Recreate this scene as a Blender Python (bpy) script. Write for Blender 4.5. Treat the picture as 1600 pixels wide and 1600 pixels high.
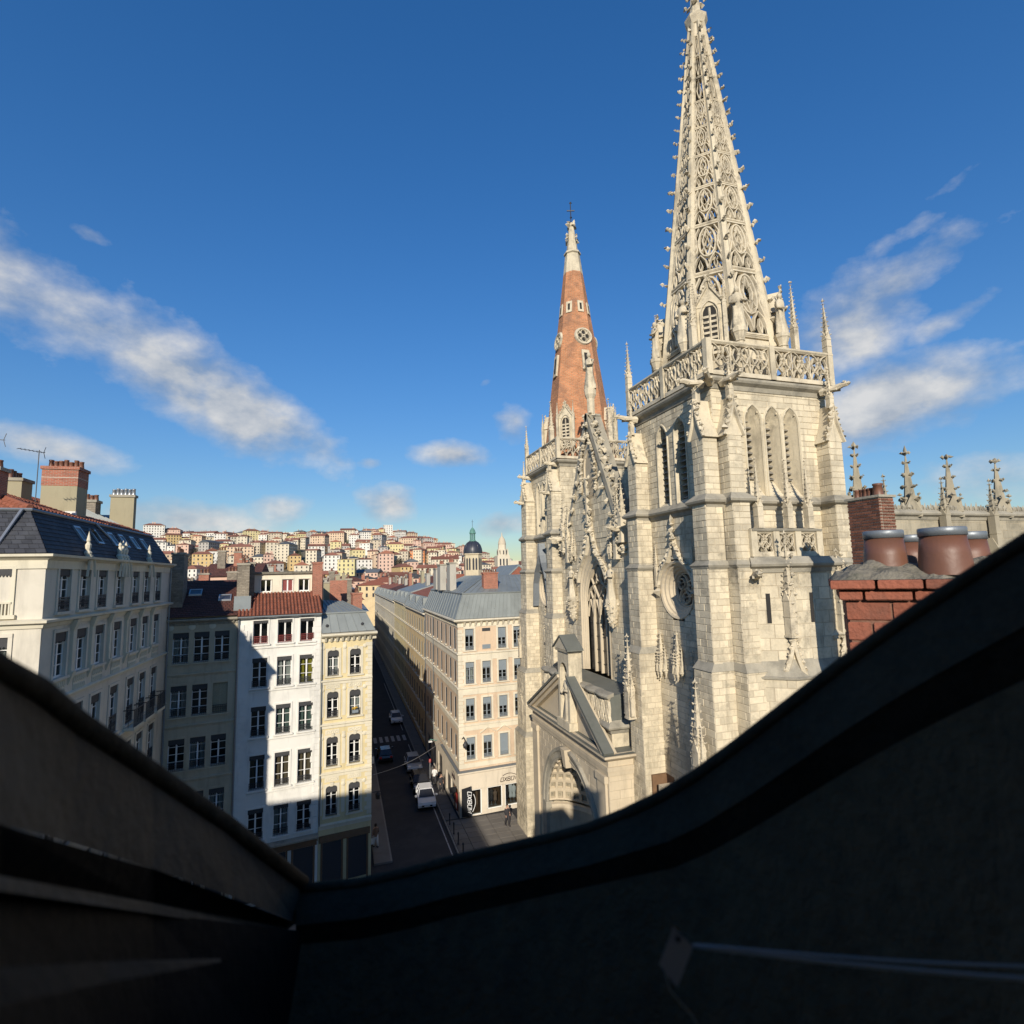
import bpy, math, random, time
import numpy as np
from mathutils import Matrix, Vector
T0 = time.time()
random.seed(7)
R = math.radians
scn = bpy.context.scene
for o in list(bpy.data.objects): bpy.data.objects.remove(o)
col = scn.collection

# ------------------------------------------------------------------ camera
FPX = 850.0; CX = CY = 800.0; HC = 22.0          # focal length in photo pixels, eye height
VA = (535.0, 904.0); ROLL = 0.0234               # vanishing point of the street, slope of the horizon
_n = np.array([ROLL, 1.0]) / math.hypot(ROLL, 1)
_p = math.atan(((np.array(VA) - [CX, CY]) @ _n) / FPX)
cUp = np.array([-_n[0]*math.cos(_p), -_n[1]*math.cos(_p), math.sin(_p)])
cY = np.array([(VA[0]-CX)/FPX, (VA[1]-CY)/FPX, 1.0]); cY -= cUp*(cY@cUp); cY /= np.linalg.norm(cY)
cX = np.cross(cY, cUp)
EYE = np.array([0, 0, HC])
def ray(x, y):
    d = np.array([(x-CX)/FPX, (y-CY)/FPX, 1.0]); return np.array([d@cX, d@cY, d@cUp])
def onZ(x, y, h=0.0): r = ray(x, y); return EYE + r*((h-HC)/r[2])
def onX(x, y, X): r = ray(x, y); return EYE + r*(X/r[0])
def onY(x, y, Y): r = ray(x, y); return EYE + r*(Y/r[1])
def onP(x, y, P, n):
    r = ray(x, y); n = np.array(n, float); return EYE + r*(((np.array(P, float)-EYE)@n)/(r@n))
def onV(x, y, P):
    r = ray(x, y); t = (P[0]*r[0]+P[1]*r[1])/(r[0]**2+r[1]**2); return np.array([P[0], P[1], HC+t*r[2]])
def atD(x, y, D): return EYE + ray(x, y)*D        # D metres along the optical axis
cam_d = bpy.data.cameras.new('camera'); cam = bpy.data.objects.new('camera', cam_d); col.objects.link(cam)
fwd = ray(CX, CY); rgt = ray(CX+FPX, CY)-fwd; dwn = ray(CX, CY+FPX)-fwd
M = Matrix(((rgt[0], -dwn[0], -fwd[0], 0), (rgt[1], -dwn[1], -fwd[1], 0), (rgt[2], -dwn[2], -fwd[2], HC), (0, 0, 0, 1)))
cam.matrix_world = M
cam_d.sensor_width = 36; cam_d.lens = 36*FPX/1600; cam_d.clip_start = 0.02; cam_d.clip_end = 6000
cam_d.dof.use_dof = True; cam_d.dof.focus_distance = 60; cam_d.dof.aperture_fstop = 4.5
scn.camera = cam
scn.render.resolution_x = scn.render.resolution_y = 1024

# ------------------------------------------------------------------ sky, sun, exposure
SUN = Vector((-0.317, -0.866, 0.386)).normalized()
EL = math.asin(SUN.z)
w = bpy.data.worlds.new('World'); scn.world = w; w.use_nodes = True
nt = w.node_tree; nt.nodes.clear()
def N(t, **k):
    n = nt.nodes.new(t)
    for a, b in k.items(): setattr(n, a, b)
    return n
def mth(op, a, b=None, c=None, clamp=False):
    n = nt.nodes.new('ShaderNodeMath'); n.operation = op; n.use_clamp = clamp
    for i, v in enumerate((a, b, c)):
        if v is None: continue
        if isinstance(v, (int, float)): n.inputs[i].default_value = v
        else: nt.links.new(v, n.inputs[i])
    return n.outputs[0]
tc = N('ShaderNodeTexCoord')
sky = N('ShaderNodeTexSky', sky_type='NISHITA'); sky.sun_disc = False
sky.sun_elevation = EL; sky.sun_rotation = math.atan2(SUN.x, SUN.y)
sky.altitude = 200; sky.air_density = 1.0; sky.dust_density = 0.0; sky.ozone_density = 2.4
hs = N('ShaderNodeHueSaturation'); hs.inputs['Saturation'].default_value = 1.31; hs.inputs['Hue'].default_value = 0.507; hs.inputs['Value'].default_value = 1.2
bw = N('ShaderNodeRGBToBW'); nt.links.new(sky.outputs[0], bw.inputs[0])
soft = N('ShaderNodeVectorMath'); soft.operation = 'SCALE'; nt.links.new(sky.outputs[0], soft.inputs[0]); nt.links.new(mth('DIVIDE', 1.0, mth('MULTIPLY_ADD', bw.outputs[0], 0.17, 1.0)), soft.inputs['Scale'])
nt.links.new(soft.outputs[0], hs.inputs['Color'])
sep = N('ShaderNodeSeparateXYZ'); nt.links.new(tc.outputs['Generated'], sep.inputs[0])
az = mth('ARCTAN2', sep.outputs[0], sep.outputs[1]); el = mth('ARCSINE', sep.outputs[2])
def noise(vec, scale, detail, rough, lac=2.0):
    n = N('ShaderNodeTexNoise'); n.inputs['Scale'].default_value = scale; n.inputs['Detail'].default_value = detail
    n.inputs['Roughness'].default_value = rough; n.inputs['Lacunarity'].default_value = lac
    nt.links.new(vec, n.inputs['Vector']); return n.outputs[0]
cv = N('ShaderNodeCombineXYZ')
nt.links.new(mth('MULTIPLY', az, 1.0), cv.inputs[0]); nt.links.new(mth('MULTIPLY', el, 1.5), cv.inputs[1])
nbig = noise(cv.outputs[0], 3.0, 2, 0.5); nfin = noise(cv.outputs[0], 6.5, 8, 0.57)
cv2 = N('ShaderNodeVectorMath'); cv2.operation = 'ADD'; cv2.inputs[1].default_value = (-0.018, 0.05, 0.0)
nt.links.new(cv.outputs[0], cv2.inputs[0]); nsh = noise(cv2.outputs[0], 6.5, 5, 0.55)
def azel(x, y):
    r = ray(x, y); r = r/np.linalg.norm(r); return math.atan2(r[0], r[1]), math.asin(r[2])
# cloud banks: (photo pixel of the middle, half length, half width in degrees, tilt in degrees, weight)
BANKS = [((10, 440), 10, 5, -18, .66), ((120, 500), 11, 4.6, -24, .68), ((250, 575), 12, 5.0, -28, .72), ((390, 645), 11, 4.6, -26, .76), ((480, 690), 6, 2.6, -24, .66), ((50, 690), 6.5, 1.8, -8, .60), ((1325, 520), 7, 5.0, 30, .86), ((1400, 445), 7, 2.6, 24, .68), ((1480, 500), 6, 1.6, 20, .60), ((1370, 625), 9, 4.6, 4, .84),
         ((1400, 375), 4.5, 1.6, 20, .42), ((700, 712), 5.5, 1.7, -2, .70), ((805, 665), 2.8, 3.4, 0, .62), ((612, 785), 3.8, 2.8, 0, .74), ((780, 822), 4.2, 1.9, 6, .72), ((430, 796), 5, 2.2, 4, .68), ((320, 812), 12, 2.4, 2, .66), ((1560, 735), 8, 3.0, 0, .52), ((140, 368), 2.4, 1.0, -10, .46), ((760, 597), 1.2, .6, 20, .42), ((580, 724), 1.8, .9, 0, .62), ((1480, 290), 3, 1.0, 15, .36),
         ((2300, 560), 16, 5, 5, .6), ((-900, 500), 18, 6, -8, .6)]
bias = None
for (px, hl, hw, tl, wt) in BANKS:
    a0, e0 = azel(*px); c, s = math.cos(R(tl)), math.sin(R(tl))
    da = mth('MULTIPLY', mth('SUBTRACT', az, a0), math.cos(e0)); de = mth('SUBTRACT', el, e0)
    u = mth('ADD', mth('MULTIPLY', da, c/R(hl)), mth('MULTIPLY', de, s/R(hl)))
    v = mth('ADD', mth('MULTIPLY', da, -s/R(hw)), mth('MULTIPLY', de, c/R(hw)))
    d2 = mth('ADD', mth('MULTIPLY', u, u), mth('MULTIPLY', v, v))
    g = mth('MULTIPLY', mth('EXPONENT', mth('MULTIPLY', d2, -1.0)), wt)
    bias = g if bias is None else mth('MAXIMUM', bias, g)
dens = mth('ADD', mth('ADD', mth('MULTIPLY', mth('SUBTRACT', nfin, 0.5), 1.25), mth('MULTIPLY', mth('SUBTRACT', nbig, 0.5), 0.3)), mth('SUBTRACT', bias, 0.33))
cover = mth('MULTIPLY', mth('POWER', mth('MULTIPLY', dens, 2.3, clamp=True), 1.0, clamp=True), 0.92)
lit = mth('ADD', mth('MULTIPLY', mth('SUBTRACT', nfin, nsh), 3.2), 0.44, clamp=True)
cr = N('ShaderNodeMixRGB'); cr.inputs[1].default_value = (1.9, 2.3, 2.9, 1); cr.inputs[2].default_value = (4.6, 4.55, 4.45, 1)
nt.links.new(lit, cr.inputs[0])
mx = N('ShaderNodeMixRGB'); nt.links.new(cover, mx.inputs[0]); nt.links.new(hs.outputs[0], mx.inputs[1]); nt.links.new(cr.outputs[0], mx.inputs[2])
bg = N('ShaderNodeBackground'); bg.inputs['Strength'].default_value = 0.15
nt.links.new(mx.outputs[0], bg.inputs['Color'])
wo = N('ShaderNodeOutputWorld'); nt.links.new(bg.outputs[0], wo.inputs[0])
sd = bpy.data.lights.new('sun', 'SUN'); sd.energy = 5.0; sd.angle = R(0.53); sd.color = (1.0, 0.91, 0.775)
so = bpy.data.objects.new('sun', sd); col.objects.link(so); so.rotation_euler = SUN.to_track_quat('Z', 'Y').to_euler(); so.location = (-40, -90, 80)
vs = scn.view_settings; vs.view_transform = 'Standard'; vs.look = 'None'; vs.gamma = 1.0; vs.exposure = 0.1; vs.use_curve_mapping = False
try: scn.cycles.max_bounces = 6; scn.cycles.transparent_max_bounces = 12
except Exception: pass

# ------------------------------------------------------------------ materials
MAT = {}
def mat(name, c, rough=.8, var=.12, vs=1.2, streak=0.0, dirt=None, dirt_amt=0.0, dirt_scale=.5, bump=.0, bscale=20., tint=.0, soot=0.0, metal=0., spec=.3, pattern=None, c2=None, pw=.22, ph=.07, mortar=.02, orand=0.0, fine=0.0):
    m = bpy.data.materials.new(name); m.use_nodes = True; nt = m.node_tree; nd = nt.nodes; L = nt.links
    b = nd['Principled BSDF']; b.inputs['Roughness'].default_value = rough; b.inputs['Metallic'].default_value = metal
    b.inputs['Specular IOR Level'].default_value = spec
    geo = nd.new('ShaderNodeNewGeometry'); pos = geo.outputs['Position']
    def nz(vec, sc, det=4, ro=.55):
        n = nd.new('ShaderNodeTexNoise'); n.inputs['Scale'].default_value = sc; n.inputs['Detail'].default_value = det; n.inputs['Roughness'].default_value = ro
        L.new(vec, n.inputs['Vector']); return n.outputs[0]
    def mm(op, a, bb, clamp=False):
        n = nd.new('ShaderNodeMath'); n.operation = op; n.use_clamp = clamp
        for i, v in enumerate((a, bb)):
            if isinstance(v, (int, float)): n.inputs[i].default_value = v
            else: L.new(v, n.inputs[i])
        return n.outputs[0]
    def mix(fac, a, bb, mode='MIX'):
        n = nd.new('ShaderNodeMixRGB'); n.blend_type = mode
        for i, v in enumerate((fac, a, bb)):
            if isinstance(v, (int, float)): n.inputs[i].default_value = v
            elif isinstance(v, tuple): n.inputs[i].default_value = v if len(v) == 4 else (*v, 1)
            else: L.new(v, n.inputs[i])
        return n.outputs[0]
    colr = (*c, 1); height = None
    if pattern:
        uv = nd.new('ShaderNodeUVMap'); bt = nd.new('ShaderNodeTexBrick')
        L.new(uv.outputs[0], bt.inputs['Vector']); bt.inputs['Scale'].default_value = 1.0
        bt.inputs['Brick Width'].default_value = pw; bt.inputs['Row Height'].default_value = ph
        bt.inputs['Mortar Size'].default_value = mortar*.5; bt.inputs['Mortar Smooth'].default_value = .2; bt.inputs['Bias'].default_value = 0.0
        k2 = tuple(min(1, x*.68) for x in c); bt.inputs['Color1'].default_value = (*c, 1); bt.inputs['Color2'].default_value = (*k2, 1)
        bt.inputs['Mortar'].default_value = (*(c2 or (.3, .27, .22)), 1); colr = bt.outputs[0]
        height = mm('SUBTRACT', 1.0, bt.outputs['Fac'])
    val = mm('ADD', mm('MULTIPLY', mm('SUBTRACT', nz(pos, vs, 6, .6), .5), var*3.0), 1.0)
    if fine: val = mm('ADD', val, mm('MULTIPLY', mm('SUBTRACT', nz(pos, vs*14, 3, .6), .5), fine*3))
    if tint:
        at = nd.new('ShaderNodeAttribute'); at.attribute_name = 'tint'
        val = mm('ADD', val, mm('MULTIPLY', at.outputs['Fac'], tint))
    if orand:
        oi = nd.new('ShaderNodeObjectInfo'); val = mm('ADD', val, mm('MULTIPLY', mm('SUBTRACT', oi.outputs['Random'], .5), 2*orand))
    cb = nd.new('ShaderNodeCombineColor')
    for i in range(3): L.new(val, cb.inputs[i])
    colr = mix(1.0, colr, cb.outputs[0], 'MULTIPLY')
    if streak or dirt:
        mp = nd.new('ShaderNodeMapping'); mp.inputs['Scale'].default_value = (1, 1, .16); L.new(pos, mp.inputs[0])
        if streak:
            f = mm('MULTIPLY', mm('SUBTRACT', nz(mp.outputs[0], 2.2, 5, .65), .52), 4.0, True)
            colr = mix(mm('MULTIPLY', f, streak), colr, (dirt or tuple(x*.35 for x in c)))
        if dirt_amt:
            f = mm('MULTIPLY', mm('SUBTRACT', nz(pos, dirt_scale, 6, .65), .5), 5.0, True)
            colr = mix(mm('MULTIPLY', f, dirt_amt), colr, dirt)
    if soot:
        f = mm('MULTIPLY', mm('SUBTRACT', nz(pos, 1.7, 8, .7), .505), 6.0, True)
        f = mm('MULTIPLY', f, mm('MULTIPLY', mm('SUBTRACT', nz(pos, .35, 3, .5), .37), 4.0, True))
        colr = mix(mm('MULTIPLY', f, soot), colr, (.075, .068, .055))
    L.new(colr, b.inputs['Base Color'])
    if bump:
        h = nz(pos, bscale, 5, .6)
        if height is not None: h = mm('ADD', mm('MULTIPLY', h, .5), mm('MULTIPLY', height, 1.5))
        bp = nd.new('ShaderNodeBump'); bp.inputs['Strength'].default_value = bump; bp.inputs['Distance'].default_value = .02
        L.new(h, bp.inputs['Height']); L.new(bp.outputs[0], b.inputs['Normal'])
    MAT[name] = m; return m
def glass_mat(name, tintc=(.55, .6, .62)):
    m = bpy.data.materials.new(name); m.use_nodes = True; nt = m.node_tree; nd = nt.nodes; L = nt.links; nd.remove(nd['Principled BSDF'])
    tr = nd.new('ShaderNodeBsdfTransparent'); tr.inputs[0].default_value = (*tintc, 1)
    gl = nd.new('ShaderNodeBsdfGlossy'); gl.inputs['Roughness'].default_value = .04; gl.inputs[0].default_value = (.9, .93, .95, 1)
    fr = nd.new('ShaderNodeFresnel'); fr.inputs[0].default_value = 1.55
    mxs = nd.new('ShaderNodeMixShader'); L.new(fr.outputs[0], mxs.inputs[0]); L.new(tr.outputs[0], mxs.inputs[1]); L.new(gl.outputs[0], mxs.inputs[2])
    L.new(mxs.outputs[0], nd['Material Output'].inputs[0]); MAT[name] = m

ST = (.58, .505, .365)
mat('stone', ST, .9, .17, .7, streak=.6, dirt=(.15, .13, .10), dirt_amt=.5, dirt_scale=.33, bump=.5, bscale=9, tint=.30, fine=.10, soot=.6)
mat('stone_carved', (.58, .505, .37), .9, .18, 1.6, streak=.45, dirt=(.15, .13, .10), dirt_amt=.5, dirt_scale=.9, bump=.6, bscale=14, fine=.12, soot=.75)
mat('stone_grey', (.33, .30, .235), .92, .22, 1.2, streak=.4, dirt=(.11, .105, .09), dirt_amt=.6, dirt_scale=.8, bump=.6, bscale=12, fine=.1)
mat('stone_warm', (.54, .455, .325), .9, .14, 1.0, streak=.35, dirt=(.17, .15, .12), dirt_amt=.35, dirt_scale=.5, bump=.4, bscale=9, tint=.16)
mat('stone_old', (.34, .30, .22), .92, .2, .6, streak=.6, dirt=(.08, .08, .065), dirt_amt=.7, dirt_scale=.4, bump=.5, bscale=9, tint=.18)
mat('mortar', (.41, .35, .255), .95, .2, 2.0, streak=.3, bump=.3)
mat('spire_brick', (.58, .23, .105), .9, .36, 1.1, streak=.5, dirt=(.20, .12, .085), dirt_amt=.65, fine=.18, dirt_scale=.7, bump=.7, bscale=14, pattern='b', pw=.40, ph=.13, mortar=.05, c2=(.46, .28, .16))
mat('brick_red', (.42, .13, .075), .88, .16, 2.0, dirt=(.15, .07, .05), dirt_amt=.3, dirt_scale=1.5, bump=.5, pattern='b', pw=.23, ph=.075, mortar=.02, c2=(.34, .27, .21))
mat('brick_gable', (.34, .115, .07), .88, .14, 1.0, dirt=(.14, .06, .05), dirt_amt=.3, dirt_scale=1.0, bump=.4, pattern='b', pw=.3, ph=.1, mortar=.02, c2=(.22, .10, .07))
mat('brick_solid', (.27, .092, .055), .88, .2, 6, dirt=(.10, .06, .045), dirt_amt=.55, dirt_scale=4, bump=.7, bscale=35, orand=.12, fine=.12)
mat('brick_dark', (.17, .07, .043), .88, .2, 4, dirt=(.05, .03, .025), dirt_amt=.55, dirt_scale=3, bump=.5, bscale=40, orand=.35, fine=.15)
mat('mortar_cap', (.20, .18, .14), .95, .35, 6, dirt=(.06, .065, .045), dirt_amt=.75, dirt_scale=7, bump=1.0, bscale=30, fine=.25)
mat('mortar_joint', (.46, .42, .34), .95, .2, 8, bump=.5, bscale=50)
mat('mortar_red', (.20, .105, .07), .95, .3, 8, bump=.5, bscale=50); mat('terracotta_pot', (.165, .072, .043), .5, .16, 5, streak=.4, dirt=(.10, .055, .04), dirt_amt=.3, dirt_scale=4, bump=.12, bscale=20, spec=.5)
mat('lead', (.20, .22, .235), .45, .15, 6, bump=.2, bscale=12, metal=.35, spec=.5, dirt=(.1, .1, .1), dirt_amt=.3)
mat('zinc', (.235, .255, .245), .55, .12, .7, streak=.35, dirt=(.14, .155, .15), dirt_amt=.4, dirt_scale=.5, bump=.1, bscale=5, metal=.1, spec=.5, tint=.12)
mat('lead_roof', (.15, .155, .135), .6, .14, .9, streak=.3, dirt=(.09, .10, .08), dirt_amt=.4, bump=.15, metal=.1)
mat('slate', (.048, .050, .058), .65, .2, 1.5, bump=.3, bscale=16, spec=.2, tint=.45, dirt=(.11, .115, .12), dirt_amt=.3, dirt_scale=.8)
mat('tile_red', (.30, .085, .045), .85, .18, 1.2, dirt=(.09, .05, .035), dirt_amt=.45, dirt_scale=1.0, bump=.4, bscale=14, pattern='b', pw=.24, ph=.32, mortar=.03, c2=(.10, .04, .03), tint=.25)
mat('tile_clay', (.275, .095, .055), .85, .16, 2.0, streak=.3, dirt=(.08, .045, .035), dirt_amt=.4, dirt_scale=1.2, bump=.5, bscale=16, tint=.3, orand=.14)
mat('tile_brown', (.15, .06, .045), .88, .22, .8, dirt=(.05, .035, .03), dirt_amt=.5, dirt_scale=.7, bump=.4, bscale=14, pattern='b', pw=.24, ph=.3, mortar=.04, c2=(.045, .025, .02), tint=.2)
mat('tile_far', (.25, .105, .07), .9, .25, .08, dirt=(.12, .07, .055), dirt_amt=.4, dirt_scale=.15, orand=.3)
mat('slate_far', (.10, .11, .12), .7, .2, .1, orand=.3)
def plaster(n, c, **k): mat(n, c, .9, .10, .5, streak=.42, dirt=tuple(x*.42 for x in c), dirt_amt=.30, dirt_scale=.35, bump=.15, bscale=12, **k)
plaster('pl_cream', (.60, .55, .45)); plaster('pl_white', (.70, .68, .62)); plaster('pl_yellow', (.62, .52, .30)); plaster('pl_trim', (.64, .585, .45))
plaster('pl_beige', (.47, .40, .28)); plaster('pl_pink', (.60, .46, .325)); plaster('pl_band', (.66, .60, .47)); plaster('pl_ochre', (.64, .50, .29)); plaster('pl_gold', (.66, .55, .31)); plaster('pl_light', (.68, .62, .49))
plaster('pl_grey', (.40, .375, .32)); plaster('pl_olive', (.33, .29, .19)); plaster('shop_cream', (.62, .545, .43)); plaster('pl_rose', (.60, .40, .30))
mat('rubble', (.30, .26, .20), .95, .3, 1.4, dirt=(.09, .08, .07), dirt_amt=.6, dirt_scale=1.2, bump=.9, bscale=6, fine=.2, pattern='b', pw=.27, ph=.12, mortar=.03, c2=(.24, .205, .16))
mat('frame_white', (.74, .73, .69), .5, .05, 3); mat('frame_maroon', (.22, .05, .045), .6, .1, 3); mat('frame_grey', (.24, .27, .29), .6, .06, 2); mat('shutter_grey', (.20, .235, .26), .6, .08, 2)
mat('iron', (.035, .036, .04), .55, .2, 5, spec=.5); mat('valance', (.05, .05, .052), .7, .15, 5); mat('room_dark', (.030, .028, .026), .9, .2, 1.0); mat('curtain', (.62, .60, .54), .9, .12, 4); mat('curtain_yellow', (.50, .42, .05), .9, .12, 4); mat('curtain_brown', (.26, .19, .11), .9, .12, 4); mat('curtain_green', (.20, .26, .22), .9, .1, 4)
mat('louver', (.22, .20, .165), .85, .2, 2); mat('leaded_glass', (.095, .085, .072), .35, .25, 2, bump=.4, bscale=10, spec=.5, pattern='b', pw=.22, ph=.30, mortar=.03, c2=(.035, .033, .03))
mat('asphalt', (.038, .038, .040), .9, .25, .5, dirt=(.09, .085, .08), dirt_amt=.35, dirt_scale=.4, bump=.35, bscale=60); mat('paving', (.17, .155, .135), .88, .16, .7, dirt=(.09, .08, .07), dirt_amt=.4, dirt_scale=.5, bump=.3, bscale=30, orand=.1, tint=.2); mat('kerb_stone', (.24, .225, .2), .88, .15, 2, bump=.3); mat('road_paint', (.42, .41, .39), .8, .25, 5, dirt=(.06, .06, .06), dirt_amt=.8, dirt_scale=4)
mat('car_white', (.72, .72, .72), .22, .03, 2, spec=.6); mat('car_dark', (.02, .021, .025), .25, .1, 2, spec=.6); mat('rubber', (.02, .02, .02), .8, .2, 5); mat('chrome', (.55, .56, .58), .2, .05, 5, metal=.9); mat('lamp_lens', (.7, .7, .68), .15, .05, 5, spec=.6); mat('tail_red', (.35, .015, .012), .3, .05, 4)
mat('copper_green', (.115, .26, .215), .75, .2, 1.5, streak=.3, dirt=(.05, .09, .08), dirt_amt=.4, dirt_scale=.8); mat('dome_slate', (.033, .037, .05), .42, .15, .8, spec=.5, tint=.2); mat('tower_cream', (.55, .47, .32), .9, .1, .6, streak=.3)
mat('cloth_dark', (.035, .034, .038), .9, .15, 8); mat('cloth_white', (.62, .62, .6), .9, .1, 8); mat('cloth_brown', (.20, .13, .09), .9, .1, 8); mat('skin', (.45, .27, .19), .6, .05, 8); mat('hair', (.03, .02, .015), .6, .1, 8)
mat('sign_black', (.012, .013, .016), .5, .05, 3); mat('sign_white', (.75, .75, .73), .5, .03, 3); mat('sign_red', (.45, .05, .04), .5, .05, 3); mat('letter_dark', (.035, .02, .02), .5, .05, 3); mat('wood_brown', (.17, .10, .055), .7, .2, 3, bump=.2); mat('metal_grey', (.35, .36, .37), .35, .1, 4, metal=.6)
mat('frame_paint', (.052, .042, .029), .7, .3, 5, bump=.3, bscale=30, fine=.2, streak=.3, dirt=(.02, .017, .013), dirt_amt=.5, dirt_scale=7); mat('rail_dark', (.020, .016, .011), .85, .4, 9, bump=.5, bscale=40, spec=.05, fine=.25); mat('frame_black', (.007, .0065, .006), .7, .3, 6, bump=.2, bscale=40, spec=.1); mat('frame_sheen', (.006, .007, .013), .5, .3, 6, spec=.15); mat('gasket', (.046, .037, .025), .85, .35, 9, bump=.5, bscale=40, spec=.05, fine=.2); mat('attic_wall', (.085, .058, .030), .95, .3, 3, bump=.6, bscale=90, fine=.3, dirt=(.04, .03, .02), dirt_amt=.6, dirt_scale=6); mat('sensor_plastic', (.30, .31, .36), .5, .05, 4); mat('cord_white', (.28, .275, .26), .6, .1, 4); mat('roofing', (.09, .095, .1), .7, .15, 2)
mat('leaf', (.055, .07, .03), .85, .3, .4, orand=.25); mat('leaf_bare', (.13, .11, .08), .9, .3, .5); mat('bark', (.07, .055, .04), .9, .2, 3); mat('terrain', (.14, .125, .09), .95, .3, .03)
mat('pane_far', (.035, .036, .04), .7, .3, .3, spec=.05); mat('dark_window', (.045, .045, .05), .3, .3, .05, spec=.5); mat('shutter_far', (.34, .30, .25), .8, .15, .05); mat('flower', (.65, .40, .04), .8, .2, 9)
glass_mat('glass')
FAR = {}
for k, c in dict(cream=(.60, .53, .40), white=(.66, .63, .56), yellow=(.62, .53, .28), ochre=(.58, .42, .20), orange=(.58, .23, .09), pink=(.58, .40, .31), peach=(.60, .45, .31), grey=(.40, .37, .33), beige=(.50, .43, .32), lemon=(.60, .53, .27)).items():
    FAR[k] = mat('far_'+k, c, .9, .08, .05, streak=.25, dirt=tuple(x*.5 for x in c), dirt_amt=.15, dirt_scale=.12)

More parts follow.
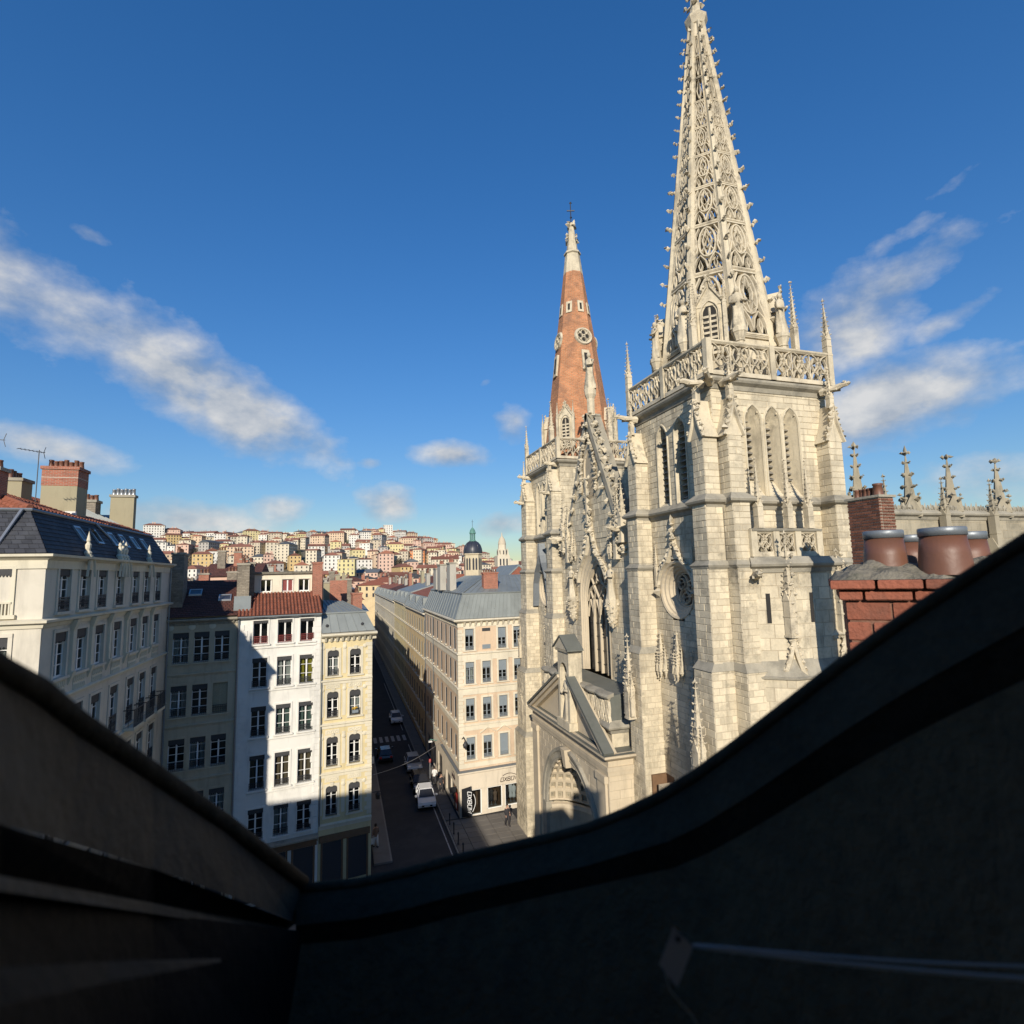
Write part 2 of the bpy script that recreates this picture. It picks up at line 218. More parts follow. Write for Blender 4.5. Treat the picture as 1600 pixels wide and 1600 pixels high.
# ------------------------------------------------------------------ mesh helpers
class MB:
    def __init__(s): s.v = []; s.f = []; s.t = []
    def poly(s, pts, t=0.0):
        n = len(s.v); s.v.extend([tuple(map(float, p)) for p in pts]); s.f.append(tuple(range(n, n+len(pts)))); s.t.append(t)
    def box(s, x0, x1, y0, y1, z0, z1, t=0.0):
        s.hexa([(x0, y0, z0), (x1, y0, z0), (x1, y1, z0), (x0, y1, z0)], [(x0, y0, z1), (x1, y0, z1), (x1, y1, z1), (x0, y1, z1)], t)
    def hexa(s, lo, hi, t=0.0):
        n = len(s.v); k = len(lo); s.v.extend([tuple(map(float, p)) for p in lo]+[tuple(map(float, p)) for p in hi])
        fs = [tuple(range(n+k-1, n-1, -1)), tuple(range(n+k, n+2*k))]+[(n+i, n+(i+1) % k, n+k+(i+1) % k, n+k+i) for i in range(k)]
        s.f.extend(fs); s.t.extend([t]*len(fs))
    def cone(s, base, apex, t=0.0):
        n = len(s.v); k = len(base); s.v.extend([tuple(map(float, p)) for p in base]+[tuple(map(float, apex))])
        fs = [tuple(range(n+k-1, n-1, -1))]+[(n+i, n+(i+1) % k, n+k) for i in range(k)]; s.f.extend(fs); s.t.extend([t]*len(fs))
    def bar(s, a, b, w, h=None, up=(0, 0, 1), t=0.0):           # square bar from a to b
        a = np.array(a, float); b = np.array(b, float); d = b-a; L = np.linalg.norm(d)
        if L < 1e-6: return
        d /= L; u = np.array(up, float)
        if abs(d@u) > .97: u = np.array((1., 0, 0)) if abs(d[0]) < .9 else np.array((0, 1., 0))
        x = np.cross(d, u); x /= np.linalg.norm(x); y = np.cross(x, d); h = h or w
        c = [(-1, -1), (1, -1), (1, 1), (-1, 1)]
        s.hexa([a+x*i*w/2+y*j*h/2 for i, j in c], [b+x*i*w/2+y*j*h/2 for i, j in c], t)
    def path(s, pts, w, h, nrm, t=0.0):                        # flat strap along a curve lying in a plane with normal nrm
        pts = [np.array(p, float) for p in pts]; nrm = np.array(nrm, float); n = len(s.v); k = len(pts)
        for i, p in enumerate(pts):
            d = pts[min(i+1, k-1)]-pts[max(i-1, 0)]; d /= (np.linalg.norm(d)+1e-9); x = np.cross(d, nrm); x /= (np.linalg.norm(x)+1e-9)
            for a, b in ((-1, 0), (-.45, 1), (.45, 1), (1, 0)): s.v.append(tuple(p+x*a*w/2+nrm*b*h))
        for i in range(k-1):
            for j in range(4): a = n+i*4+j; b = n+i*4+(j+1) % 4; s.f.append((a, b, b+4, a+4)); s.t.append(t)
        s.f.append((n, n+1, n+2, n+3)); s.f.append((n+4*k-1, n+4*k-2, n+4*k-3, n+4*k-4)); s.t += [t, t]
    def tube(s, pts, r, n=6, t=0.0):
        pts = [np.array(p, float) for p in pts]; k = len(pts); o = len(s.v); rs = r if isinstance(r, (list, tuple)) else [r]*k
        for i, p in enumerate(pts):
            d = pts[min(i+1, k-1)]-pts[max(i-1, 0)]; d /= (np.linalg.norm(d)+1e-9); u = np.array((0, 0, 1.)) if abs(d[2]) < .9 else np.array((1., 0, 0))
            x = np.cross(d, u); x /= np.linalg.norm(x); y = np.cross(x, d)
            for j in range(n): a = 2*math.pi*j/n; s.v.append(tuple(p+x*rs[i]*math.cos(a)+y*rs[i]*math.sin(a)))
        for i in range(k-1):
            for j in range(n): s.f.append((o+i*n+j, o+i*n+(j+1) % n, o+(i+1)*n+(j+1) % n, o+(i+1)*n+j)); s.t.append(t)
        s.f.append(tuple(range(o+n-1, o-1, -1))); s.f.append(tuple(range(o+(k-1)*n, o+k*n))); s.t += [t, t]
    def lathe(s, c, prof, n=12, a0=0.0, a1=2*math.pi, sx=1.0, sy=1.0, t=0.0):   # prof: (radius, z)
        full = abs(a1-a0-2*math.pi) < 1e-6; m = n if full else n+1; o = len(s.v)
        for r, z in prof:
            for j in range(m): a = a0+(a1-a0)*j/n; s.v.append((c[0]+r*sx*math.cos(a), c[1]+r*sy*math.sin(a), c[2]+z))
        for i in range(len(prof)-1):
            for j in range(n): a = o+i*m+j; b = o+i*m+(j+1) % m; s.f.append((a, b, b+m, a+m)); s.t.append(t)
    def sweep(s, pts, prof, closed=False, t=0.0):              # horizontal polyline; prof: (outward, z) on the right-hand side of travel
        P = [np.array(p, float) for p in pts]; k = len(P); o = len(s.v); q = len(prof)
        for i in range(k):
            def dr(a, b): d = (P[b]-P[a])[:2]; return d/(np.linalg.norm(d)+1e-9)
            if closed: d0 = dr((i-1) % k, i); d1 = dr(i, (i+1) % k)
            else: d0 = dr(max(i-1, 0), max(i, 1)); d1 = dr(min(i, k-2), min(i+1, k-1))
            n0 = np.array((d0[1], -d0[0])); n1 = np.array((d1[1], -d1[0])); m = n0+n1; m /= max(.35, (m@n0))
            for (u, z) in prof: s.v.append((P[i][0]+m[0]*u, P[i][1]+m[1]*u, P[i][2]+z))
        for i in range(k if closed else k-1):
            for j in range(q-1):
                a = o+i*q+j; b = o+((i+1) % k)*q+j; s.f.append((a, b, b+1, a+1)); s.t.append(t)
        if not closed: s.f.append(tuple(range(o, o+q))); s.f.append(tuple(range(o+(k-1)*q+q-1, o+(k-1)*q-1, -1))); s.t += [t, t]
    def blob(s, c, r, t=0.0):                                  # small octahedral knob
        c = np.array(c, float); r = (r, r, r) if isinstance(r, (int, float)) else r; n = len(s.v)
        J = lambda: random.uniform(.55, 1.4)
        s.v.extend([tuple(c+np.array(d)*J()+np.array((random.uniform(-.3, .3)*r[0], random.uniform(-.3, .3)*r[1], random.uniform(-.3, .3)*r[2]))) for d in ((r[0], 0, 0), (-r[0], 0, 0), (0, r[1], 0), (0, -r[1], 0), (0, 0, r[2]), (0, 0, -r[2]))])
        for a, b, d in ((0, 2, 4), (2, 1, 4), (1, 3, 4), (3, 0, 4), (2, 0, 5), (1, 2, 5), (3, 1, 5), (0, 3, 5)): s.f.append((n+a, n+b, n+d)); s.t.append(t)
    def add(s, o, M=None):
        n = len(s.v)
        s.v.extend(o.v if M is None else [tuple(M @ Vector(p)) for p in o.v]); s.f.extend([tuple(i+n for i in f) for f in o.f]); s.t.extend(o.t)
    def mesh(s, name, m, smooth=False):
        me = bpy.data.meshes.new(name); me.from_pydata(s.v, [], s.f); me.materials.append(MAT[m] if isinstance(m, str) else m)
        nf = len(s.f)
        if nf:
            if any(s.t): a = me.attributes.new('tint', 'FLOAT', 'FACE'); a.data.foreach_set('value', np.array(s.t, dtype=np.float32))
            nr = np.zeros(nf*3, dtype=np.float32); me.polygons.foreach_get('normal', nr); nr = nr.reshape(-1, 3)
            nl = len(me.loops); vi = np.zeros(nl, dtype=np.int32); me.loops.foreach_get('vertex_index', vi)
            lt = np.zeros(nf, dtype=np.int32); me.polygons.foreach_get('loop_total', lt); fi = np.repeat(np.arange(nf), lt)
            co = np.array(s.v, dtype=np.float32)[vi]; n = nr[fi]
            tx = np.stack([-n[:, 1], n[:, 0], np.zeros(nl, np.float32)], 1); ln = np.linalg.norm(tx, axis=1); flat = ln < .05
            tx[flat] = (1, 0, 0); ln[flat] = 1; tx /= ln[:, None]; ty = np.cross(n, tx)
            uv = np.stack([(co*tx).sum(1), (co*ty).sum(1)], 1); l = me.uv_layers.new(name='uv'); l.data.foreach_set('uv', uv.astype(np.float32).ravel())
            if smooth: me.polygons.foreach_set('use_smooth', np.ones(nf, dtype=bool))
        me.update(); return me
    def build(s, name, m, parent=None, smooth=False, loc=None, rz=0.0, kind=None, label=None):
        o = bpy.data.objects.new(name, s.mesh(name, m, smooth)); col.objects.link(o); attach(o, parent)
        if loc is not None: o.location = loc; o.rotation_euler = (0, 0, rz)
        if kind: o['kind'] = kind
        if label: o['label'] = label
        return o
def wpos(o): return o.location if o.parent is None else o.location
OFFS = {}
def attach(o, parent):
    if parent is None: return
    o.parent = parent; off = OFFS.get(parent.name)
    if off is not None: o.matrix_parent_inverse = Matrix.Translation(-off)
def thing(name, label, cat, loc=(0, 0, 0), group=None):
    o = bpy.data.objects.new(name, None); col.objects.link(o); o.empty_display_size = .5; o.location = loc; o['label'] = label; o['category'] = cat
    if group: o['group'] = group
    OFFS[o.name] = Vector(loc); return o
def tag(o, label, cat, group=None):
    o['label'] = label; o['category'] = cat
    if group: o['group'] = group
    return o
def inst(name, me, parent, loc, rz=0.0, scale=None):          # shared-mesh piece; loc in world, parent may be an Empty thing or a piece at the origin
    o = bpy.data.objects.new(name, me); col.objects.link(o); attach(o, parent); o.location = loc; o.rotation_euler = (0, 0, rz)
    if scale: o.scale = scale
    return o
def child(name, me, parent):                                  # shared-mesh sub-piece in its parent's own space
    o = bpy.data.objects.new(name, me); col.objects.link(o); o.parent = parent; return o
def pick(seq): return seq[random.randrange(len(seq))]
def rnd(a, b): return random.uniform(a, b)
# ------------------------------------------------------------------ the ground
def struct(o): o['kind'] = 'structure'; return o
g = MB()
for i in range(24):
    for j in range(24):
        xs = [-3000+250*i, -3000+250*(i+1)]; ys = [-3000+250*j, -3000+250*(j+1)]
        g.poly([(xs[0], ys[0], -.03), (xs[1], ys[0], -.03), (xs[1], ys[1], -.03), (xs[0], ys[1], -.03)])
struct(g.build('ground', 'asphalt'))
g = MB(); g.poly([(4.0, 30, 0), (9.0, 30, 0), (8.9, 52, 0), (8.9, 200, 0), (4.1, 200, 0), (4.0, 52, 0)]); struct(g.build('road', 'asphalt'))
sq = MB(); sq.poly([(-24, 8, .006), (3.9, 8, .006), (3.9, 44, .006), (-24, 41, .006)]); struct(sq.build('square', 'paving'))
pv = struct(MB().build('pavement', 'paving'))
mslab = {}
def slabs(x0, x1, y0, y1, zt, sx, sy, parent):
    nx = max(1, round((x1-x0)/sx)); ny = max(1, round((y1-y0)/sy)); ax = (x1-x0)/nx; ay = (y1-y0)/ny
    key = (round(ax, 3), round(ay, 3), zt)
    if key not in mslab:
        m = MB(); a, b = ax/2-.012, ay/2-.012; m.hexa([(-a, -b, -zt), (a, -b, -zt), (a, b, -zt), (-a, b, -zt)], [(-a+.01, -b+.01, 0), (a-.01, -b+.01, 0), (a-.01, b-.01, 0), (-a+.01, b-.01, 0)]); mslab[key] = m.mesh('slab', 'paving')
    for i in range(nx):
        for j in range(ny): inst('paving_slab', mslab[key], parent, (x0+ax*(i+.5), y0+ay*(j+.5), zt+rnd(-.004, .004)))
slabs(9.15, 15.3, 41.0, 51.3, .12, 1.15, .9, pv); slabs(9.15, 10.3, 51.6, 75, .12, 1.15, 1.2, pv)
kb = MB(); kb.box(9.0, 9.13, 30, 200, 0, .13); kb.box(3.85, 3.98, 46, 200, 0, .13); struct(kb.build('kerb', 'kerb_stone'))
fp = MB(); fp.box(2.6, 3.85, 46, 200, -.02, .12); fp.box(9.13, 10.4, 75.1, 200, -.02, .115); fp.box(9.13, 15.5, 20, 40.95, -.02, .115); struct(fp.build('footpath', 'paving'))
zp = MB()
for k in range(6): zp.box(4.3+k*.78, 4.72+k*.78, 78.0, 80.6, .001, .004)
struct(zp.build('crossing_paint', 'road_paint'))
lp = MB()
for (a, b) in (((8.55, 38), (8.55, 76)), ((8.55, 83), (8.55, 120))): lp.box(a[0], a[0]+.1, a[1], b[1], .001, .004)
struct(lp.build('road_line', 'road_paint'))

# ------------------------------------------------------------------ windows and facades
WS = {}
def wstyle(name, w, h, cols=2, rows=4, frame='frame_white', depth=.22, sur=.16, surm='pl_trim', val=.0, guard=.0, guardm='iron', sill=True, blind=0.0, blindm='shutter_grey', curtain=None, arch=0.0, open_leaf=False, hood=False, keystone=False, panem='glass'):
    S = dict(w=w, h=h, depth=depth, panes=[])
    f = MB(); t = .055; yd = depth-.005
    f.box(-w/2, -w/2+t, yd-.05, yd, 0, h); f.box(w/2-t, w/2, yd-.05, yd, 0, h); f.box(-w/2+t, w/2-t, yd-.05, yd, 0, t*1.3); f.box(-w/2+t, w/2-t, yd-.05, yd, h-t, h)
    cw = (w-2*t)/cols
    for c in range(1, cols): f.box(-w/2+t+cw*c-.05, -w/2+t+cw*c+.05, yd-.06, yd-.004, t*1.3, h-t)
    rh = (h-2.3*t)/rows
    for r in range(1, rows): f.box(-w/2+t, w/2-t, yd-.04, yd-.008, 1.3*t+rh*r-.017, 1.3*t+rh*r+.017)
    S['frame'] = f.mesh('window', frame)
    for c in range(cols):
        for r in range(rows):
            m = MB(); x0 = -w/2+t+cw*c; z0 = 1.3*t+rh*r; a = rnd(-.006, .006); b = rnd(-.004, .004)
            m.poly([(x0, yd-.02+a, z0), (x0+cw, yd-.02-a, z0), (x0+cw, yd-.02-a+b, z0+rh), (x0, yd-.02+a+b, z0+rh)]); S['panes'].append(m.mesh('pane', panem))
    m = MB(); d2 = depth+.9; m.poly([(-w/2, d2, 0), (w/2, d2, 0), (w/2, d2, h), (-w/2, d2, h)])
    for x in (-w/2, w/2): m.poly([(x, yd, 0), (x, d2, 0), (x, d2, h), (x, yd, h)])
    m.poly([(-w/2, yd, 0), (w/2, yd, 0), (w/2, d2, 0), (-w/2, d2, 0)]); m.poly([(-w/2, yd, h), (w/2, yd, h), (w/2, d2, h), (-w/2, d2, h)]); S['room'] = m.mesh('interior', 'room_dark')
    if curtain:
        m = MB(); n = 10; 
        for sd, (a, b) in ((0, (-w/2+t, -w*.12)), (1, (w*.12, w/2-t))):
            for i in range(n):
                x0 = a+(b-a)*i/n; x1 = a+(b-a)*(i+1)/n; y0 = yd+.12+.03*math.sin(i*1.9); y1 = yd+.12+.03*math.sin((i+1)*1.9); m.poly([(x0, y0, .02), (x1, y1, .02), (x1, y1, h-.03), (x0, y0, h-.03)])
        S['curtain'] = m.mesh('curtain', curtain)
    if sur:
        m = MB(); p = .045
        m.box(-w/2-sur, -w/2, -p, .004, 0, h); m.box(w/2, w/2+sur, -p, .004, 0, h); m.box(-w/2-sur, w/2+sur, -p-.01, .004, h+.001, h+sur)
        if arch:
            k = 8
            for sg in (-1, 1):
                for i in range(k):
                    a0 = math.pi/2*i/k; a1 = math.pi/2*(i+1)/k; x0 = sg*(w/2-arch*w+arch*w*math.cos(a0)); x1 = sg*(w/2-arch*w+arch*w*math.cos(a1)); z0 = h-arch*w+arch*w*math.sin(a0); z1 = h-arch*w+arch*w*math.sin(a1)
                    m.hexa([(x0, -p, z0), (x0, .1, z0), (x1, .1, z1), (x1, -p, z1)], [(sg*w/2, -p, max(z0, h-arch*w)+.0), (sg*w/2, .1, z0), (sg*w/2, .1, h), (sg*w/2, -p, h)])
        if hood: m.box(-w/2-sur-.08, w/2+sur+.08, -.16, .004, h+sur+.06, h+sur+.16)
        if keystone: m.hexa([(-.09, -.11, h-.02), (.09, -.11, h-.02), (.09, .0, h-.02), (-.09, .0, h-.02)], [(-.14, -.13, h+sur+.1), (.14, -.13, h+sur+.1), (.14, .0, h+sur+.1), (-.14, .0, h+sur+.1)])
        S['surround'] = m.mesh('surround', surm)
    if sill: m = MB(); m.box(-w/2-sur-.06, w/2+sur+.06, -.13, depth-.08, -.11, -.002); S['sill'] = m.mesh('sill', surm)
    if val:
        m = MB(); m.box(-w/2+.01, w/2-.01, .02, .05, h-val, h-.005); n = max(5, int(w/.12))
        for i in range(n): x = -w/2+w*(i+.5)/n; m.hexa([(x-.012, .022, h-val-.07), (x+.012, .022, h-val-.07), (x+.012, .048, h-val-.07), (x-.012, .048, h-val-.07)], [(x-w/n/2+.005, .022, h-val-.001), (x+w/n/2-.005, .022, h-val-.001), (x+w/n/2-.005, .048, h-val-.001), (x-w/n/2+.005, .048, h-val-.001)])
        S['valance'] = m.mesh('valance', 'valance')
    if guard:
        m = MB(); m.box(-w/2+.0, w/2-.0, -.02, .02, guard-.035, guard); m.box(-w/2, w/2, -.015, .015, .08, .11); m.box(-w/2, w/2, -.012, .012, guard-.16, guard-.135); n = max(6, int(w/.10))
        for i in range(n+1): x = -w/2+.01+(w-.02)*i/n; m.box(x-.009, x+.009, -.009, .009, .0, guard-.03)
        for i in range(n):
            x = -w/2+.01+(w-.02)*(i+.5)/n; q = [(x+.035*math.cos(a), 0, guard*.5+.09*math.sin(a)) for a in (0, 1.57, 3.14, 4.71, 6.28)]; m.path(q, .014, .012, (0, -1, 0))
        S['guardrail'] = m.mesh('guardrail', guardm)
    if blind:
        m = MB(); n = max(3, int(blind*h/.09))
        for i in range(n): z1 = h-.01-i*blind*h/n; m.hexa([(-w/2+.02, .10, z1-blind*h/n), (w/2-.02, .10, z1-blind*h/n), (w/2-.02, .13, z1-blind*h/n), (-w/2+.02, .13, z1-blind*h/n)], [(-w/2+.02, .115, z1-.01), (w/2-.02, .115, z1-.01), (w/2-.02, .14, z1-.01), (-w/2+.02, .14, z1-.01)])
        S['shutter'] = m.mesh('shutter', blindm)
    WS[name] = S; return S
def window(root, S, P, d, u, z):
    rz = math.atan2(d[1], d[0]); L = (P[0]+d[0]*u, P[1]+d[1]*u, z)
    o = inst('window', S['frame'], root, L, rz)
    for m in S['panes']: child('pane', m, o)
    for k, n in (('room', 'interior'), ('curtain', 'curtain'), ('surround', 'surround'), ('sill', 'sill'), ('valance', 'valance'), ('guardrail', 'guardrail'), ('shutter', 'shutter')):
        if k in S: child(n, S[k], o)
    return o
def wallgrid(mb, P, d, L, z0, z1, holes, depth=.22, u0=0.0, off=0.0):
    """wall sheet with rectangular openings (ua, ub, za, zb) and their reveals; the outward side is on the right of d"""
    n = (d[1], -d[0])
    def q(u, z, y=0.0): return (P[0]+d[0]*u+n[0]*(off-y), P[1]+d[1]*u+n[1]*(off-y), z)
    us = sorted({u0, L} | {h[0] for h in holes} | {h[1] for h in holes}); zs = sorted({z0, z1} | {h[2] for h in holes} | {h[3] for h in holes})
    us = [x for x in us if u0 <= x <= L]; zs = [x for x in zs if z0 <= x <= z1]
    for j in range(len(zs)-1):
        zm = (zs[j]+zs[j+1])/2; run = None
        for i in range(len(us)-1):
            um = (us[i]+us[i+1])/2; hole = any(h[0] < um < h[1] and h[2] < zm < h[3] for h in holes)
            if not hole: run = us[i] if run is None else run
            if run is not None and (hole or i == len(us)-2):
                e = us[i] if hole else us[i+1]; mb.poly([q(run, zs[j]), q(e, zs[j]), q(e, zs[j+1]), q(run, zs[j+1])]); run = None
    for (a, b, c, e) in holes:
        mb.poly([q(a, c), q(a, c, depth), q(a, e, depth), q(a, e)]); mb.poly([q(b, c, depth), q(b, c), q(b, e), q(b, e, depth)])
        mb.poly([q(a, c), q(b, c), q(b, c, depth), q(a, c, depth)]); mb.poly([q(a, e, depth), q(b, e, depth), q(b, e), q(a, e)])
def line3(P, d, u, off, z): n = (d[1], -d[0]); return (P[0]+d[0]*u+n[0]*off, P[1]+d[1]*u+n[1]*off, z)
def course(root, P, d, ua, ub, z, prof, m, name='string_course'):
    mb = MB(); mb.sweep([line3(P, d, ua, 0, z), line3(P, d, ub, 0, z)], prof); return mb.build(name, m, root)
PROF_S = [(0, -.10), (.05, -.08), (.07, 0), (.13, .03), (.13, .10), (.0, .15)]
PROF_C = [(0, -.35), (.08, -.33), (.12, -.15), (.3, -.06), (.5, 0), (.52, .12), (.45, .16), (.0, .2)]
PROF_F = [(0, -.22), (.05, -.22), (.05, .2), (.0, .2)]
MQ = {}
def quoins(root, P, d, u, z0, z1, h=.36, m='pl_trim', side=1, wa=.62, wb=.42):
    for w0 in (wa, wb):
        if (w0, h, m) not in MQ: q = MB(); q.hexa([(0, -.035, .012), (w0, -.035, .012), (w0, .02, .012), (0, .02, .012)], [(0, -.035, h-.012), (w0, -.035, h-.012), (w0, .02, h-.012), (0, .02, h-.012)]); MQ[(w0, h, m)] = q.mesh('quoin', m)
    n = int((z1-z0)/h); rz = math.atan2(d[1], d[0])
    for i in range(n):
        w0 = wa if i % 2 else wb; o = inst('quoin', MQ[(w0, h, m)], root, line3(P, d, u-(w0 if side < 0 else 0), 0, z0+i*h), rz)
def brackets(root, P, d, ua, ub, z, n, m, w=.14, h=.34, p=.36):
    k = ('br', w, h, p, m)
    if k not in MQ: q = MB(); q.hexa([(-w/2, -p*.3, -h), (w/2, -p*.3, -h), (w/2, .02, -h), (-w/2, .02, -h)], [(-w/2, -p, 0), (w/2, -p, 0), (w/2, .02, 0), (-w/2, .02, 0)]); MQ[k] = q.mesh('bracket', m)
    rz = math.atan2(d[1], d[0])
    for i in range(n): inst('bracket', MQ[k], root, line3(P, d, ua+(ub-ua)*(i+.5)/n, 0, z), rz)
POT = {}
def pot_mesh(r, h, m):
    k = (round(r, 3), round(h, 3), m)
    if k not in POT: q = MB(); q.lathe((0, 0, 0), [(r*1.0, 0), (r*.95, h*.15), (r*.78, h*.8), (r*.9, h*.84), (r*.9, h), (r*.6, h), (r*.6, h*.6), (0, h*.6)], 8); POT[k] = q.mesh('chimney_pot', m, True)
    return POT[k]
def chimney(root, x0, x1, y0, y1, z0, z1, m, pots=4, band=None, capm='stone_grey', pm='terracotta_pot', along='y', name='chimney', rz=0.0, ph=.42, pr=.13):
    q = MB(); zb = z1-.16; q.box(x0, x1, y0, y1, z0, zb); o = q.build(name, m, root)
    c = MB(); c.box(x0-.07, x1+.07, y0-.07, y1+.07, zb, z1); c.build('cap', capm if not band else band[0], o)
    if band: b = MB(); b.box(x0-.012, x1+.012, y0-.012, y1+.012, zb-band[1], zb); b.build('brick_head', band[0], o)
    for i in range(pots):
        t = (i+.5)/pots; px, py = ((x0+x1)/2, y0+(y1-y0)*t) if along == 'y' else (x0+(x1-x0)*t, (y0+y1)/2)
        p = inst('chimney_pot', pot_mesh(pr*rnd(.9, 1.1), ph*rnd(.8, 1.1), pm), o, (px, py, z1), rnd(0, 3))
    return o
def zinc_slope(root, a, b, c, dd, n, m='zinc', name='roof_slope', seam=.05):
    """roof quad a-b (eave), c-d (top, above b and a) with n standing seams"""
    a, b, c, dd = [np.array(p, float) for p in (a, b, c, dd)]; q = MB(); nn = np.cross(b-a, dd-a); nn /= np.linalg.norm(nn)
    if nn[2] < 0: nn = -nn
    for i in range(n):
        t0, t1 = i/n, (i+1)/n; q.poly([a+(b-a)*t0, a+(b-a)*t1, dd+(c-dd)*t1, dd+(c-dd)*t0], rnd(-.5, .5))
    o = q.build(name, m, root); s = MB()
    for i in range(n+1):
        t = i/n; s.bar(a+(b-a)*t+nn*seam/2, dd+(c-dd)*t+nn*seam/2, .035, seam, nn)
    s.build('seam', m, o); return o
def courses_slope(a, b, c, dd, rh, tw, th=.02, lift=.03, m='slate', name='slates', root=None, trim=.0):
    """overlapping slates or flat tiles laid on a roof quad, joined"""
    a, b, c, dd = [np.array(p, float) for p in (a, b, c, dd)]; hgt = np.linalg.norm((dd+c)/2-(a+b)/2); nr = max(1, int(hgt/rh)); nn = np.cross(b-a, dd-a); nn /= np.linalg.norm(nn)
    if nn[2] < 0: nn = -nn
    q = MB()
    for r in range(nr):
        v0, v1 = r/nr, (r+1.25)/nr; v1 = min(v1, 1.0); e0, e1 = a+(dd-a)*v0, b+(c-b)*v0; h0, h1 = a+(dd-a)*v1, b+(c-b)*v1; n = max(1, int(np.linalg.norm(e1-e0)/tw)); sh = .5 if r % 2 else 0.
        for i in range(n+1):
            t0, t1 = max(0, (i-sh)/n), min(1, (i+1-sh)/n-.06/n)
            if t1 <= t0: continue
            l = nn*(lift+rnd(0, .006)); lo = nn*.004; q.poly([e0+(e1-e0)*t0+l, e0+(e1-e0)*t1+l, h0+(h1-h0)*t1+lo, h0+(h1-h0)*t0+lo], rnd(-.5, .5)); q.poly([e0+(e1-e0)*t0, e0+(e1-e0)*t1, e0+(e1-e0)*t1+l, e0+(e1-e0)*t0+l], -.5)
    return q.build(name, m, root, kind='stuff')
def canal_tiles(a, b, c, dd, pitch, m='tile_clay', root=None, name='roof_tiles', seg=.38):
    """half-round clay tiles in columns up the slope, each tile a stepped segment, joined"""
    a, b, c, dd = [np.array(p, float) for p in (a, b, c, dd)]; n = max(2, int(np.linalg.norm(b-a)/pitch)); nn = np.cross(b-a, dd-a); nn /= np.linalg.norm(nn)
    if nn[2] < 0: nn = -nn
    q = MB(); x = (b-a)/np.linalg.norm(b-a)
    for i in range(n):
        t = (i+.5)/n; lo, hi = a+(b-a)*t, dd+(c-dd)*t; k = max(1, int(np.linalg.norm(hi-lo)/seg)); r = pitch*.36
        for j in range(k):
            p0 = lo+(hi-lo)*(j/k); p1 = lo+(hi-lo)*min(1, (j+1.1)/k); tt = rnd(-.5, .5); r1 = r*.82; ring = []
            for (p, rr, l) in ((p0, r, .03), (p1, r1, .0)):
                ring.append([p+nn*l+x*rr*math.cos(ag)+nn*rr*math.sin(ag) for ag in (0, .8, 1.57, 2.34, 3.1416)])
            for s_ in range(4): q.poly([ring[0][s_], ring[0][s_+1], ring[1][s_+1], ring[1][s_]], tt)
            q.poly(ring[0][::-1], tt-.4)
    return q.build(name, m, root, kind='stuff')

# styles
wstyle('b1', 1.05, 1.85, rows=4, frame='frame_white', val=.35, sur=.14, surm='pl_cream', guard=0.0, depth=.16)
wstyle('b1g', 1.05, 1.8, rows=4, frame='frame_white', val=.28, sur=.14, surm='pl_cream', guard=.6, depth=.16)
wstyle('b1c', 1.05, 1.85, rows=4, frame='frame_white', val=.35, sur=.14, surm='pl_cream', curtain='curtain', depth=.16)
wstyle('b1t', 1.05, 2.4, rows=4, frame='frame_white', val=.35, sur=.14, surm='pl_cream', guard=.9, depth=.16)
wstyle('b1gc', 1.05, 1.8, rows=4, frame='frame_white', val=.28, sur=.14, surm='pl_cream', guard=.6, depth=.16, curtain='curtain')
wstyle('b1tc', 1.05, 2.4, rows=4, frame='frame_white', val=.35, sur=.14, surm='pl_cream', guard=.9, depth=.16, curtain='curtain')
wstyle('b2', .98, 2.03, rows=4, val=.32, sur=.13, surm='pl_beige', guard=.55, depth=.25)
wstyle('b2s', .98, 2.03, rows=4, val=.0, sur=.13, surm='pl_beige', guard=.55, depth=.25, blind=.97, blindm='pl_olive')
wstyle('b2c', .98, 2.03, rows=4, val=.32, sur=.13, surm='pl_beige', guard=.55, depth=.25, curtain='curtain')
wstyle('b3a', .98, 1.66, rows=1, val=.16, sur=.10, surm='pl_white', guard=.55, guardm='frame_maroon', depth=.2)
wstyle('b3', .98, 2.05, rows=3, val=.28, sur=.11, surm='pl_white', guard=.48, depth=.2)
wstyle('b3c', .98, 2.05, rows=3, val=.24, sur=.11, surm='pl_white', guard=.48, depth=.2, curtain='curtain')
wstyle('b3y', .98, 2.05, rows=3, val=.24, sur=.11, surm='pl_white', guard=.48, depth=.2, curtain='curtain_yellow')
wstyle('b3b', .98, 2.3, rows=3, val=.26, sur=.11, surm='pl_white', guard=.48, depth=.2, curtain='curtain_brown')
wstyle('b3g', .98, 2.05, rows=3, val=.26, sur=.11, surm='pl_white', guard=.48, depth=.2, curtain='curtain_green')
wstyle('b4', .82, 1.88, rows=3, val=.42, sur=.15, surm='pl_trim', guard=.5, depth=.24, arch=.28, keystone=True)
wstyle('b4c', .82, 1.88, rows=3, val=.42, sur=.15, surm='pl_trim', guard=.5, depth=.24, arch=.28, keystone=True, curtain='curtain')
wstyle('b4b', .82, 2.1, rows=3, val=.42, sur=.15, surm='pl_trim', guard=.5, depth=.24, arch=.28, keystone=True)
for nm, bl in (('o', 0), ('oh', .3), ('of', .5), ('os', .97)):
    wstyle(nm, .86, 2.0, rows=3, frame='frame_grey', sur=.17, surm='pl_band', guard=.38, guardm='frame_grey', depth=.2, blind=bl or .2)
wstyle('oc', .86, 2.0, rows=3, frame='frame_grey', sur=.17, surm='pl_band', guard=.38, guardm='frame_grey', depth=.2, blind=.26, curtain='curtain')
wstyle('ow', .86, 2.0, cols=1, rows=1, frame='frame_grey', sur=.0, surm='pl_band', depth=.07, panem='pane_far')
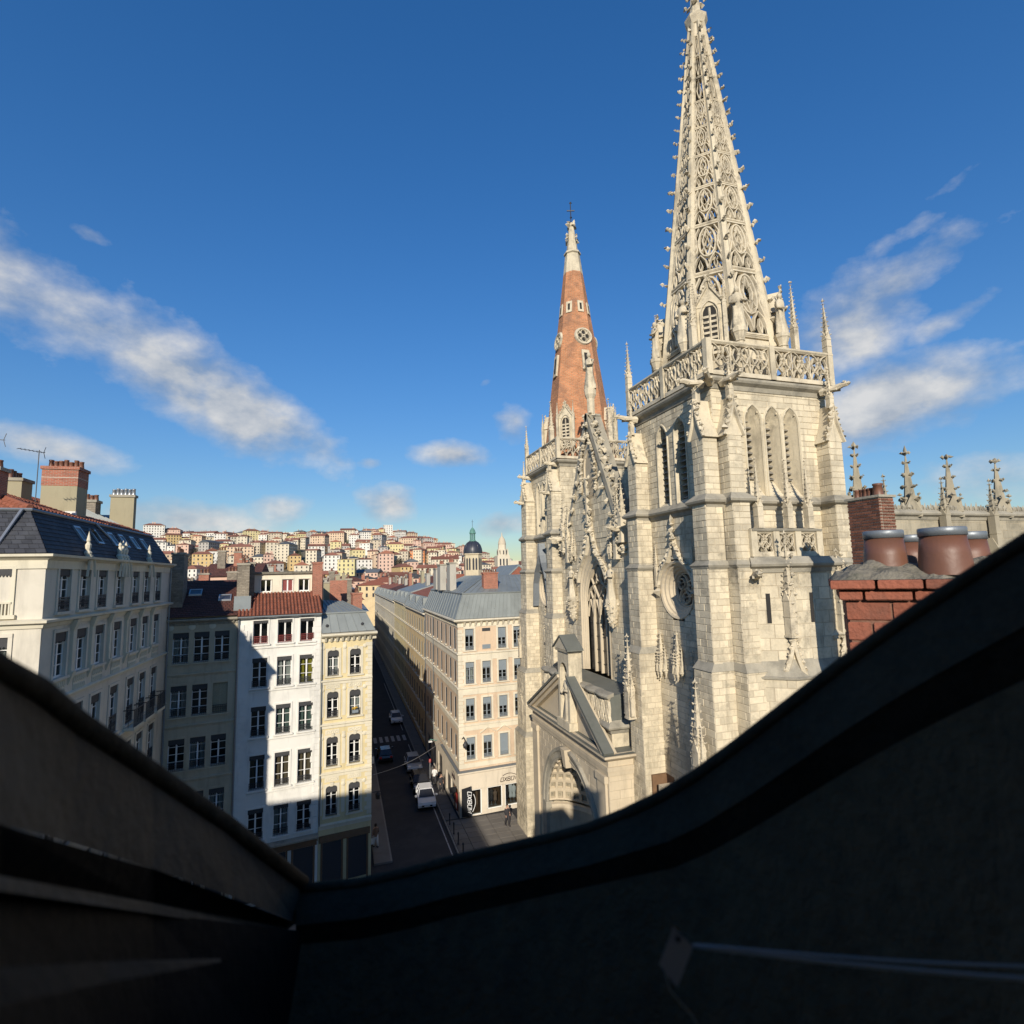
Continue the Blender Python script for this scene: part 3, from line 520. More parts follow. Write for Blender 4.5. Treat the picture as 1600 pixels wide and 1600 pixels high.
wstyle('att', .78, .95, rows=1, sur=.05, surm='pl_cream', depth=.16, sill=True)
wstyle('attm', .78, .95, rows=1, sur=.05, surm='pl_cream', depth=.16, blind=.97, blindm='frame_maroon')
wstyle('far', .95, 1.8, cols=1, rows=1, frame='frame_grey', sur=.0, surm='pl_band', depth=.07, panem='pane_far')

# ------------------------------------------------------------------ corner block with slate mansard on the left
SX, SY = -11.2, 26.1
B1 = thing('apartment_building', 'cream corner apartment building with dark slate mansard and ornate dormer crests', 'building', (-16, 34, 0))
PE, dE, LE = (SX, SY), (0, 1), 16.4
Yc = [27.7, 29.6, 31.5, 33.7, 36.0, 37.9, 39.95]
holes = []
ROW1 = ((20.9, 1.8, 'b1g'), (18.2, 1.85, 'b1'), (14.4, 2.4, 'b1t'), (11.0, 2.4, 'b1t'), (7.4, 2.4, 'b1t'))
wl = MB()
for (z, h, st) in ROW1:
    for k, y in enumerate(Yc): holes.append((y-SY-.525, y-SY+.525, z, z+h))
wallgrid(wl, PE, dE, LE, 0, 23.2, holes, .16)
PS, dS = (SX-14, SY), (1, 0)
hs_ = []
for x in (1.6, 3.6, 5.6, 7.6, 9.6, 12.45):
    for (z, h, st) in ROW1:
        if x > 12 and z > 20: continue
        hs_.append((x-.525, x+.525, z, z+h))
wallgrid(wl, PS, dS, 14, 0, 23.2, hs_, .16)
wl.poly([(SX-14, SY, 0), (SX-14, SY+LE, 0), (SX-14, SY+LE, 23.2), (SX-14, SY, 23.2)]); wl.poly([(SX-14, SY+LE, 0), (SX, SY+LE, 0), (SX, SY+LE, 23.2), (SX-14, SY+LE, 23.2)])
wl.build('wall', 'pl_cream', B1)
for (z, h, st) in ROW1:
    for k, y in enumerate(Yc): window(B1, WS['b1c' if (z == 18.2 and k in (0, 1, 2)) else (st+'c' if random.random() < .4 else st)], PE, dE, y-SY, z)
for (a, b, z, e) in hs_: window(B1, WS['b1t' if e-z > 2.2 else 'b1g' if e-z < 1.83 else 'b1c'], PS, dS, (a+b)/2, z)
# blind window panel with fretwork on the lit end wall
m = MB(); X0 = SX-1.55
m.box(X0-.62, X0-.5, SY-.06, SY+.01, 20.9, 22.75); m.box(X0+.5, X0+.62, SY-.06, SY+.01, 20.9, 22.75); m.box(X0-.62, X0+.62, SY-.07, SY+.01, 22.751, 22.9); m.box(X0-.7, X0+.7, SY-.12, SY+.01, 20.75, 20.9); m.build('blind_window_frame', 'pl_trim', B1)
m = MB(); m.box(X0-.5, X0+.5, SY-.03, SY+.01, 22.45, 22.75)
for i in range(9): x = X0-.45+i*.11; m.hexa([(x-.01, SY-.03, 22.36), (x+.01, SY-.03, 22.36), (x+.01, SY+.01, 22.36), (x-.01, SY+.01, 22.36)], [(x-.05, SY-.03, 22.45), (x+.05, SY-.03, 22.45), (x+.05, SY+.01, 22.45), (x-.05, SY+.01, 22.45)])
m.build('fretwork_valance', 'valance', B1)
m = MB(); m.box(X0-.55, X0+.55, SY-.1, SY+.01, 21.33, 21.4)
for i in range(10): x = X0-.5+i*.11; m.box(x-.025, x+.025, SY-.08, SY-.03, 20.9, 21.33)
m.build('balustrade', 'pl_trim', B1)
pts = [(SX-14, SY), (SX, SY), (SX, SY+LE)]
for z, pr, mt in ((20.55, [(0, -.22), (.06, -.2), (.1, -.05), (.26, 0), (.28, .1), (.0, .16)], 'pl_trim'), (23.12, [(0, -.45), (.06, -.45), (.08, -.12), (.2, -.04), (.34, .02), (.36, .12), (.0, .14)], 'pl_trim'), (17.3, PROF_S, 'pl_trim'), (14.0, PROF_S, 'pl_trim'), (4.4, PROF_S, 'pl_trim')):
    m = MB(); m.sweep([(x, y, z) for x, y in pts], pr); m.build('cornice' if z > 20 else 'string_course', mt, B1)
# decorated panels under the second row and pilaster consoles between
pm = MB(); pm.box(-.55, .55, -.03, .01, 0, .8)
for i in range(6):
    for j in range(2): pm.path([(-.46+i*.184+.07*math.cos(a), -.03, .22+j*.36+.13*math.sin(a)) for a in np.linspace(0, 6.28, 9)], .035, .03, (0, -1, 0))
pmesh = pm.mesh('relief_panel', 'pl_trim')
for y in Yc:
    inst('relief_panel', pmesh, B1, (SX, y, 17.32), R(90))
cm = MB(); cm.hexa([(-.09, -.04, 0), (.09, -.04, 0), (.09, .01, 0), (-.09, .01, 0)], [(-.14, -.22, .55), (.14, -.22, .55), (.14, .01, .55), (-.14, .01, .55)]); cm.box(-.11, .11, -.12, .01, .55, 2.3); cm.hexa([(-.12, -.14, 2.3), (.12, -.14, 2.3), (.12, .01, 2.3), (-.12, .01, 2.3)], [(-.2, -.3, 2.75), (.2, -.3, 2.75), (.2, .01, 2.75), (-.2, .01, 2.75)]); cme = cm.mesh('console_pilaster', 'pl_trim')
for i in range(6): inst('console_pilaster', cme, B1, (SX, (Yc[i]+Yc[i+1])/2, 17.75), R(90))
# balconies of wrought iron lower down
for y in (36.0, 37.9, 39.95):
    m = MB(); m.box(SX, SX+.55, y-.75, y+.75, 14.1, 14.25); b = m.build('balcony', 'pl_trim', B1); r_ = MB(); r_.box(SX+.5, SX+.53, y-.75, y+.75, 15.15, 15.2)
    for i in range(14): yy = y-.72+i*.11; r_.box(SX+.505, SX+.525, yy-.01, yy+.01, 14.25, 15.15)
    for yy in (y-.74, y+.72): r_.box(SX, SX+.52, yy, yy+.02, 15.15, 15.2); r_.box(SX+.25, SX+.27, yy, yy+.02, 14.25, 15.15)
    r_.build('railing', 'iron', b)
# carved dormer crests above the eaves
def crest(y, hh):
    m = MB(); m.box(SX-.12, SX+.22, y-.12, y+.12, 22.9, 23.35)
    for s_ in (-1, 1): m.path([(SX+.2, y+s_*(.16+.25*t), 23.25-.9*t**1.5) for t in np.linspace(0, 1, 6)], .1, .08, (1, 0, 0))
    m.lathe((SX+.05, y, 23.35), [(.14, 0), (.17, .1), (.09, .2), (.12, .32), (.13, .45), (.06, .58), (.09, .66), (.0, hh)], 8); m.build('dormer_crest', 'pl_trim', B1)
for y, hh in ((29.6, 1.1), (33.35, .9), (33.75, .95), (34.15, .9), (37.9, .95)): crest(y, hh)
# mansard
ze, zt, sb = 23.28, 25.12, 1.2
e = [(SX-14, SY, ze), (SX, SY, ze), (SX, SY+LE, ze)]; tp = [(SX-14, SY+sb, zt), (SX-sb, SY+sb, zt), (SX-sb, SY+LE, zt)]
m = MB(); m.poly([e[0], e[1], tp[1], tp[0]]); m.poly([e[1], e[2], tp[2], tp[1]]); m.poly([e[2], (SX-14, SY+LE, ze), (SX-14, SY+LE, zt), tp[2]]); rf = m.build('mansard_roof', 'slate', B1)
courses_slope(e[0], e[1], tp[1], tp[0], .21, .33, root=rf); courses_slope(e[1], e[2], tp[2], tp[1], .21, .33, root=rf)
m = MB(); m.sweep([(x, y, z) for x, y, z in tp], [(0, -.05), (.1, -.04), (.14, .02), (.1, .08), (0, .08)]); m.build('gutter', 'lead', rf)
m = MB(); m.tube([(SX-1.35-.05, SY+sb-.16, zt+.02), (SX-1.75, SY+.02, ze+.1), (SX-1.78, SY-.05, 23.2)], .06, 7); m.tube([(SX-sb+.12, 33.3, zt), (SX-.1, 35.2, ze+.12)], .055, 6); m.build('downpipe', 'metal_grey', B1)
# skylights in the slate slope
def slope_pt(y, t, l): nx, nz = (zt-ze), sb; k = math.hypot(nx, nz); return np.array((SX-sb*t+nx/k*l, y, ze+(zt-ze)*t+nz/k*l))
for i, y in enumerate((30.6, 32.3, 34.4, 35.9, 37.6, 39.3)):
    m = MB(); a, b = .38, .78; tilt = i == 1
    for (y0, y1, t0, t1) in ((y-.34, y-.27, a, b), (y+.27, y+.34, a, b), (y-.27, y+.27, a, a+.05), (y-.27, y+.27, b-.05, b)):
        m.hexa([slope_pt(y0, t0, .02), slope_pt(y1, t0, .02), slope_pt(y1, t1, .02), slope_pt(y0, t1, .02)], [slope_pt(y0, t0, .1), slope_pt(y1, t0, .1), slope_pt(y1, t1, .1), slope_pt(y0, t1, .1)])
    s_ = m.build('skylight', 'metal_grey', B1); m = MB()
    if tilt: q0, q1 = slope_pt(y, b, .1), slope_pt(y, b, .1)+np.array((.75, 0, -.12)); m.poly([q0+(0, -.27, 0), q0+(0, .27, 0), q1+(0, .27, 0), q1+(0, -.27, 0)])
    else: m.poly([slope_pt(y-.27, a+.03, .07), slope_pt(y+.27, a+.03, .07), slope_pt(y+.27, b-.03, .07), slope_pt(y-.27, b-.03, .07)])
    m.build('pane', 'dark_window' if not tilt else 'metal_grey', s_)
# red tiled roof above
zr = 27.6; hp = [(SX-14, SY+sb, zt+.05), (SX-sb-.02, SY+sb, zt+.05), (SX-sb-.02, SY+LE, zt+.05)]; rd = [(SX-14, SY+8.2, zr), (SX-8.0, SY+8.2, zr), (SX-8.0, SY+LE, zr)]
m = MB(); m.poly([hp[0], hp[1], rd[1], rd[0]]); m.poly([hp[1], hp[2], rd[2], rd[1]]); m.poly([rd[0], rd[1], rd[2], (SX-14, SY+LE, zr-.4)]); m.poly([hp[2], (SX-14, SY+LE, zt), (SX-14, SY+LE, zr-.4), rd[2]]); m.build('tile_roof', 'tile_red', B1)
canal_tiles(hp[0], hp[1], rd[1], rd[0], .32, 'tile_clay', B1); canal_tiles(hp[1], hp[2], rd[2], rd[1], .32, 'tile_clay', B1)
m = MB(); m.tube([np.array(hp[1])+(0, 0, .08), np.array(rd[1])+(0, 0, .1)], .12, 6); m.build('hip_tiles', 'tile_clay', B1)
o = chimney(B1, -14.75, -13.2, 33.3, 34.5, 24.8, 28.1, 'pl_olive', 7, ('brick_red', .85), along='x', capm='brick_red')
m = MB(); m.box(-14.77, -13.18, 33.28, 34.52, 27.5, 27.54); m.build('pale_band', 'mortar_joint', o)
m = MB(); m.box(-14.7, -13.15, 33.15, 33.3, 25.3, 25.75); m.build('flashing', 'pl_white', o)
chimney(B1, -16.8, -15.7, 33.6, 34.6, 25, 27.5, 'pl_olive', 4, along='y'); chimney(B1, -14.75, -13.4, 42.0, 42.45, 24.6, 27.9, 'pl_olive', 6, along='x', pm='metal_grey')
chimney(B1, -16.4, -15.2, 41.0, 41.8, 25, 27.4, 'rubble', 5, along='x')
chimney(B1, -14.9, -14.2, 28.6, 29.3, 25.5, 27.15, 'brick_red', 2, along='x')
m = MB(); m.poly([(-17.5, 40.2, 25.2), (-13.9, 40.2, 25.2), (-14.6, 43.5, 26.7), (-18, 43.5, 26.7)]); m.build('zinc_roof', 'zinc', B1)
zinc_slope(B1, (-13.9, 36.5, 25.75), (-13.9, 41.8, 25.75), (-16, 41.8, 26.95), (-16, 36.5, 26.95), 10)
# aerials
def aerial(x, y, z0, h, ang, n=7):
    t = thing('roof_aerial', 'thin metal television aerial on the red tiled roof' if n == 7 else 'short metal television aerial beside the small brick stack', 'aerial', (x, y, z0)); m = MB(); m.tube([(x, y, z0), (x, y, z0+h)], .022, 5); m.build('mast', 'iron', t); m = MB(); dx, dy = math.cos(ang), math.sin(ang)
    m.bar((x-dx*.9, y-dy*.9, z0+h-.1), (x+dx*.25, y+dy*.25, z0+h-.1), .025)
    for i in range(n): f_ = -.85+i*.17; m.bar((x+dx*f_-dy*.2, y+dy*f_+dx*.2, z0+h-.1), (x+dx*f_+dy*.2, y+dy*f_-dx*.2, z0+h-.1), .014)
    for s_ in (-1, 1): m.bar((x+dx*.2, y+dy*.2, z0+h-.1), (x+dx*.28, y+dy*.28, z0+h-.1+s_*.3), .02)
    m.build('boom', 'iron', t)
aerial(-14.9, 33.2, 25.7, 3.2, R(50)); aerial(-14.5, 28.9, 27.1, 1.4, R(10), 6)

# ------------------------------------------------------------------ the row facing the square (8 degrees off the grid)
TH = R(8); RD = (math.cos(TH), math.sin(TH)); RP = onZ(580, 1270, 4.5)[:2]
def rowP(s): return (RP[0]+RD[0]*s, RP[1]+RD[1]*s)
def body(root, s0, s1, depth, z1, m, z0=0.0, front=False):
    n = (-RD[1], RD[0]); a, b = rowP(s0), rowP(s1); c = (b[0]+n[0]*depth, b[1]+n[1]*depth); dd = (a[0]+n[0]*depth, a[1]+n[1]*depth); q = MB()
    for p, r in ((b, c), (c, dd), (dd, a)): q.poly([(*p, z0), (*r, z0), (*r, z1), (*p, z1)])
    q.poly([(*a, z1), (*b, z1), (*c, z1), (*dd, z1)]); return q
def back(s, t, z): n = (-RD[1], RD[0]); p = rowP(s); return np.array((p[0]+n[0]*t, p[1]+n[1]*t, z))
def rowbuilding(root, s0, s1, z1, rows, us, wallm, depth=12.0):
    P = rowP(s0); L = s1-s0; hl = [(u-WS[st[k] if isinstance(st, (list, tuple)) else st]['w']/2, u+WS[st[k] if isinstance(st, (list, tuple)) else st]['w']/2, z, z+WS[st[k] if isinstance(st, (list, tuple)) else st]['h']) for (z, st) in rows for k, u in enumerate(us)]
    q = body(root, s0, s1, depth, z1, wallm); wallgrid(q, P, RD, L, 0, z1, hl, .24); w_ = q.build('wall', wallm, root)
    for (z, st) in rows:
        for k, u in enumerate(us): window(root, WS[st[k] if isinstance(st, (list, tuple)) else st], P, RD, u, z)
    return w_
# beige house in shade
B2 = thing('apartment_building', 'shaded beige apartment house with three bays between the corner block and the white house', 'building', (*rowP(-11.5), 0))
s0, s1 = -13.75, -9.40
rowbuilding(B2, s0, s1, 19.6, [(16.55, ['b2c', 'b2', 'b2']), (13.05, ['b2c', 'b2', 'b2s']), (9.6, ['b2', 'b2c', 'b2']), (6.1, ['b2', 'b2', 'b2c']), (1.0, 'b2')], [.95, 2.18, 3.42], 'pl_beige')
P2 = rowP(s0)
for z in (19.35,): course(B2, P2, RD, 0, s1-s0, z, [(0, -.3), (.06, -.28), (.1, -.1), (.32, -.03), (.4, .05), (.4, .14), (0, .18)], 'stone_grey', 'cornice')
for z in (15.75, 12.4, 8.9, 5.3): course(B2, P2, RD, 0, s1-s0, z, PROF_S, 'pl_beige')
brackets(B2, P2, RD, .1, s1-s0-.1, 19.3, 14, 'stone_grey', .1, .22, .28)
md = MB(); md.lathe((0, 0, 0), [(.0, .03), (.1, .05), (.13, .02), (.2, .05), (.22, .0)], 12); md_me = md.mesh('medallion', 'pl_trim', True)
for u in (.3, 1.57, 2.8):
    o = inst('medallion', md_me, B2, line3(P2, RD, u, .0, 18.95)); o.rotation_euler = (R(90), 0, TH)
for u in (.32, 1.57, 2.8, 4.03):
    m = MB(); m.sweep([line3(P2, RD, u-.16, .0, 0), line3(P2, RD, u+.16, .0, 0)], [(.0, 4.5), (.05, 4.5), (.05, 18.7), (0, 18.7)]); m.build('pilaster', 'pl_beige', B2)
a, b, c, dd = back(s0, -.35, 19.62), back(s1, -.35, 19.62), back(s1, 6.0, 22.1), back(s0, 6.0, 22.1)
m = MB(); m.poly([a, b, c, dd]); m.poly([dd, c, back(s1, 12, 19.6), back(s0, 12, 19.6)]); m.poly([b, back(s1, 12, 19.6), c]); m.poly([a, dd, back(s0, 12, 19.6)]); m.build('roof', 'tile_brown', B2)
courses_slope(a, b, c, dd, .3, .24, lift=.035, m='tile_brown', name='roof_tiles', root=B2)
for (s_, t_) in ((-12.35, 3.1), (-10.35, 2.0)):
    p = back(s_, t_, 19.62+2.48*(t_+.35)/6.35); m = MB()
    for (ua, ub, va, vb) in ((-.42, -.34, 0, 1), (.34, .42, 0, 1), (-.34, .34, 0, .09), (-.34, .34, .91, 1)):
        q = [back(s_+u, t_+v*.95, 19.62+2.48*(t_+v*.95+.35)/6.35) for u, v in ((ua, va), (ub, va), (ub, vb), (ua, vb))]; m.hexa([x+(0, 0, .02) for x in q], [x+(0, 0, .14) for x in q])
    k_ = m.build('skylight', 'metal_grey', B2); m = MB(); m.poly([back(s_+u, t_+v*.95, 19.72+2.48*(t_+v*.95+.35)/6.35) for u, v in ((-.34, .09), (.34, .09), (.34, .91), (-.34, .91))]); m.build('pane', 'dark_window', k_)
def rchim(root, sa, sb_, ta, tb, z0, z1, m, pots=3, **k):
    q = MB(); pts_ = [back(sa, ta, 0)[:2], back(sb_, ta, 0)[:2], back(sb_, tb, 0)[:2], back(sa, tb, 0)[:2]]; zb = z1-.15; q.hexa([(*p, z0) for p in pts_], [(*p, zb) for p in pts_]); o = q.build('chimney', m, root)
    pc = [back(sa-.06, ta-.06, 0)[:2], back(sb_+.06, ta-.06, 0)[:2], back(sb_+.06, tb+.06, 0)[:2], back(sa-.06, tb+.06, 0)[:2]]; q = MB(); q.hexa([(*p, zb) for p in pc], [(*p, z1) for p in pc]); q.build('cap', k.get('capm', 'stone_grey'), o)
    for i in range(pots): inst('chimney_pot', pot_mesh(.13*rnd(.9, 1.1), k.get('ph', .4)*rnd(.8, 1.1), k.get('pm', 'terracotta_pot')), o, (*back((sa+sb_)/2, ta+(tb-ta)*(i+.5)/pots, 0)[:2], z1), 0)
    return o
rchim(B2, -13.7, -12.95, 1.2, 3.8, 19.6, 24.1, 'rubble', 4); rchim(B2, -9.55, -8.75, 1.0, 2.5, 19.6, 23.3, 'rubble', 4)
m = MB(); q = [back(-9.7, .3, 0), back(-8.6, .3, 0), back(-8.6, 1.0, 0), back(-9.7, 1.0, 0)]; m.hexa([(p[0], p[1], 19.55) for p in q], [(p[0], p[1], 20.0+.9*(i > 1)) for i, p in enumerate(q)]); m.build('flashing', 'zinc', B2)
# white house
B3 = thing('apartment_building', 'white rendered apartment house with clay tile roof and maroon railed top windows', 'building', (*rowP(-6.6), 0))
s0, s1 = -9.38, -3.78
rowbuilding(B3, s0, s1, 19.45, [(17.48, 'b3a'), (14.45, ['b3', 'b3c', 'b3y']), (11.1, ['b3', 'b3g', 'b3g']), (7.55, 'b3b'), (4.25, ['b3', 'b3c', 'b3']), ], [1.48, 3.1, 4.62], 'pl_white')
P3 = rowP(s0)
for z in (17.2, 14.2, 10.85, 7.3): course(B3, P3, RD, .85, 5.25, z, [(0, -.06), (.09, -.04), (.09, .03), (0, .06)], 'pl_white', 'sill_course')
course(B3, P3, RD, 0, s1-s0, 3.7, PROF_C, 'stone_grey', 'shop_cornice'); course(B3, P3, RD, 0, s1-s0, 19.4, [(0, -.14), (.25, -.1), (.42, 0), (.42, .1), (0, .12)], 'lead', 'gutter')
quoins(B3, P3, RD, .0, 4.2, 19.0, .42, 'pl_white', 1); quoins(B3, P3, RD, s1-s0, 4.2, 19.0, .42, 'pl_white', -1)
a, b, c, dd = back(s0-.05, -.45, 19.5), back(s1+.05, -.45, 19.5), back(s1+.05, 2.6, 21.05), back(s0-.05, 2.6, 21.05)
m = MB(); m.poly([a, b, c, dd]); m.poly([b, back(s1, 2.6, 19.4), c]); m.poly([a, dd, back(s0, 2.6, 19.4)]); m.build('roof', 'tile_brown', B3); canal_tiles(a, b, c, dd, .235, root=B3, seg=.42)
# set-back attic storey
q = MB(); A0, A1 = -8.6, -4.2; PA = back(A0, 2.65, 0)[:2]; wallgrid(q, PA, RD, A1-A0, 20.6, 22.55, [(1.0-.39, 1.0+.39, 21.1, 22.05), (2.55-.39, 2.55+.39, 21.1, 22.05), (3.75-.39, 3.75+.39, 21.1, 22.05)], .16)
for p_, r_ in ((back(A1, 2.65, 0), back(A1, 8, 0)), (back(A1, 8, 0), back(A0, 8, 0)), (back(A0, 8, 0), back(A0, 2.65, 0))): q.poly([(p_[0], p_[1], 20), (r_[0], r_[1], 20), (r_[0], r_[1], 22.55), (p_[0], p_[1], 22.55)])
q.poly([back(A0, 2.65, 22.55), back(A1, 2.65, 22.55), back(A1, 8, 22.55), back(A0, 8, 22.55)]); att = q.build('attic_storey', 'pl_light', B3)
for u, st in ((1.0, 'att'), (2.55, 'attm'), (3.75, 'att')): window(B3, WS[st], PA, RD, u, 21.1)
m = MB(); m.sweep([line3(PA, RD, -.05, 0, 22.55), line3(PA, RD, A1-A0+.05, 0, 22.55)], [(0, -.1), (.2, -.08), (.22, .08), (0, .1)]); m.build('parapet_coping', 'mortar_cap', B3)
rchim(B3, -4.25, -3.55, 1.9, 2.75, 20.0, 23.35, 'brick_red', 0, capm='brick_red'); rchim(B3, -8.95, -8.4, 2.2, 4.5, 20.0, 23.4, 'rubble', 3)
m = MB(); m.tube([line3(P3, RD, .05, .12, 19.3), line3(P3, RD, .05, .12, 3.8)], .06, 6); m.build('downpipe', 'metal_grey', B3)
# yellow house
B4 = thing('apartment_building', 'narrow pale yellow corner house with zinc mansard and arched window surrounds', 'building', (*rowP(-1.9), 0))
s0, s1 = -3.76, 0.0
rowbuilding(B4, s0, s1, 17.75, [(14.78, ['b4c', 'b4']), (11.75, ['b4', 'b4c']), (8.3, 'b4b'), (4.85, 'b4b')], [.88, 2.5], 'pl_yellow')
P4 = rowP(s0); L4 = s1-s0
course(B4, P4, RD, 0, L4+.3, 17.75, [(0, -.45), (.06, -.42), (.08, -.16), (.45, -.06), (.55, .04), (.55, .15), (.0, .2)], 'pl_trim', 'cornice'); brackets(B4, P4, RD, .1, L4, 17.62, 9, 'pl_trim', .14, .34, .4)
for z in (14.35, 11.2, 7.75, 4.2): course(B4, P4, RD, 0, L4, z, [(0, -.2), (.06, -.18), (.06, 0), (.15, .05), (.15, .13), (0, .2)], 'pl_trim')
quoins(B4, P4, RD, L4, 4.5, 17.2, .3, 'pl_trim', -1, .5, .34)
for z in (14.9, 11.85, 8.4, 5.0):
    for u in (.12, 1.69): m = MB(); m.sweep([line3(P4, RD, u-.12, 0, z), line3(P4, RD, u+.12, 0, z)], [(0, 0), (.03, 0), (.03, 2.3), (0, 2.3)]); m.build('pilaster', 'pl_trim', B4)
    for u in (.12, 1.69, 3.2): o = inst('medallion', md_me, B4, line3(P4, RD, u, .03, z+1.95)); o.rotation_euler = (R(90), 0, TH); o.scale = (.7, .7, .7)
for z in (14.0, 10.75, 7.4):
    for u in (.88, 2.5):
        m = MB(); m.sweep([line3(P4, RD, u-.5, 0, z), line3(P4, RD, u+.5, 0, z)], [(0, -.16), (.025, -.16), (.025, .16), (0, .16)])
        for t_ in (-.3, 0, .3): p_ = line3(P4, RD, u+t_, .03, z); m.path([(p_[0]+RD[0]*.1*math.cos(g_), p_[1]+RD[1]*.1*math.cos(g_), z+.09*math.sin(g_)) for g_ in np.linspace(0, 6.28, 9)], .04, .03, (RD[1], -RD[0], 0))
        m.build('relief_panel', 'pl_trim', B4)
E_ = back(s1, 0, 0); zinc_slope(B4, back(s0, -.25, 17.98), back(s1+.15, -.25, 17.98), back(s1-.45, .6, 19.35), back(s0, .6, 19.35), 6, name='mansard_roof')
zinc_slope(B4, back(s1+.15, -.25, 17.98), back(s1+.15, 10, 17.98), back(s1-.45, 10, 19.35), back(s1-.45, .6, 19.35), 12, name='mansard_roof')
zinc_slope(B4, back(s0, .6, 19.4), back(s1-.45, .6, 19.4), back(s1-1.6, 5, 20.1), back(s0, 5, 20.3), 8, name='roof_slope'); m = MB(); m.poly([back(s1-.45, .6, 19.4), back(s1-.45, 10, 19.4), back(s1-1.6, 5, 20.1)]); m.poly([back(s0, 5, 20.3), back(s1-1.6, 5, 20.1), back(s1-.45, 10, 19.4), back(s0, 10, 19.4)]); m.build('roof_slope', 'zinc', B4)
m = MB(); m.sweep([back(s0, .6, 19.38), back(s1-.45, .6, 19.38), back(s1-.45, 10, 19.38)], [(0, -.06), (.1, -.04), (.1, .06), (0, .08)]); m.build('roof_edge', 'zinc', B4)
for s_ in (-3.35, -.75): q = back(s_, .02, 18.4); m = MB(); m.lathe((0, 0, 0), [(0, 0), (.1, .0), (.12, .12), (.06, .2)], 8); o = m.build('roof_vent', 'iron', B4); o.location = q
o = rchim(B4, -3.7, -3.45, 2.0, 3.4, 19, 21.9, 'iron', 2, pm='iron', capm='iron'); rchim(B4, -.95, -.2, 3.4, 4.4, 19.2, 20.8, 'brick_red', 3, capm='brick_red')
m = MB(); m.tube([line3(P4, RD, .06, .1, 17.3), line3(P4, RD, .06, .1, 4.3)], .05, 6); m.build('downpipe', 'lead', B4)
m = MB(); m.tube([line3(P2, RD, .12, .1, 19.0), line3(P2, RD, .12, .1, .1)], .055, 6); m.build('downpipe', 'lead', B2); m = MB(); m.tube([(SX+.1, SY+LE-.25, 23.0), (SX+.1, SY+LE-.25, .1)], .06, 6); m.build('downpipe', 'lead', B1)
# a yellow flower box on its railing
p_ = line3(P4, RD, 2.5, .12, 11.95); t = thing('flower_box', 'small iron flower box with yellow blooms on a window railing', 'flower box', p_); m = MB(); m.box(-.22, .22, -.1, .1, 0, .2); m.build('trough', 'shutter_grey', t, loc=p_, rz=TH); m = MB()
for i in range(26): m.blob((rnd(-.2, .2), rnd(-.1, .1), .22+rnd(0, .2)), rnd(.03, .06))
m.build('blooms', 'flower', t, loc=p_, rz=TH, kind='stuff')
# shop fronts at street level under the row
for (root, s0, s1, n_) in ((B3, -9.3, -3.85, 3), (B4, -3.7, -.1, 2), (B2, -13.6, -9.5, 2)):
    wdt = (s1-s0)/n_
    for i in range(n_):
        m = MB(); P_ = rowP(s0+wdt*i); m.sweep([line3(P_, RD, .25, 0, 0), line3(P_, RD, wdt-.25, 0, 0)], [(.02, .3), (.04, .3), (.04, 3.1), (.02, 3.1)]); m.build('shop_window', 'dark_window', root)
        f_ = MB()
        for u in (.12, wdt-.24): f_.sweep([line3(P_, RD, u, 0, 0), line3(P_, RD, u+.12, 0, 0)], [(0, 0), (.1, 0), (.1, 3.3), (0, 3.3)])
        f_.sweep([line3(P_, RD, 0, 0, 0), line3(P_, RD, wdt, 0, 0)], [(0, 3.15), (.12, 3.15), (.12, 3.6), (0, 3.6)]); f_.build('shop_front', 'wood_brown', root)
# ------------------------------------------------------------------ corner shop building across the street
OC = onZ(719, 1279)[:2]; OE = onZ(808, 1262)[:2]; od = (OE-OC)/np.linalg.norm(OE-OC); OD = (float(od[0]), float(od[1])); ON = (-OD[1], OD[0])
B5 = thing('corner_building', 'pale pink corner building with grey zinc mansard above a clothes shop', 'building', (float(OC[0])+4, float(OC[1])+8, 0))
LF, ZE, Y5 = 10.0, 17.75, 72.7; XW = float(OC[0])
rows5 = [(14.95, ['oh', 'os', 'of', 'o', 'oc', 'o']), (11.85, ['oc', 'oh', 'of', 'oh', 'o', 'o']), (8.5, ['oh', 'oh', 'of', 'o', 'o', 'o']), (5.0, ['oh', 'oh', 'os', 'o', 'o', 'o'])]
us5 = [1.12, 2.79, 4.43, 6.05, 7.7, 9.2]
holes = [(u-.43, u+.43, z, z+2.0) for (z, st) in rows5 for u in us5 if not (z > 14 and u == 2.79)]
q = MB(); wallgrid(q, OC, OD, LF, 3.9, ZE, holes, .2)
yw = [53.4, 55.7, 58.2, 60.9, 63.6, 66.4, 68.9, 71.2]; PWs = (XW, Y5); dW = (0, -1)
hw = [(Y5-y-.43, Y5-y+.43, z, z+2.0) for (z, st) in rows5 for y in yw]
wallgrid(q, PWs, dW, Y5-float(OC[1]), 3.9, ZE, hw, .07)
ob = (OC[0]+OD[0]*LF, OC[1]+OD[1]*LF)
for a, b in (((ob[0], ob[1]), (ob[0], Y5)), ((ob[0], Y5), (XW, Y5))): q.poly([(*a, 0), (*b, 0), (*b, ZE), (*a, ZE)])
q.build('wall', 'pl_pink', B5)
for (z, st) in rows5:
    for k, u in enumerate(us5):
        if z > 14 and u == 2.79: continue
        window(B5, WS[st[k]], OC, OD, u, z)
    for y in yw: window(B5, WS['ow'], PWs, dW, Y5-y, z)
m = MB(); P_ = line3(OC, OD, 2.79, 0, 15.0)                      # painted blind window
m.sweep([line3(OC, OD, 2.33, 0, 0), line3(OC, OD, 3.25, 0, 0)], [(0, 14.95), (.05, 14.95), (.05, 17.0), (0, 17.0)]); m.build('blind_window', 'pl_pink', B5)
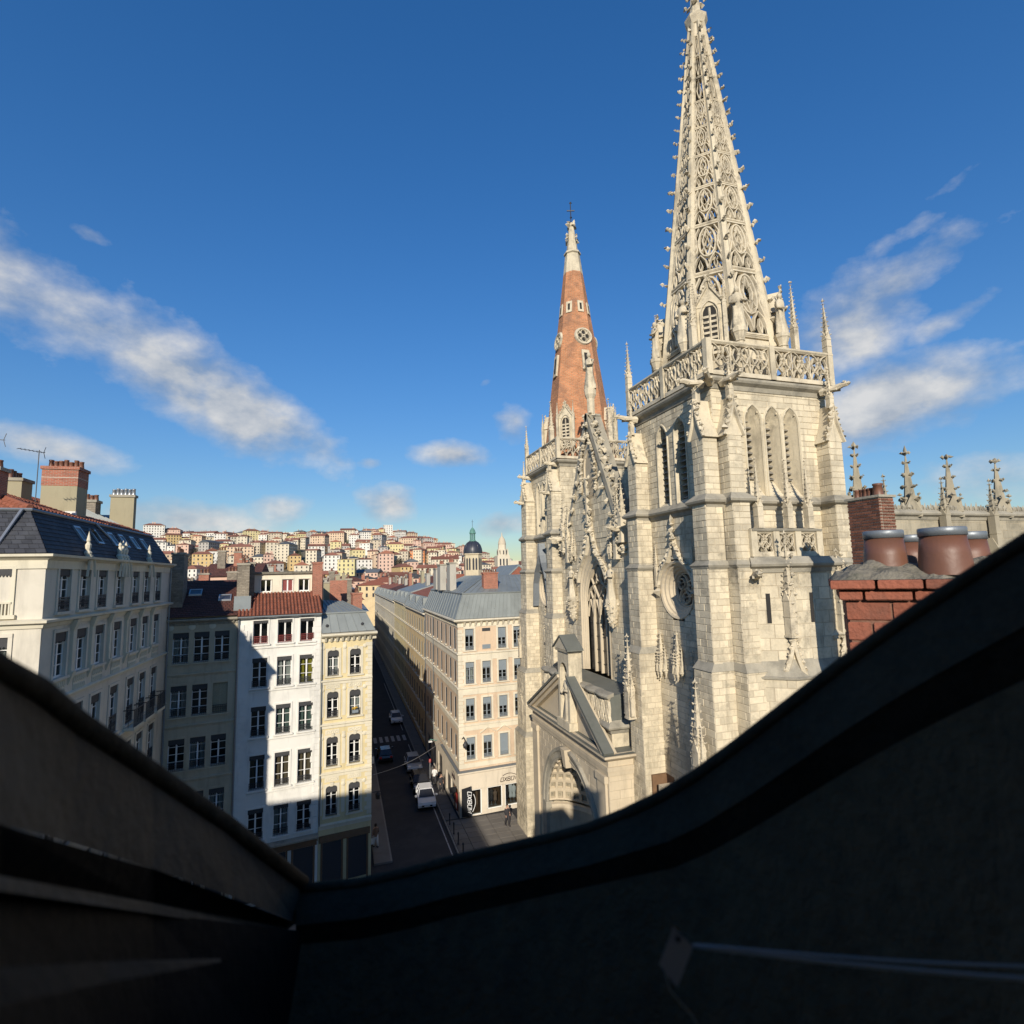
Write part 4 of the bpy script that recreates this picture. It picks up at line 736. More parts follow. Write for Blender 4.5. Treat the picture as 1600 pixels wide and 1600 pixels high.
m = MB(); m.sweep([line3(OC, OD, 2.38, .05, 0), line3(OC, OD, 3.2, .05, 0)], [(0, 16.65), (.03, 16.65), (.03, 16.95), (0, 16.95)]); m.build('blind_valance', 'valance', B5)
m = MB(); m.sweep([line3(OC, OD, 2.38, .05, 0), line3(OC, OD, 3.2, .05, 0)], [(0, 15.0), (.03, 15.0), (.03, 15.4), (0, 15.4)]); m.build('blind_railing', 'shutter_grey', B5)
ring = [(XW, Y5), (XW, float(OC[1])), (float(ob[0]), float(ob[1]))]
for z, pr, nm in ((17.72, [(0, -.6), (.05, -.6), (.06, -.2), (.34, -.1), (.5, .02), (.5, .14), (0, .2)], 'cornice'), (14.35, [(0, -.35), (.05, -.35), (.05, .2), (.16, .24), (.16, .34), (0, .4)], 'string_course'), (11.2, [(0, -.35), (.05, -.35), (.05, .2), (.16, .24), (.16, .34), (0, .4)], 'string_course'), (7.9, [(0, -.3), (.05, -.3), (.05, .1), (.14, .14), (.14, .24), (0, .3)], 'string_course'), (4.5, [(0, -.2), (.06, -.2), (.06, .2), (0, .2)], 'string_course')):
    m = MB(); m.sweep([(x, y, z) for x, y in ring], pr); m.build(nm, 'pl_band', B5)
brackets(B5, OC, OD, .3, LF-.2, 17.6, 17, 'pl_band', .16, .4, .36); brackets(B5, PWs, dW, .2, 20.6, 17.6, 34, 'pl_band', .16, .4, .36)
quoins(B5, OC, OD, 0, 4.7, 17.0, .33, 'pl_band', 1, .6, .42); quoins(B5, PWs, dW, Y5-float(OC[1]), 4.7, 17.0, .33, 'pl_band', -1, .6, .42)
for u in (1.95, 3.62, 5.25, 6.9):                                # raised panels between the bays
    for (z, st) in rows5: m = MB(); m.sweep([line3(OC, OD, u-.16, 0, z), line3(OC, OD, u+.16, 0, z)], [(0, -.05), (.02, -.05), (.02, 2.2), (0, 2.2)]); m.build('panel', 'pl_pink', B5)
for u in (2.79, 4.43):                                           # small pediments over the first floor
    m = MB(); m.path([line3(OC, OD, u-.75, .0, 7.28), line3(OC, OD, u, .0, 7.75), line3(OC, OD, u+.75, .0, 7.28)], .1, .12, (OD[1], -OD[0], 0)); m.build('pediment', 'pl_band', B5)
# mansard and hip
def ob_(u, v, z): return np.array((OC[0]+OD[0]*u+ON[0]*v, OC[1]+OD[1]*u+ON[1]*v, z))
m0 = ob_(-.3, -.3, 17.92); m1 = ob_(LF, -.3, 17.92); t0 = ob_(.75, .8, 20.25); t1 = ob_(LF, .8, 20.25)
zinc_slope(B5, m0, m1, t1, t0, 24, name='mansard_roof'); zinc_slope(B5, (XW-.3, Y5, 17.92), m0, t0, (XW+.75, Y5, 20.25), 15, name='mansard_roof')
m = MB(); m.sweep([(XW+.75, Y5, 20.25), t0, t1], [(0, -.08), (.1, -.05), (.12, .05), (0, .1)]); m.build('roof_edge', 'zinc', B5)
ap = ob_(5.2, 7, 22.0); ap2 = (XW+5.4, Y5, 22.0)
zinc_slope(B5, t0+(0, 0, .05), t1+(0, 0, .05), ob_(LF, 7, 22), ap, 14, seam=.04); zinc_slope(B5, (XW+.75, Y5, 20.3), t0+(0, 0, .05), ap, ap2, 14, seam=.04)
m = MB(); m.poly([ap, ob_(LF, 7, 22), (float(ob[0]), Y5, 22.0), ap2]); m.build('roof_slope', 'zinc', B5)
m = MB(); m.tube([t0+(0, 0, .1), ap+(0, 0, .06)], .07, 5); m.build('hip_roll', 'zinc', B5)
p = ob_(4.1, 2.4, 0); chimney(B5, p[0]-.75, p[0]+.75, p[1]-.4, p[1]+.4, 20.4, 22.3, 'brick_red', 6, along='x', capm='brick_red', ph=.3, pr=.1)
for (u, v, z1) in ((1.7, 8.6, 23.5), (1.5, 12.2, 23.4), (1.9, 16.0, 23.0)): p = ob_(u, v, 0); chimney(B5, p[0]-.35, p[0]+.35, p[1]-1.0, p[1]+1.0, 20.4, z1, 'pl_grey', 6, along='y', pm='brick_red', ph=.4)
for v in (1.5, 4.0): p = ob_(v*2.5, .15, 18.6); m = MB(); m.lathe((0, 0, 0), [(0, 0), (.1, 0), (.1, .15), (.05, .22)], 8); o = m.build('roof_vent', 'zinc', B5); o.location = p
# shop front: cream fascia, windows, sign lettering
fa = MB(); fa.sweep([(XW, 60.5, 0), (XW, float(OC[1]), 0), (*[float(v) for v in OC+od*7.4], 0)], [(.0, 2.35), (.1, 2.35), (.1, 3.75), (.22, 3.82), (.22, 3.98), (0, 4.02)]); fa.build('shop_fascia', 'shop_cream', B5)
lt = MB(); lt.sweep([(XW, 60.5, 0), (XW, float(OC[1]), 0), (*[float(v) for v in OC+od*7.4], 0)], [(.0, 3.98), (.26, 3.98), (.27, 4.1), (0, 4.12)]); lt.build('lead_cornice', 'lead', B5)
q = MB(); hl = [(.35, 2.1, .05, 2.3), (2.65, 4.15, .35, 2.3), (4.4, 5.9, .35, 2.3), (6.15, 7.3, .35, 2.3)]; wallgrid(q, OC, OD, LF, 0, 3.9, hl, .5); hl2 = [(Y5-58.5, Y5-56.3, .3, 2.3), (Y5-55.9, Y5-54.0, .3, 2.3), (Y5-53.6, Y5-52.4, .05, 2.3), (Y5-63.5, Y5-61, .1, 2.6), (Y5-67.5, Y5-65, .1, 2.6), (Y5-71.5, Y5-69, .1, 2.6)]; wallgrid(q, PWs, dW, Y5-float(OC[1]), 0, 3.9, hl2, .4); q.build('ground_floor_wall', 'shop_cream', B5)
for (a, b, c, e) in hl:
    f_ = MB(); n_ = (OD[1], -OD[0])
    for (ua, ub, za, zb) in ((a, a+.09, c, e), (b-.09, b, c, e), (a, b, c, c+.08), (a, b, e-.08, e)): f_.sweep([line3(OC, OD, ua, -.12, 0), line3(OC, OD, ub, -.12, 0)], [(0, za), (.06, za), (.06, zb), (0, zb)])
    fo = f_.build('shop_window', 'frame_white', B5); g_ = MB(); g_.poly([line3(OC, OD, a, -.1, c), line3(OC, OD, b, -.1, c), line3(OC, OD, b, -.1, e), line3(OC, OD, a, -.1, e)]); g_.build('pane', 'glass', fo)
    r_ = MB(); r_.poly([line3(OC, OD, a-.3, -2.2, c), line3(OC, OD, b+.3, -2.2, c), line3(OC, OD, b+.3, -2.2, e), line3(OC, OD, a-.3, -2.2, e)]); r_.poly([line3(OC, OD, a, -.5, c), line3(OC, OD, b, -.5, c), line3(OC, OD, b+.3, -2.2, c), line3(OC, OD, a-.3, -2.2, c)]); r_.poly([line3(OC, OD, a, -.5, e), line3(OC, OD, b, -.5, e), line3(OC, OD, b+.3, -2.2, e), line3(OC, OD, a-.3, -2.2, e)])
    for x_, y_ in ((a, a-.3), (b, b+.3)): r_.poly([line3(OC, OD, x_, -.5, c), line3(OC, OD, y_, -2.2, c), line3(OC, OD, y_, -2.2, e), line3(OC, OD, x_, -.5, e)])
    r_.build('interior', 'wood_brown', fo)
for (a, b, c, e) in hl2:
    f_ = MB(); f_.sweep([line3(PWs, dW, a, -.15, 0), line3(PWs, dW, b, -.15, 0)], [(0, c), (.05, c), (.05, e), (0, e)]); f_.build('shop_window', 'dark_window', B5)
# clothes on display
for (u, cm_, v, hh) in ((2.95, 'cloth_dark', .55, 1.2), (3.25, 'cloth_dark', .6, 1.25), (3.6, 'cloth_brown', .5, 1.1), (4.75, 'cloth_dark', .5, 1.3), (5.2, 'cloth_white', .6, 1.45), (5.5, 'cloth_white', .5, 1.3)):
    p = line3(OC, OD, u, -v, .45); t = thing('mannequin', 'headless display mannequin dressed in %s clothes behind the shop window' % {'cloth_dark': 'dark', 'cloth_brown': 'brown', 'cloth_white': 'pale'}[cm_], 'mannequin', p, 'mannequins in the shop windows'); m = MB()
    m.lathe(p, [(.0, .35), (.19, .37), (.17, .55), (.15, .75), (.19, .95), (.23, 1.12), (.2, hh+.05), (.07, hh+.12), (.055, hh+.22), (0, hh+.22)], 10, sx=1, sy=.65); m.build('torso', cm_, t, True); m = MB(); m.tube([p, (p[0], p[1], p[2]+.4)], .03, 6); m.lathe(p, [(0, .03), (.16, .02), (.16, 0)], 10); m.build('stand', 'metal_grey', t)
# lettering: the shop name, built from strokes
GL = {'O': [[(0, 0), (0, 1), (.75, 1), (.75, 0), (0, 0)]], 'X': [[(0, 0), (.75, 1)], [(0, 1), (.75, 0)]], 'B': [[(0, 0), (0, 1), (.6, 1), (.7, .8), (.6, .53), (0, .53)], [(.6, .53), (.75, .28), (.62, 0), (0, 0)]], 'W': [[(0, 1), (.2, 0), (.45, .75), (.7, 0), (.9, 1)]]}
def word(mb, txt, org, ux, uz, nrm, size, stroke, slant=.2, gap=.28):
    x = 0
    for ch in txt:
        for st in GL[ch]:
            mb.path([np.array(org)+np.array(ux)*(x+(px+slant*pz)*size)+np.array(uz)*(pz*size) for px, pz in st], stroke, .03, nrm)
        x += size*((.9 if ch == 'W' else .75)+gap)
    return x
def logo(name, org, ux, uz, nrm, size, m, parent):
    q = MB(); L_ = word(q, 'OXBOW', org, ux, uz, nrm, size, size*.2)
    q.path([np.array(org)+np.array(ux)*(L_*(.12+.80*t))+np.array(uz)*(size*(1.22+.75*math.sin(math.pi*min(1, .12+.88*t)))) for t in np.linspace(0, 1, 14)], size*.16, .03, nrm)
    return q.build(name, m, parent)
fn = (OD[1], -OD[0], 0); logo('fascia_lettering', line3(OC, OD, 3.95, .105, 2.62), (*OD, 0), (0, 0, 1), fn, .34, 'letter_dark', B5); logo('fascia_lettering', (XW-.105, 54.9, 2.75), (0, -1, 0), (0, 0, 1), (-1, 0, 0), .3, 'letter_dark', B5)
# black flag banner standing at the corner
p = line3(OC, OD, .45, .55, .12); t = thing('banner', 'tall black vertical shop banner with white lettering beside the shop door', 'banner', p); m = MB(); ca = R(-8); bx = (math.cos(ca), math.sin(ca), 0); bn = (math.sin(ca), -math.cos(ca), 0)
q0 = np.array(p); cs = [q0+np.array(bx)*x for x in (-.42, .42)]; m.hexa([cs[0]+(0, 0, .15), cs[1]+(0, 0, .15), cs[1]-np.array(bn)*.04+(0, 0, .15), cs[0]-np.array(bn)*.04+(0, 0, .15)], [cs[0]+(0, 0, 2.55), cs[1]+(0, 0, 2.75), cs[1]-np.array(bn)*.04+(0, 0, 2.75), cs[0]-np.array(bn)*.04+(0, 0, 2.55)]); m.build('panel', 'sign_black', t)
logo('lettering', q0+np.array(bx)*.12+np.array(bn)*.01+np.array((0, 0, 2.3)), (0, 0, -1), bx, bn, .36, 'sign_white', t); m = MB(); m.box(p[0]-.4, p[0]+.4, p[1]-.2, p[1]+.2, .0, .08); m.tube([q0+np.array(bx)*.42+(0, 0, .05), q0+np.array(bx)*.42+(0, 0, 2.8)], .02, 5); m.build('base', 'iron', t)
# projecting sign and poster on the street side
p = (XW-.6, 52.9, 2.35); t = tag(MB().build('hanging_sign', 'sign_black'), 'small black projecting sign on the street wall of the shop', 'sign'); bpy.data.objects.remove(t); m = MB(); m.box(XW-.75, XW-.2, 52.55, 52.62, 2.0, 2.45); m.bar((XW-.75, 52.585, 2.48), (XW+.02, 52.585, 2.48), .04); tag(m.build('hanging_sign', 'sign_black'), 'small black projecting sign on the street wall of the shop', 'sign')
m = MB(); m.box(XW-.16, XW-.11, 52.35, 52.95, .5, 1.9); tag(m.build('poster', 'sign_red'), 'red and white poster panel on the shop wall by the street', 'poster')
m = MB(); m.box(XW-.172, XW-.163, 52.42, 52.88, .6, 1.0); o = m.build('poster_print', 'sign_white', bpy.data.objects['poster'])
# bracket lamp on the shop corner
p = line3(OC, OD, .25, 0, 6.9); t = thing('wall_lamp', 'black bracket street lamp on the corner of the pink building', 'lamp', p); m = MB(); m.tube([p, (p[0]+.05, p[1]-.5, p[2]+.35), (p[0]+.1, p[1]-.95, p[2]+.1)], .035, 6); m.build('bracket', 'iron', t); m = MB(); m.lathe((p[0]+.1, p[1]-.95, p[2]-.55), [(.0, .0), (.16, .05), (.22, .35), (.14, .45), (.07, .62), (0, .66)], 10); m.build('lantern', 'iron', t, True)
p = (XW, 64.5, 3.4); t = thing('wall_lamp', 'wall lantern with white lens and green bracket on the street front', 'lamp', p); m = MB(); m.bar(p, (XW-.8, 64.5, 3.6), .06); m.build('bracket', 'copper_green', t); m = MB(); m.box(XW-1.0, XW-.55, 64.3, 64.7, 3.3, 3.42); m.build('lens', 'lamp_lens', t)

# ------------------------------------------------------------------ terraced fronts along the street
def simple_block(root, x0, x1, y0, y1, ze, wallm, face=None, rows=None, n=8, st='far', trim='pl_band', z0=0.0):
    q = MB(); L = y1-y0
    hl = []
    us = [L*(i+.5)/n for i in range(n)] if face else []
    for z in (rows or []):
        for u in us: hl.append((u-WS[st]['w']/2, u+WS[st]['w']/2, z, z+WS[st]['h']))
    if face == 'W': wallgrid(q, (x0, y1), (0, -1), L, z0, ze, hl, .07)
    else: q.poly([(x0, y1, z0), (x0, y0, z0), (x0, y0, ze), (x0, y1, ze)])
    q.poly([(x0, y0, z0), (x1, y0, z0), (x1, y0, ze), (x0, y0, ze)]); q.poly([(x1, y0, z0), (x1, y1, z0), (x1, y1, ze), (x1, y0, ze)]); q.poly([(x1, y1, z0), (x0, y1, z0), (x0, y1, ze), (x1, y1, ze)])
    w_ = q.build('wall', wallm, root)
    if face == 'W':
        for z in (rows or []):
            for u in us: window(root, WS[st], (x0, y1), (0, -1), u, z)
            m = MB(); m.sweep([(x0, y1, z-.35), (x0, y0, z-.35)], PROF_S); m.build('string_course', trim, root)
        m = MB(); m.sweep([(x0, y1, ze-.1), (x0, y0, ze-.1)], [(0, -.35), (.05, -.35), (.08, -.1), (.4, -.02), (.42, .1), (0, .14)]); m.build('cornice', trim, root)
    return w_
def gable_roof(root, x0, x1, y0, y1, z, h, m, along='y', name='roof', ov=.3):
    q = MB(); x0 -= ov; x1 += ov; y0 -= ov; y1 += ov
    if along == 'y': xm = (x0+x1)/2; q.poly([(x0, y0, z), (xm, y0, z+h), (xm, y1, z+h), (x0, y1, z)]); q.poly([(x1, y1, z), (xm, y1, z+h), (xm, y0, z+h), (x1, y0, z)]); q.poly([(x0, y0, z), (x1, y0, z), (xm, y0, z+h)]); q.poly([(x1, y1, z), (x0, y1, z), (xm, y1, z+h)])
    else: ym = (y0+y1)/2; q.poly([(x0, y0, z), (x1, y0, z), (x1, ym, z+h), (x0, ym, z+h)]); q.poly([(x1, y1, z), (x0, y1, z), (x0, ym, z+h), (x1, ym, z+h)]); q.poly([(x1, y0, z), (x1, y1, z), (x1, ym, z+h)]); q.poly([(x0, y1, z), (x0, y0, z), (x0, ym, z+h)])
    return q.build(name, m, root)
def hip_roof(root, x0, x1, y0, y1, z, h, m, name='roof', ov=.35):
    q = MB(); x0 -= ov; x1 += ov; y0 -= ov; y1 += ov; w_, l_ = x1-x0, y1-y0; r_ = min(w_, l_)/2*.85
    if l_ >= w_: a, b = ((x0+x1)/2, y0+r_, z+h), ((x0+x1)/2, y1-r_, z+h); q.poly([(x0, y0, z), (x1, y0, z), a]); q.poly([(x1, y0, z), (x1, y1, z), b, a]); q.poly([(x1, y1, z), (x0, y1, z), b]); q.poly([(x0, y1, z), (x0, y0, z), a, b])
    else: a, b = (x0+r_, (y0+y1)/2, z+h), (x1-r_, (y0+y1)/2, z+h); q.poly([(x0, y0, z), (x1, y0, z), b, a]); q.poly([(x1, y0, z), (x1, y1, z), b]); q.poly([(x1, y1, z), (x0, y1, z), a, b]); q.poly([(x0, y1, z), (x0, y0, z), a])
    q.poly([(x0, y0, z), (x0, y1, z), (x1, y1, z), (x1, y0, z)]); return q.build(name, m, root)
STR = [(72.75, 96.2, 17.2, 'pl_ochre', 'ochre', 9, 17.0), (96.25, 118, 17.4, 'pl_gold', 'golden yellow', 9, 17.2), (118.05, 145, 17.0, 'pl_light', 'pale cream', 10, 17.0), (145.05, 190, 17.0, 'pl_cream', 'cream', 14, 17.0)]
for (y0, y1, ze, wm, cn, n_, zz) in STR:
    pass
m = MB(); m.tube([(XW-.12, Y5-.15, 17.3), (XW-.12, Y5-.15, .2)], .06, 6); m.build('downpipe', 'lead', B5); m = MB(); m.tube([(XW-.12, 66.0, 17.3), (XW-.12, 66.0, 4.2)], .05, 6); m.build('downpipe', 'lead', B5)
for (y0, y1, ze, wm, cn, n_, zz) in STR:
    t = thing('terraced_building', '%s terraced street front with zinc roof along the narrow street' % cn, 'building', (XW+5, (y0+y1)/2, 0))
    simple_block(t, XW, XW+11, y0, y1, ze, wm, 'W', [14.4, 11.4, 8.2, 5.0, 1.2], n_)
    zinc_slope(t, (XW-.3, y1, ze+.1), (XW-.3, y0, ze+.1), (XW+.8, y0, ze+2.0), (XW+.8, y1, ze+2.0), int((y1-y0)/1.5), name='mansard_roof')
    q = MB(); q.poly([(XW+.8, y1, ze+2.02), (XW+.8, y0, ze+2.02), (XW+5.5, y0, ze+3.4), (XW+5.5, y1, ze+3.4)]); q.poly([(XW+5.5, y1, ze+3.4), (XW+5.5, y0, ze+3.4), (XW+11.3, y0, ze), (XW+11.3, y1, ze)]); q.poly([(XW+.8, y0, ze), (XW+11, y0, ze), (XW+5.5, y0, ze+3.4), (XW+.8, y0, ze+2.02)]); q.build('roof', pick(['zinc', 'tile_clay', 'tile_brown']), t)
    for k in range(int((y1-y0)/7)): yy = y0+3+k*7+rnd(-1, 1); xx = XW+rnd(3.5, 5.5); chimney(t, xx-.3, xx+.3, yy-.9, yy+.9, ze+1.5, ze+rnd(4.6, 6.0), pick(['pl_grey', 'brick_red', 'rubble', 'pl_olive']), 5, along='y')
    for k in range(3): yy = y0+(y1-y0)*(k+.5)/3; m = MB(); m.box(XW+.15, XW+1.4, yy-.5, yy+.5, ze+.55, ze+1.9); m.build('dormer', 'zinc', t)
# left side of the street: backs of the row, seen as roofs and chimneys and by their shadow
LFT = [(57.0, 74, 18.7, 'pl_light', 'zinc', 'cream'), (74.05, 92, 19.2, 'pl_ochre', 'tile_clay', 'ochre'), (92.05, 112, 18.5, 'pl_white', 'zinc', 'white'), (112.05, 136, 19.4, 'pl_cream', 'tile_brown', 'pale'), (136.05, 170, 18.5, 'pl_gold', 'tile_clay', 'golden'), (170.05, 215, 18.6, 'pl_light', 'zinc', 'light stone')]
for (y0, y1, ze, wm, rm, cn) in LFT:
    sh = (y0-57)*.012; t = thing('terraced_building', '%s building with %s roof across the narrow street' % (cn, {'zinc': 'grey zinc', 'tile_clay': 'red tile', 'tile_brown': 'brown tile'}[rm]), 'building', (-3, (y0+y1)/2, 0))
    simple_block(t, -9.5, 2.3+sh, y0, y1, ze, wm); gable_roof(t, -9.5, 2.3+sh, y0, y1, ze, 1.3, rm)
    for k in range(int((y1-y0)/6)): yy = y0+3+k*6+rnd(-1, 1); xx = rnd(-2.0, 1.4); chimney(t, xx-.35, xx+.35, yy-.8, yy+.8, ze+.4, ze+rnd(3.0, 4.4), pick(['pl_grey', 'brick_red', 'rubble', 'pl_olive']), 4, along='y')
# tan party wall and red brick stack just behind the yellow house
t = thing('party_wall', 'tan rendered party wall ending in a tall red brick flue stack', 'wall', (0, 52.5, 0)); q = MB(); q.box(-5.3, -1.1, 52.9, 53.3, 15, 21.6); q.build('wall', 'pl_olive', t); q = MB(); q.box(-1.08, .42, 52.7, 53.5, 15, 21.85); q.build('brick_stack', 'brick_red', t); q = MB(); q.box(-5.3, -1.1, 52.85, 53.35, 21.6, 21.75); q.build('coping', 'stone_grey', t)
# houses filling the block behind the row, left of the street
BK = [(-29, -18, 60, 72, 20.5, 'pl_light', 'tile_clay', 'g'), (-18, -9.6, 58, 70, 20.3, 'pl_cream', 'tile_clay', 'g'), (-16, -10, 74, 84, 22.6, 'pl_rose', 'tile_brown', 'pink'), (-40, -28, 66, 80, 21.5, 'pl_white', 'tile_brown', 'g'), (-30, -18, 86, 100, 20.0, 'pl_white', 'tile_clay', 'g'), (-24, -10, 104, 118, 21.5, 'pl_light', 'tile_brown', 'g'), (-44, -30, 96, 112, 22.0, 'pl_cream', 'slate', 'g'), (-26, -12, 124, 140, 21.8, 'pl_gold', 'tile_clay', 'g'), (-50, -32, 122, 140, 21, 'pl_white', 'tile_clay', 'g')]
for i, (x0, x1, y0, y1, ze, wm, rm, kd) in enumerate(BK):
    t = thing('town_house', ('pale pink top storey with paired arched windows and brown tiled roof' if kd == 'pink' else '%s house with %s roof and rubble chimneys behind the beige house' % ({'pl_light': 'light stone', 'pl_cream': 'cream', 'pl_white': 'white', 'pl_gold': 'golden'}[wm], {'tile_clay': 'red tile', 'tile_brown': 'brown tile', 'slate': 'slate'}[rm])), 'house', ((x0+x1)/2, (y0+y1)/2, 0), None if kd == 'pink' else 'houses behind the row on the square')
    simple_block(t, x0, x1, y0, y1, ze, wm); gable_roof(t, x0, x1, y0, y1, ze, rnd(1.6, 2.2), rm, along='x')
    if kd == 'pink':
        m = MB(); 
        for xx in (-15.0, -14.3, -12.3, -11.6): m.box(xx-.25, xx+.25, y0-.03, y0+.02, ze-2.3, ze-1.1); m.lathe((xx, y0, ze-1.1), [(.25, -.02), (.2, .15), (.12, .22), (0, .25)], 8, sy=.1)
        m.build('arched_windows', 'dark_window', t, kind='stuff')
    for k in range(3): xx = x0+(x1-x0)*(k+.5)/3+rnd(-1, 1); yy = y0+rnd(1.0, 4.5); chimney(t, xx-.45, xx+.45, yy-.35, yy+.35, ze, ze+rnd(2.0, 3.6), pick(['rubble', 'rubble', 'pl_grey', 'brick_red']), 3, along='x')

# ------------------------------------------------------------------ mid-distance roofs
random.seed(31)
MID = []
for row, Y in enumerate((150, 185, 222, 262, 305, 350, 398)):
    x = -.40*Y
    while x < .50*Y+40:
        wd = rnd(12, 20); 
        if not (-9.7 < x+wd and x < 23 and Y < 235): MID.append((x, x+wd-1.0, Y+rnd(-5, 5), rnd(12, 18), rnd(16.5, 20.0)+row*.35, row))
        x += wd
WCN = {'pl_light': 'light stone', 'pl_cream': 'cream', 'pl_white': 'white', 'pl_gold': 'golden', 'pl_ochre': 'ochre', 'pl_rose': 'rose pink', 'pl_grey': 'grey'}
RCN = {'tile_clay': 'red clay tile', 'tile_brown': 'brown tile', 'zinc': 'grey zinc', 'slate': 'dark slate'}
for (x0, x1, y0, dp, ze, row) in MID:
    wm = pick(['pl_light', 'pl_cream', 'pl_white', 'pl_gold', 'pl_ochre', 'pl_rose', 'pl_grey']); rm = pick(['tile_clay', 'tile_clay', 'tile_brown', 'tile_brown', 'zinc', 'slate'])
    nn_ = int((x1-x0)/2.6); nc_ = random.randrange(1, 4); cm_ = pick(['brick_red', 'rubble', 'pl_grey', 'brick_red']); t = thing('town_house', '%s town house %s windows wide, %s roof and %s' % (WCN[wm], ['no', 'one', 'two', 'three', 'four', 'five', 'six', 'seven', 'eight', 'nine'][nn_], RCN[rm], ['', 'one %s chimney', 'two %s chimneys', 'three %s chimneys'][nc_] % {'brick_red': 'brick', 'rubble': 'rubble', 'pl_grey': 'grey'}[cm_]), 'house', ((x0+x1)/2, y0+dp/2, 0), 'town houses between the street and the hill')
    q = MB(); q.box(x0, x1, y0, y0+dp, 0, ze); q.build('wall', wm, t); (hip_roof if random.random() < .4 else gable_roof)(t, x0, x1, y0, y0+dp, ze, rnd(1.8, 3.0), rm, **({} if False else {}))
    m = MB()
    for i in range(nn_):
        xx = x0+(x1-x0)*(i+.5)/nn_
        for zz in (ze-2.3, ze-5.3): m.box(xx-.45, xx+.45, y0-.05, y0+.02, zz, zz+1.7)
    m.build('windows', 'dark_window', t, kind='stuff')
    for k in range(nc_): xx = rnd(x0+1, x1-1); yy = y0+rnd(2, dp-2); chimney(t, xx-.5, xx+.5, yy-.35, yy+.35, ze, ze+rnd(3.0, 4.8), cm_, 3, along='x')
# brick gable house to the right of the dome
t = thing('brick_house', 'house with big red brick gable wall and pale roof edge beside the church', 'house', (30, 108, 0)); xa, ya = onY(770, 905, 104)[0], 104; xb = onY(822, 905, 104)[0]+4
gz = 22.4; xm = (xa+xb)/2; q = MB(); q.box(xa, xb, ya, ya+14, 0, 18.5); q.build('wall', 'brick_gable', t); q = MB(); q.hexa([(xa, ya, 18.5), (xb, ya, 18.5), (xb, ya+.4, 18.5), (xa, ya+.4, 18.5)], [(xm-.01, ya, gz+1.2), (xm+.01, ya, gz+1.2), (xm+.01, ya+.4, gz+1.2), (xm-.01, ya+.4, gz+1.2)]); q.build('gable_wall', 'brick_gable', t)
q = MB(); q.hexa([(xa-.5, ya-.1, 18.4), (xa-.5, ya+14, 18.4), (xm, ya+14, gz+1.25), (xm, ya-.1, gz+1.25)], [(xa-.5, ya-.1, 18.75), (xa-.5, ya+14, 18.75), (xm, ya+14, gz+1.6), (xm, ya-.1, gz+1.6)]); q.hexa([(xm, ya-.1, gz+1.25), (xm, ya+14, gz+1.25), (xb+.5, ya+14, 18.4), (xb+.5, ya-.1, 18.4)], [(xm, ya-.1, gz+1.6), (xm, ya+14, gz+1.6), (xb+.5, ya+14, 18.75), (xb+.5, ya-.1, 18.75)]); q.build('roof', 'zinc', t)
for k in range(3): xx = xa+1+k*2.2; chimney(t, xx-.6, xx+.6, ya-2.4, ya-1.6, 15, 21.0-.3*k, 'brick_red', 3, along='x')
for k in range(2): m = MB(); xx = xa+2.2+k*3.0; m.box(xx-.5, xx+.5, ya-.04, ya+.02, 16, 18); m.build('window', 'dark_window', t)

# ------------------------------------------------------------------ domed bell tower
bx_, by_ = onY(739, 880, 150)[0], 150.0
t = thing('bell_tower', 'cream octagonal bell tower with dark slate dome and green copper lantern', 'tower', (bx_, by_, 0)); k_ = 150/850*1.04
def zpx(y): return float(onY(739, y, 150)[2])
zd0, zd1, zl1, ztip = zpx(866), zpx(846), zpx(824), zpx(812); rw = 2.55
oc = lambda r, z: [(bx_+r*math.cos(R(22.5+45*i)), by_+r*math.sin(R(22.5+45*i)), z) for i in range(8)]
q = MB(); q.hexa(oc(rw, 5), oc(rw, zd0)); q.build('drum', 'tower_cream', t)
for i in range(8):
    a = R(45*i); dx, dy = math.cos(a), math.sin(a); rr = rw*math.cos(R(22.5)); 
    for s_ in (-.42, .42):
        m = MB(); pts_ = [(s_-.26, zd0-4.4), (s_+.26, zd0-4.4), (s_+.26, zd0-1.5), (s_+.15, zd0-1.2), (s_, zd0-1.05), (s_-.15, zd0-1.2), (s_-.26, zd0-1.5)]; m.hexa([(bx_+dx*(rr-.1)-dy*u, by_+dy*(rr-.1)+dx*u, z) for u, z in pts_], [(bx_+dx*(rr+.04)-dy*u, by_+dy*(rr+.04)+dx*u, z) for u, z in pts_]); m.build('arched_opening', 'dark_window', t)
m = MB(); m.sweep([p for p in oc(rw, zd0)], [(0, -.3), (.15, -.2), (.25, 0), (.2, .15), (0, .2)], True); m.build('cornice', 'tower_cream', t)
dh = zd1-zd0; m = MB(); m.lathe((bx_, by_, zd0+.1), [(rw*1.0, 0), (rw*1.02, dh*.15), (rw*.98, dh*.4), (rw*.85, dh*.66), (rw*.62, dh*.86), (rw*.35, dh*.98), (rw*.3, dh)], 16); m.build('dome', 'dome_slate', t, True)
for i in range(8): a = R(22.5+45*i); m = MB(); m.tube([(bx_+math.cos(a)*r*rw, by_+math.sin(a)*r*rw, zd0+.1+z*dh) for r, z in ((1.03, .02), (1.04, .2), (.99, .42), (.86, .67), (.63, .87), (.36, .99))], .07, 4); m.build('dome_rib', 'dome_slate', t)
lh = zl1-zd1; m = MB(); m.lathe((bx_, by_, zd1), [(.95, 0), (.95, .3), (.75, .4)], 8)
for i in range(8): a = R(22.5+45*i); m.bar((bx_+.68*math.cos(a), by_+.68*math.sin(a), zd1+.35), (bx_+.68*math.cos(a), by_+.68*math.sin(a), zd1+lh*.55), .16)
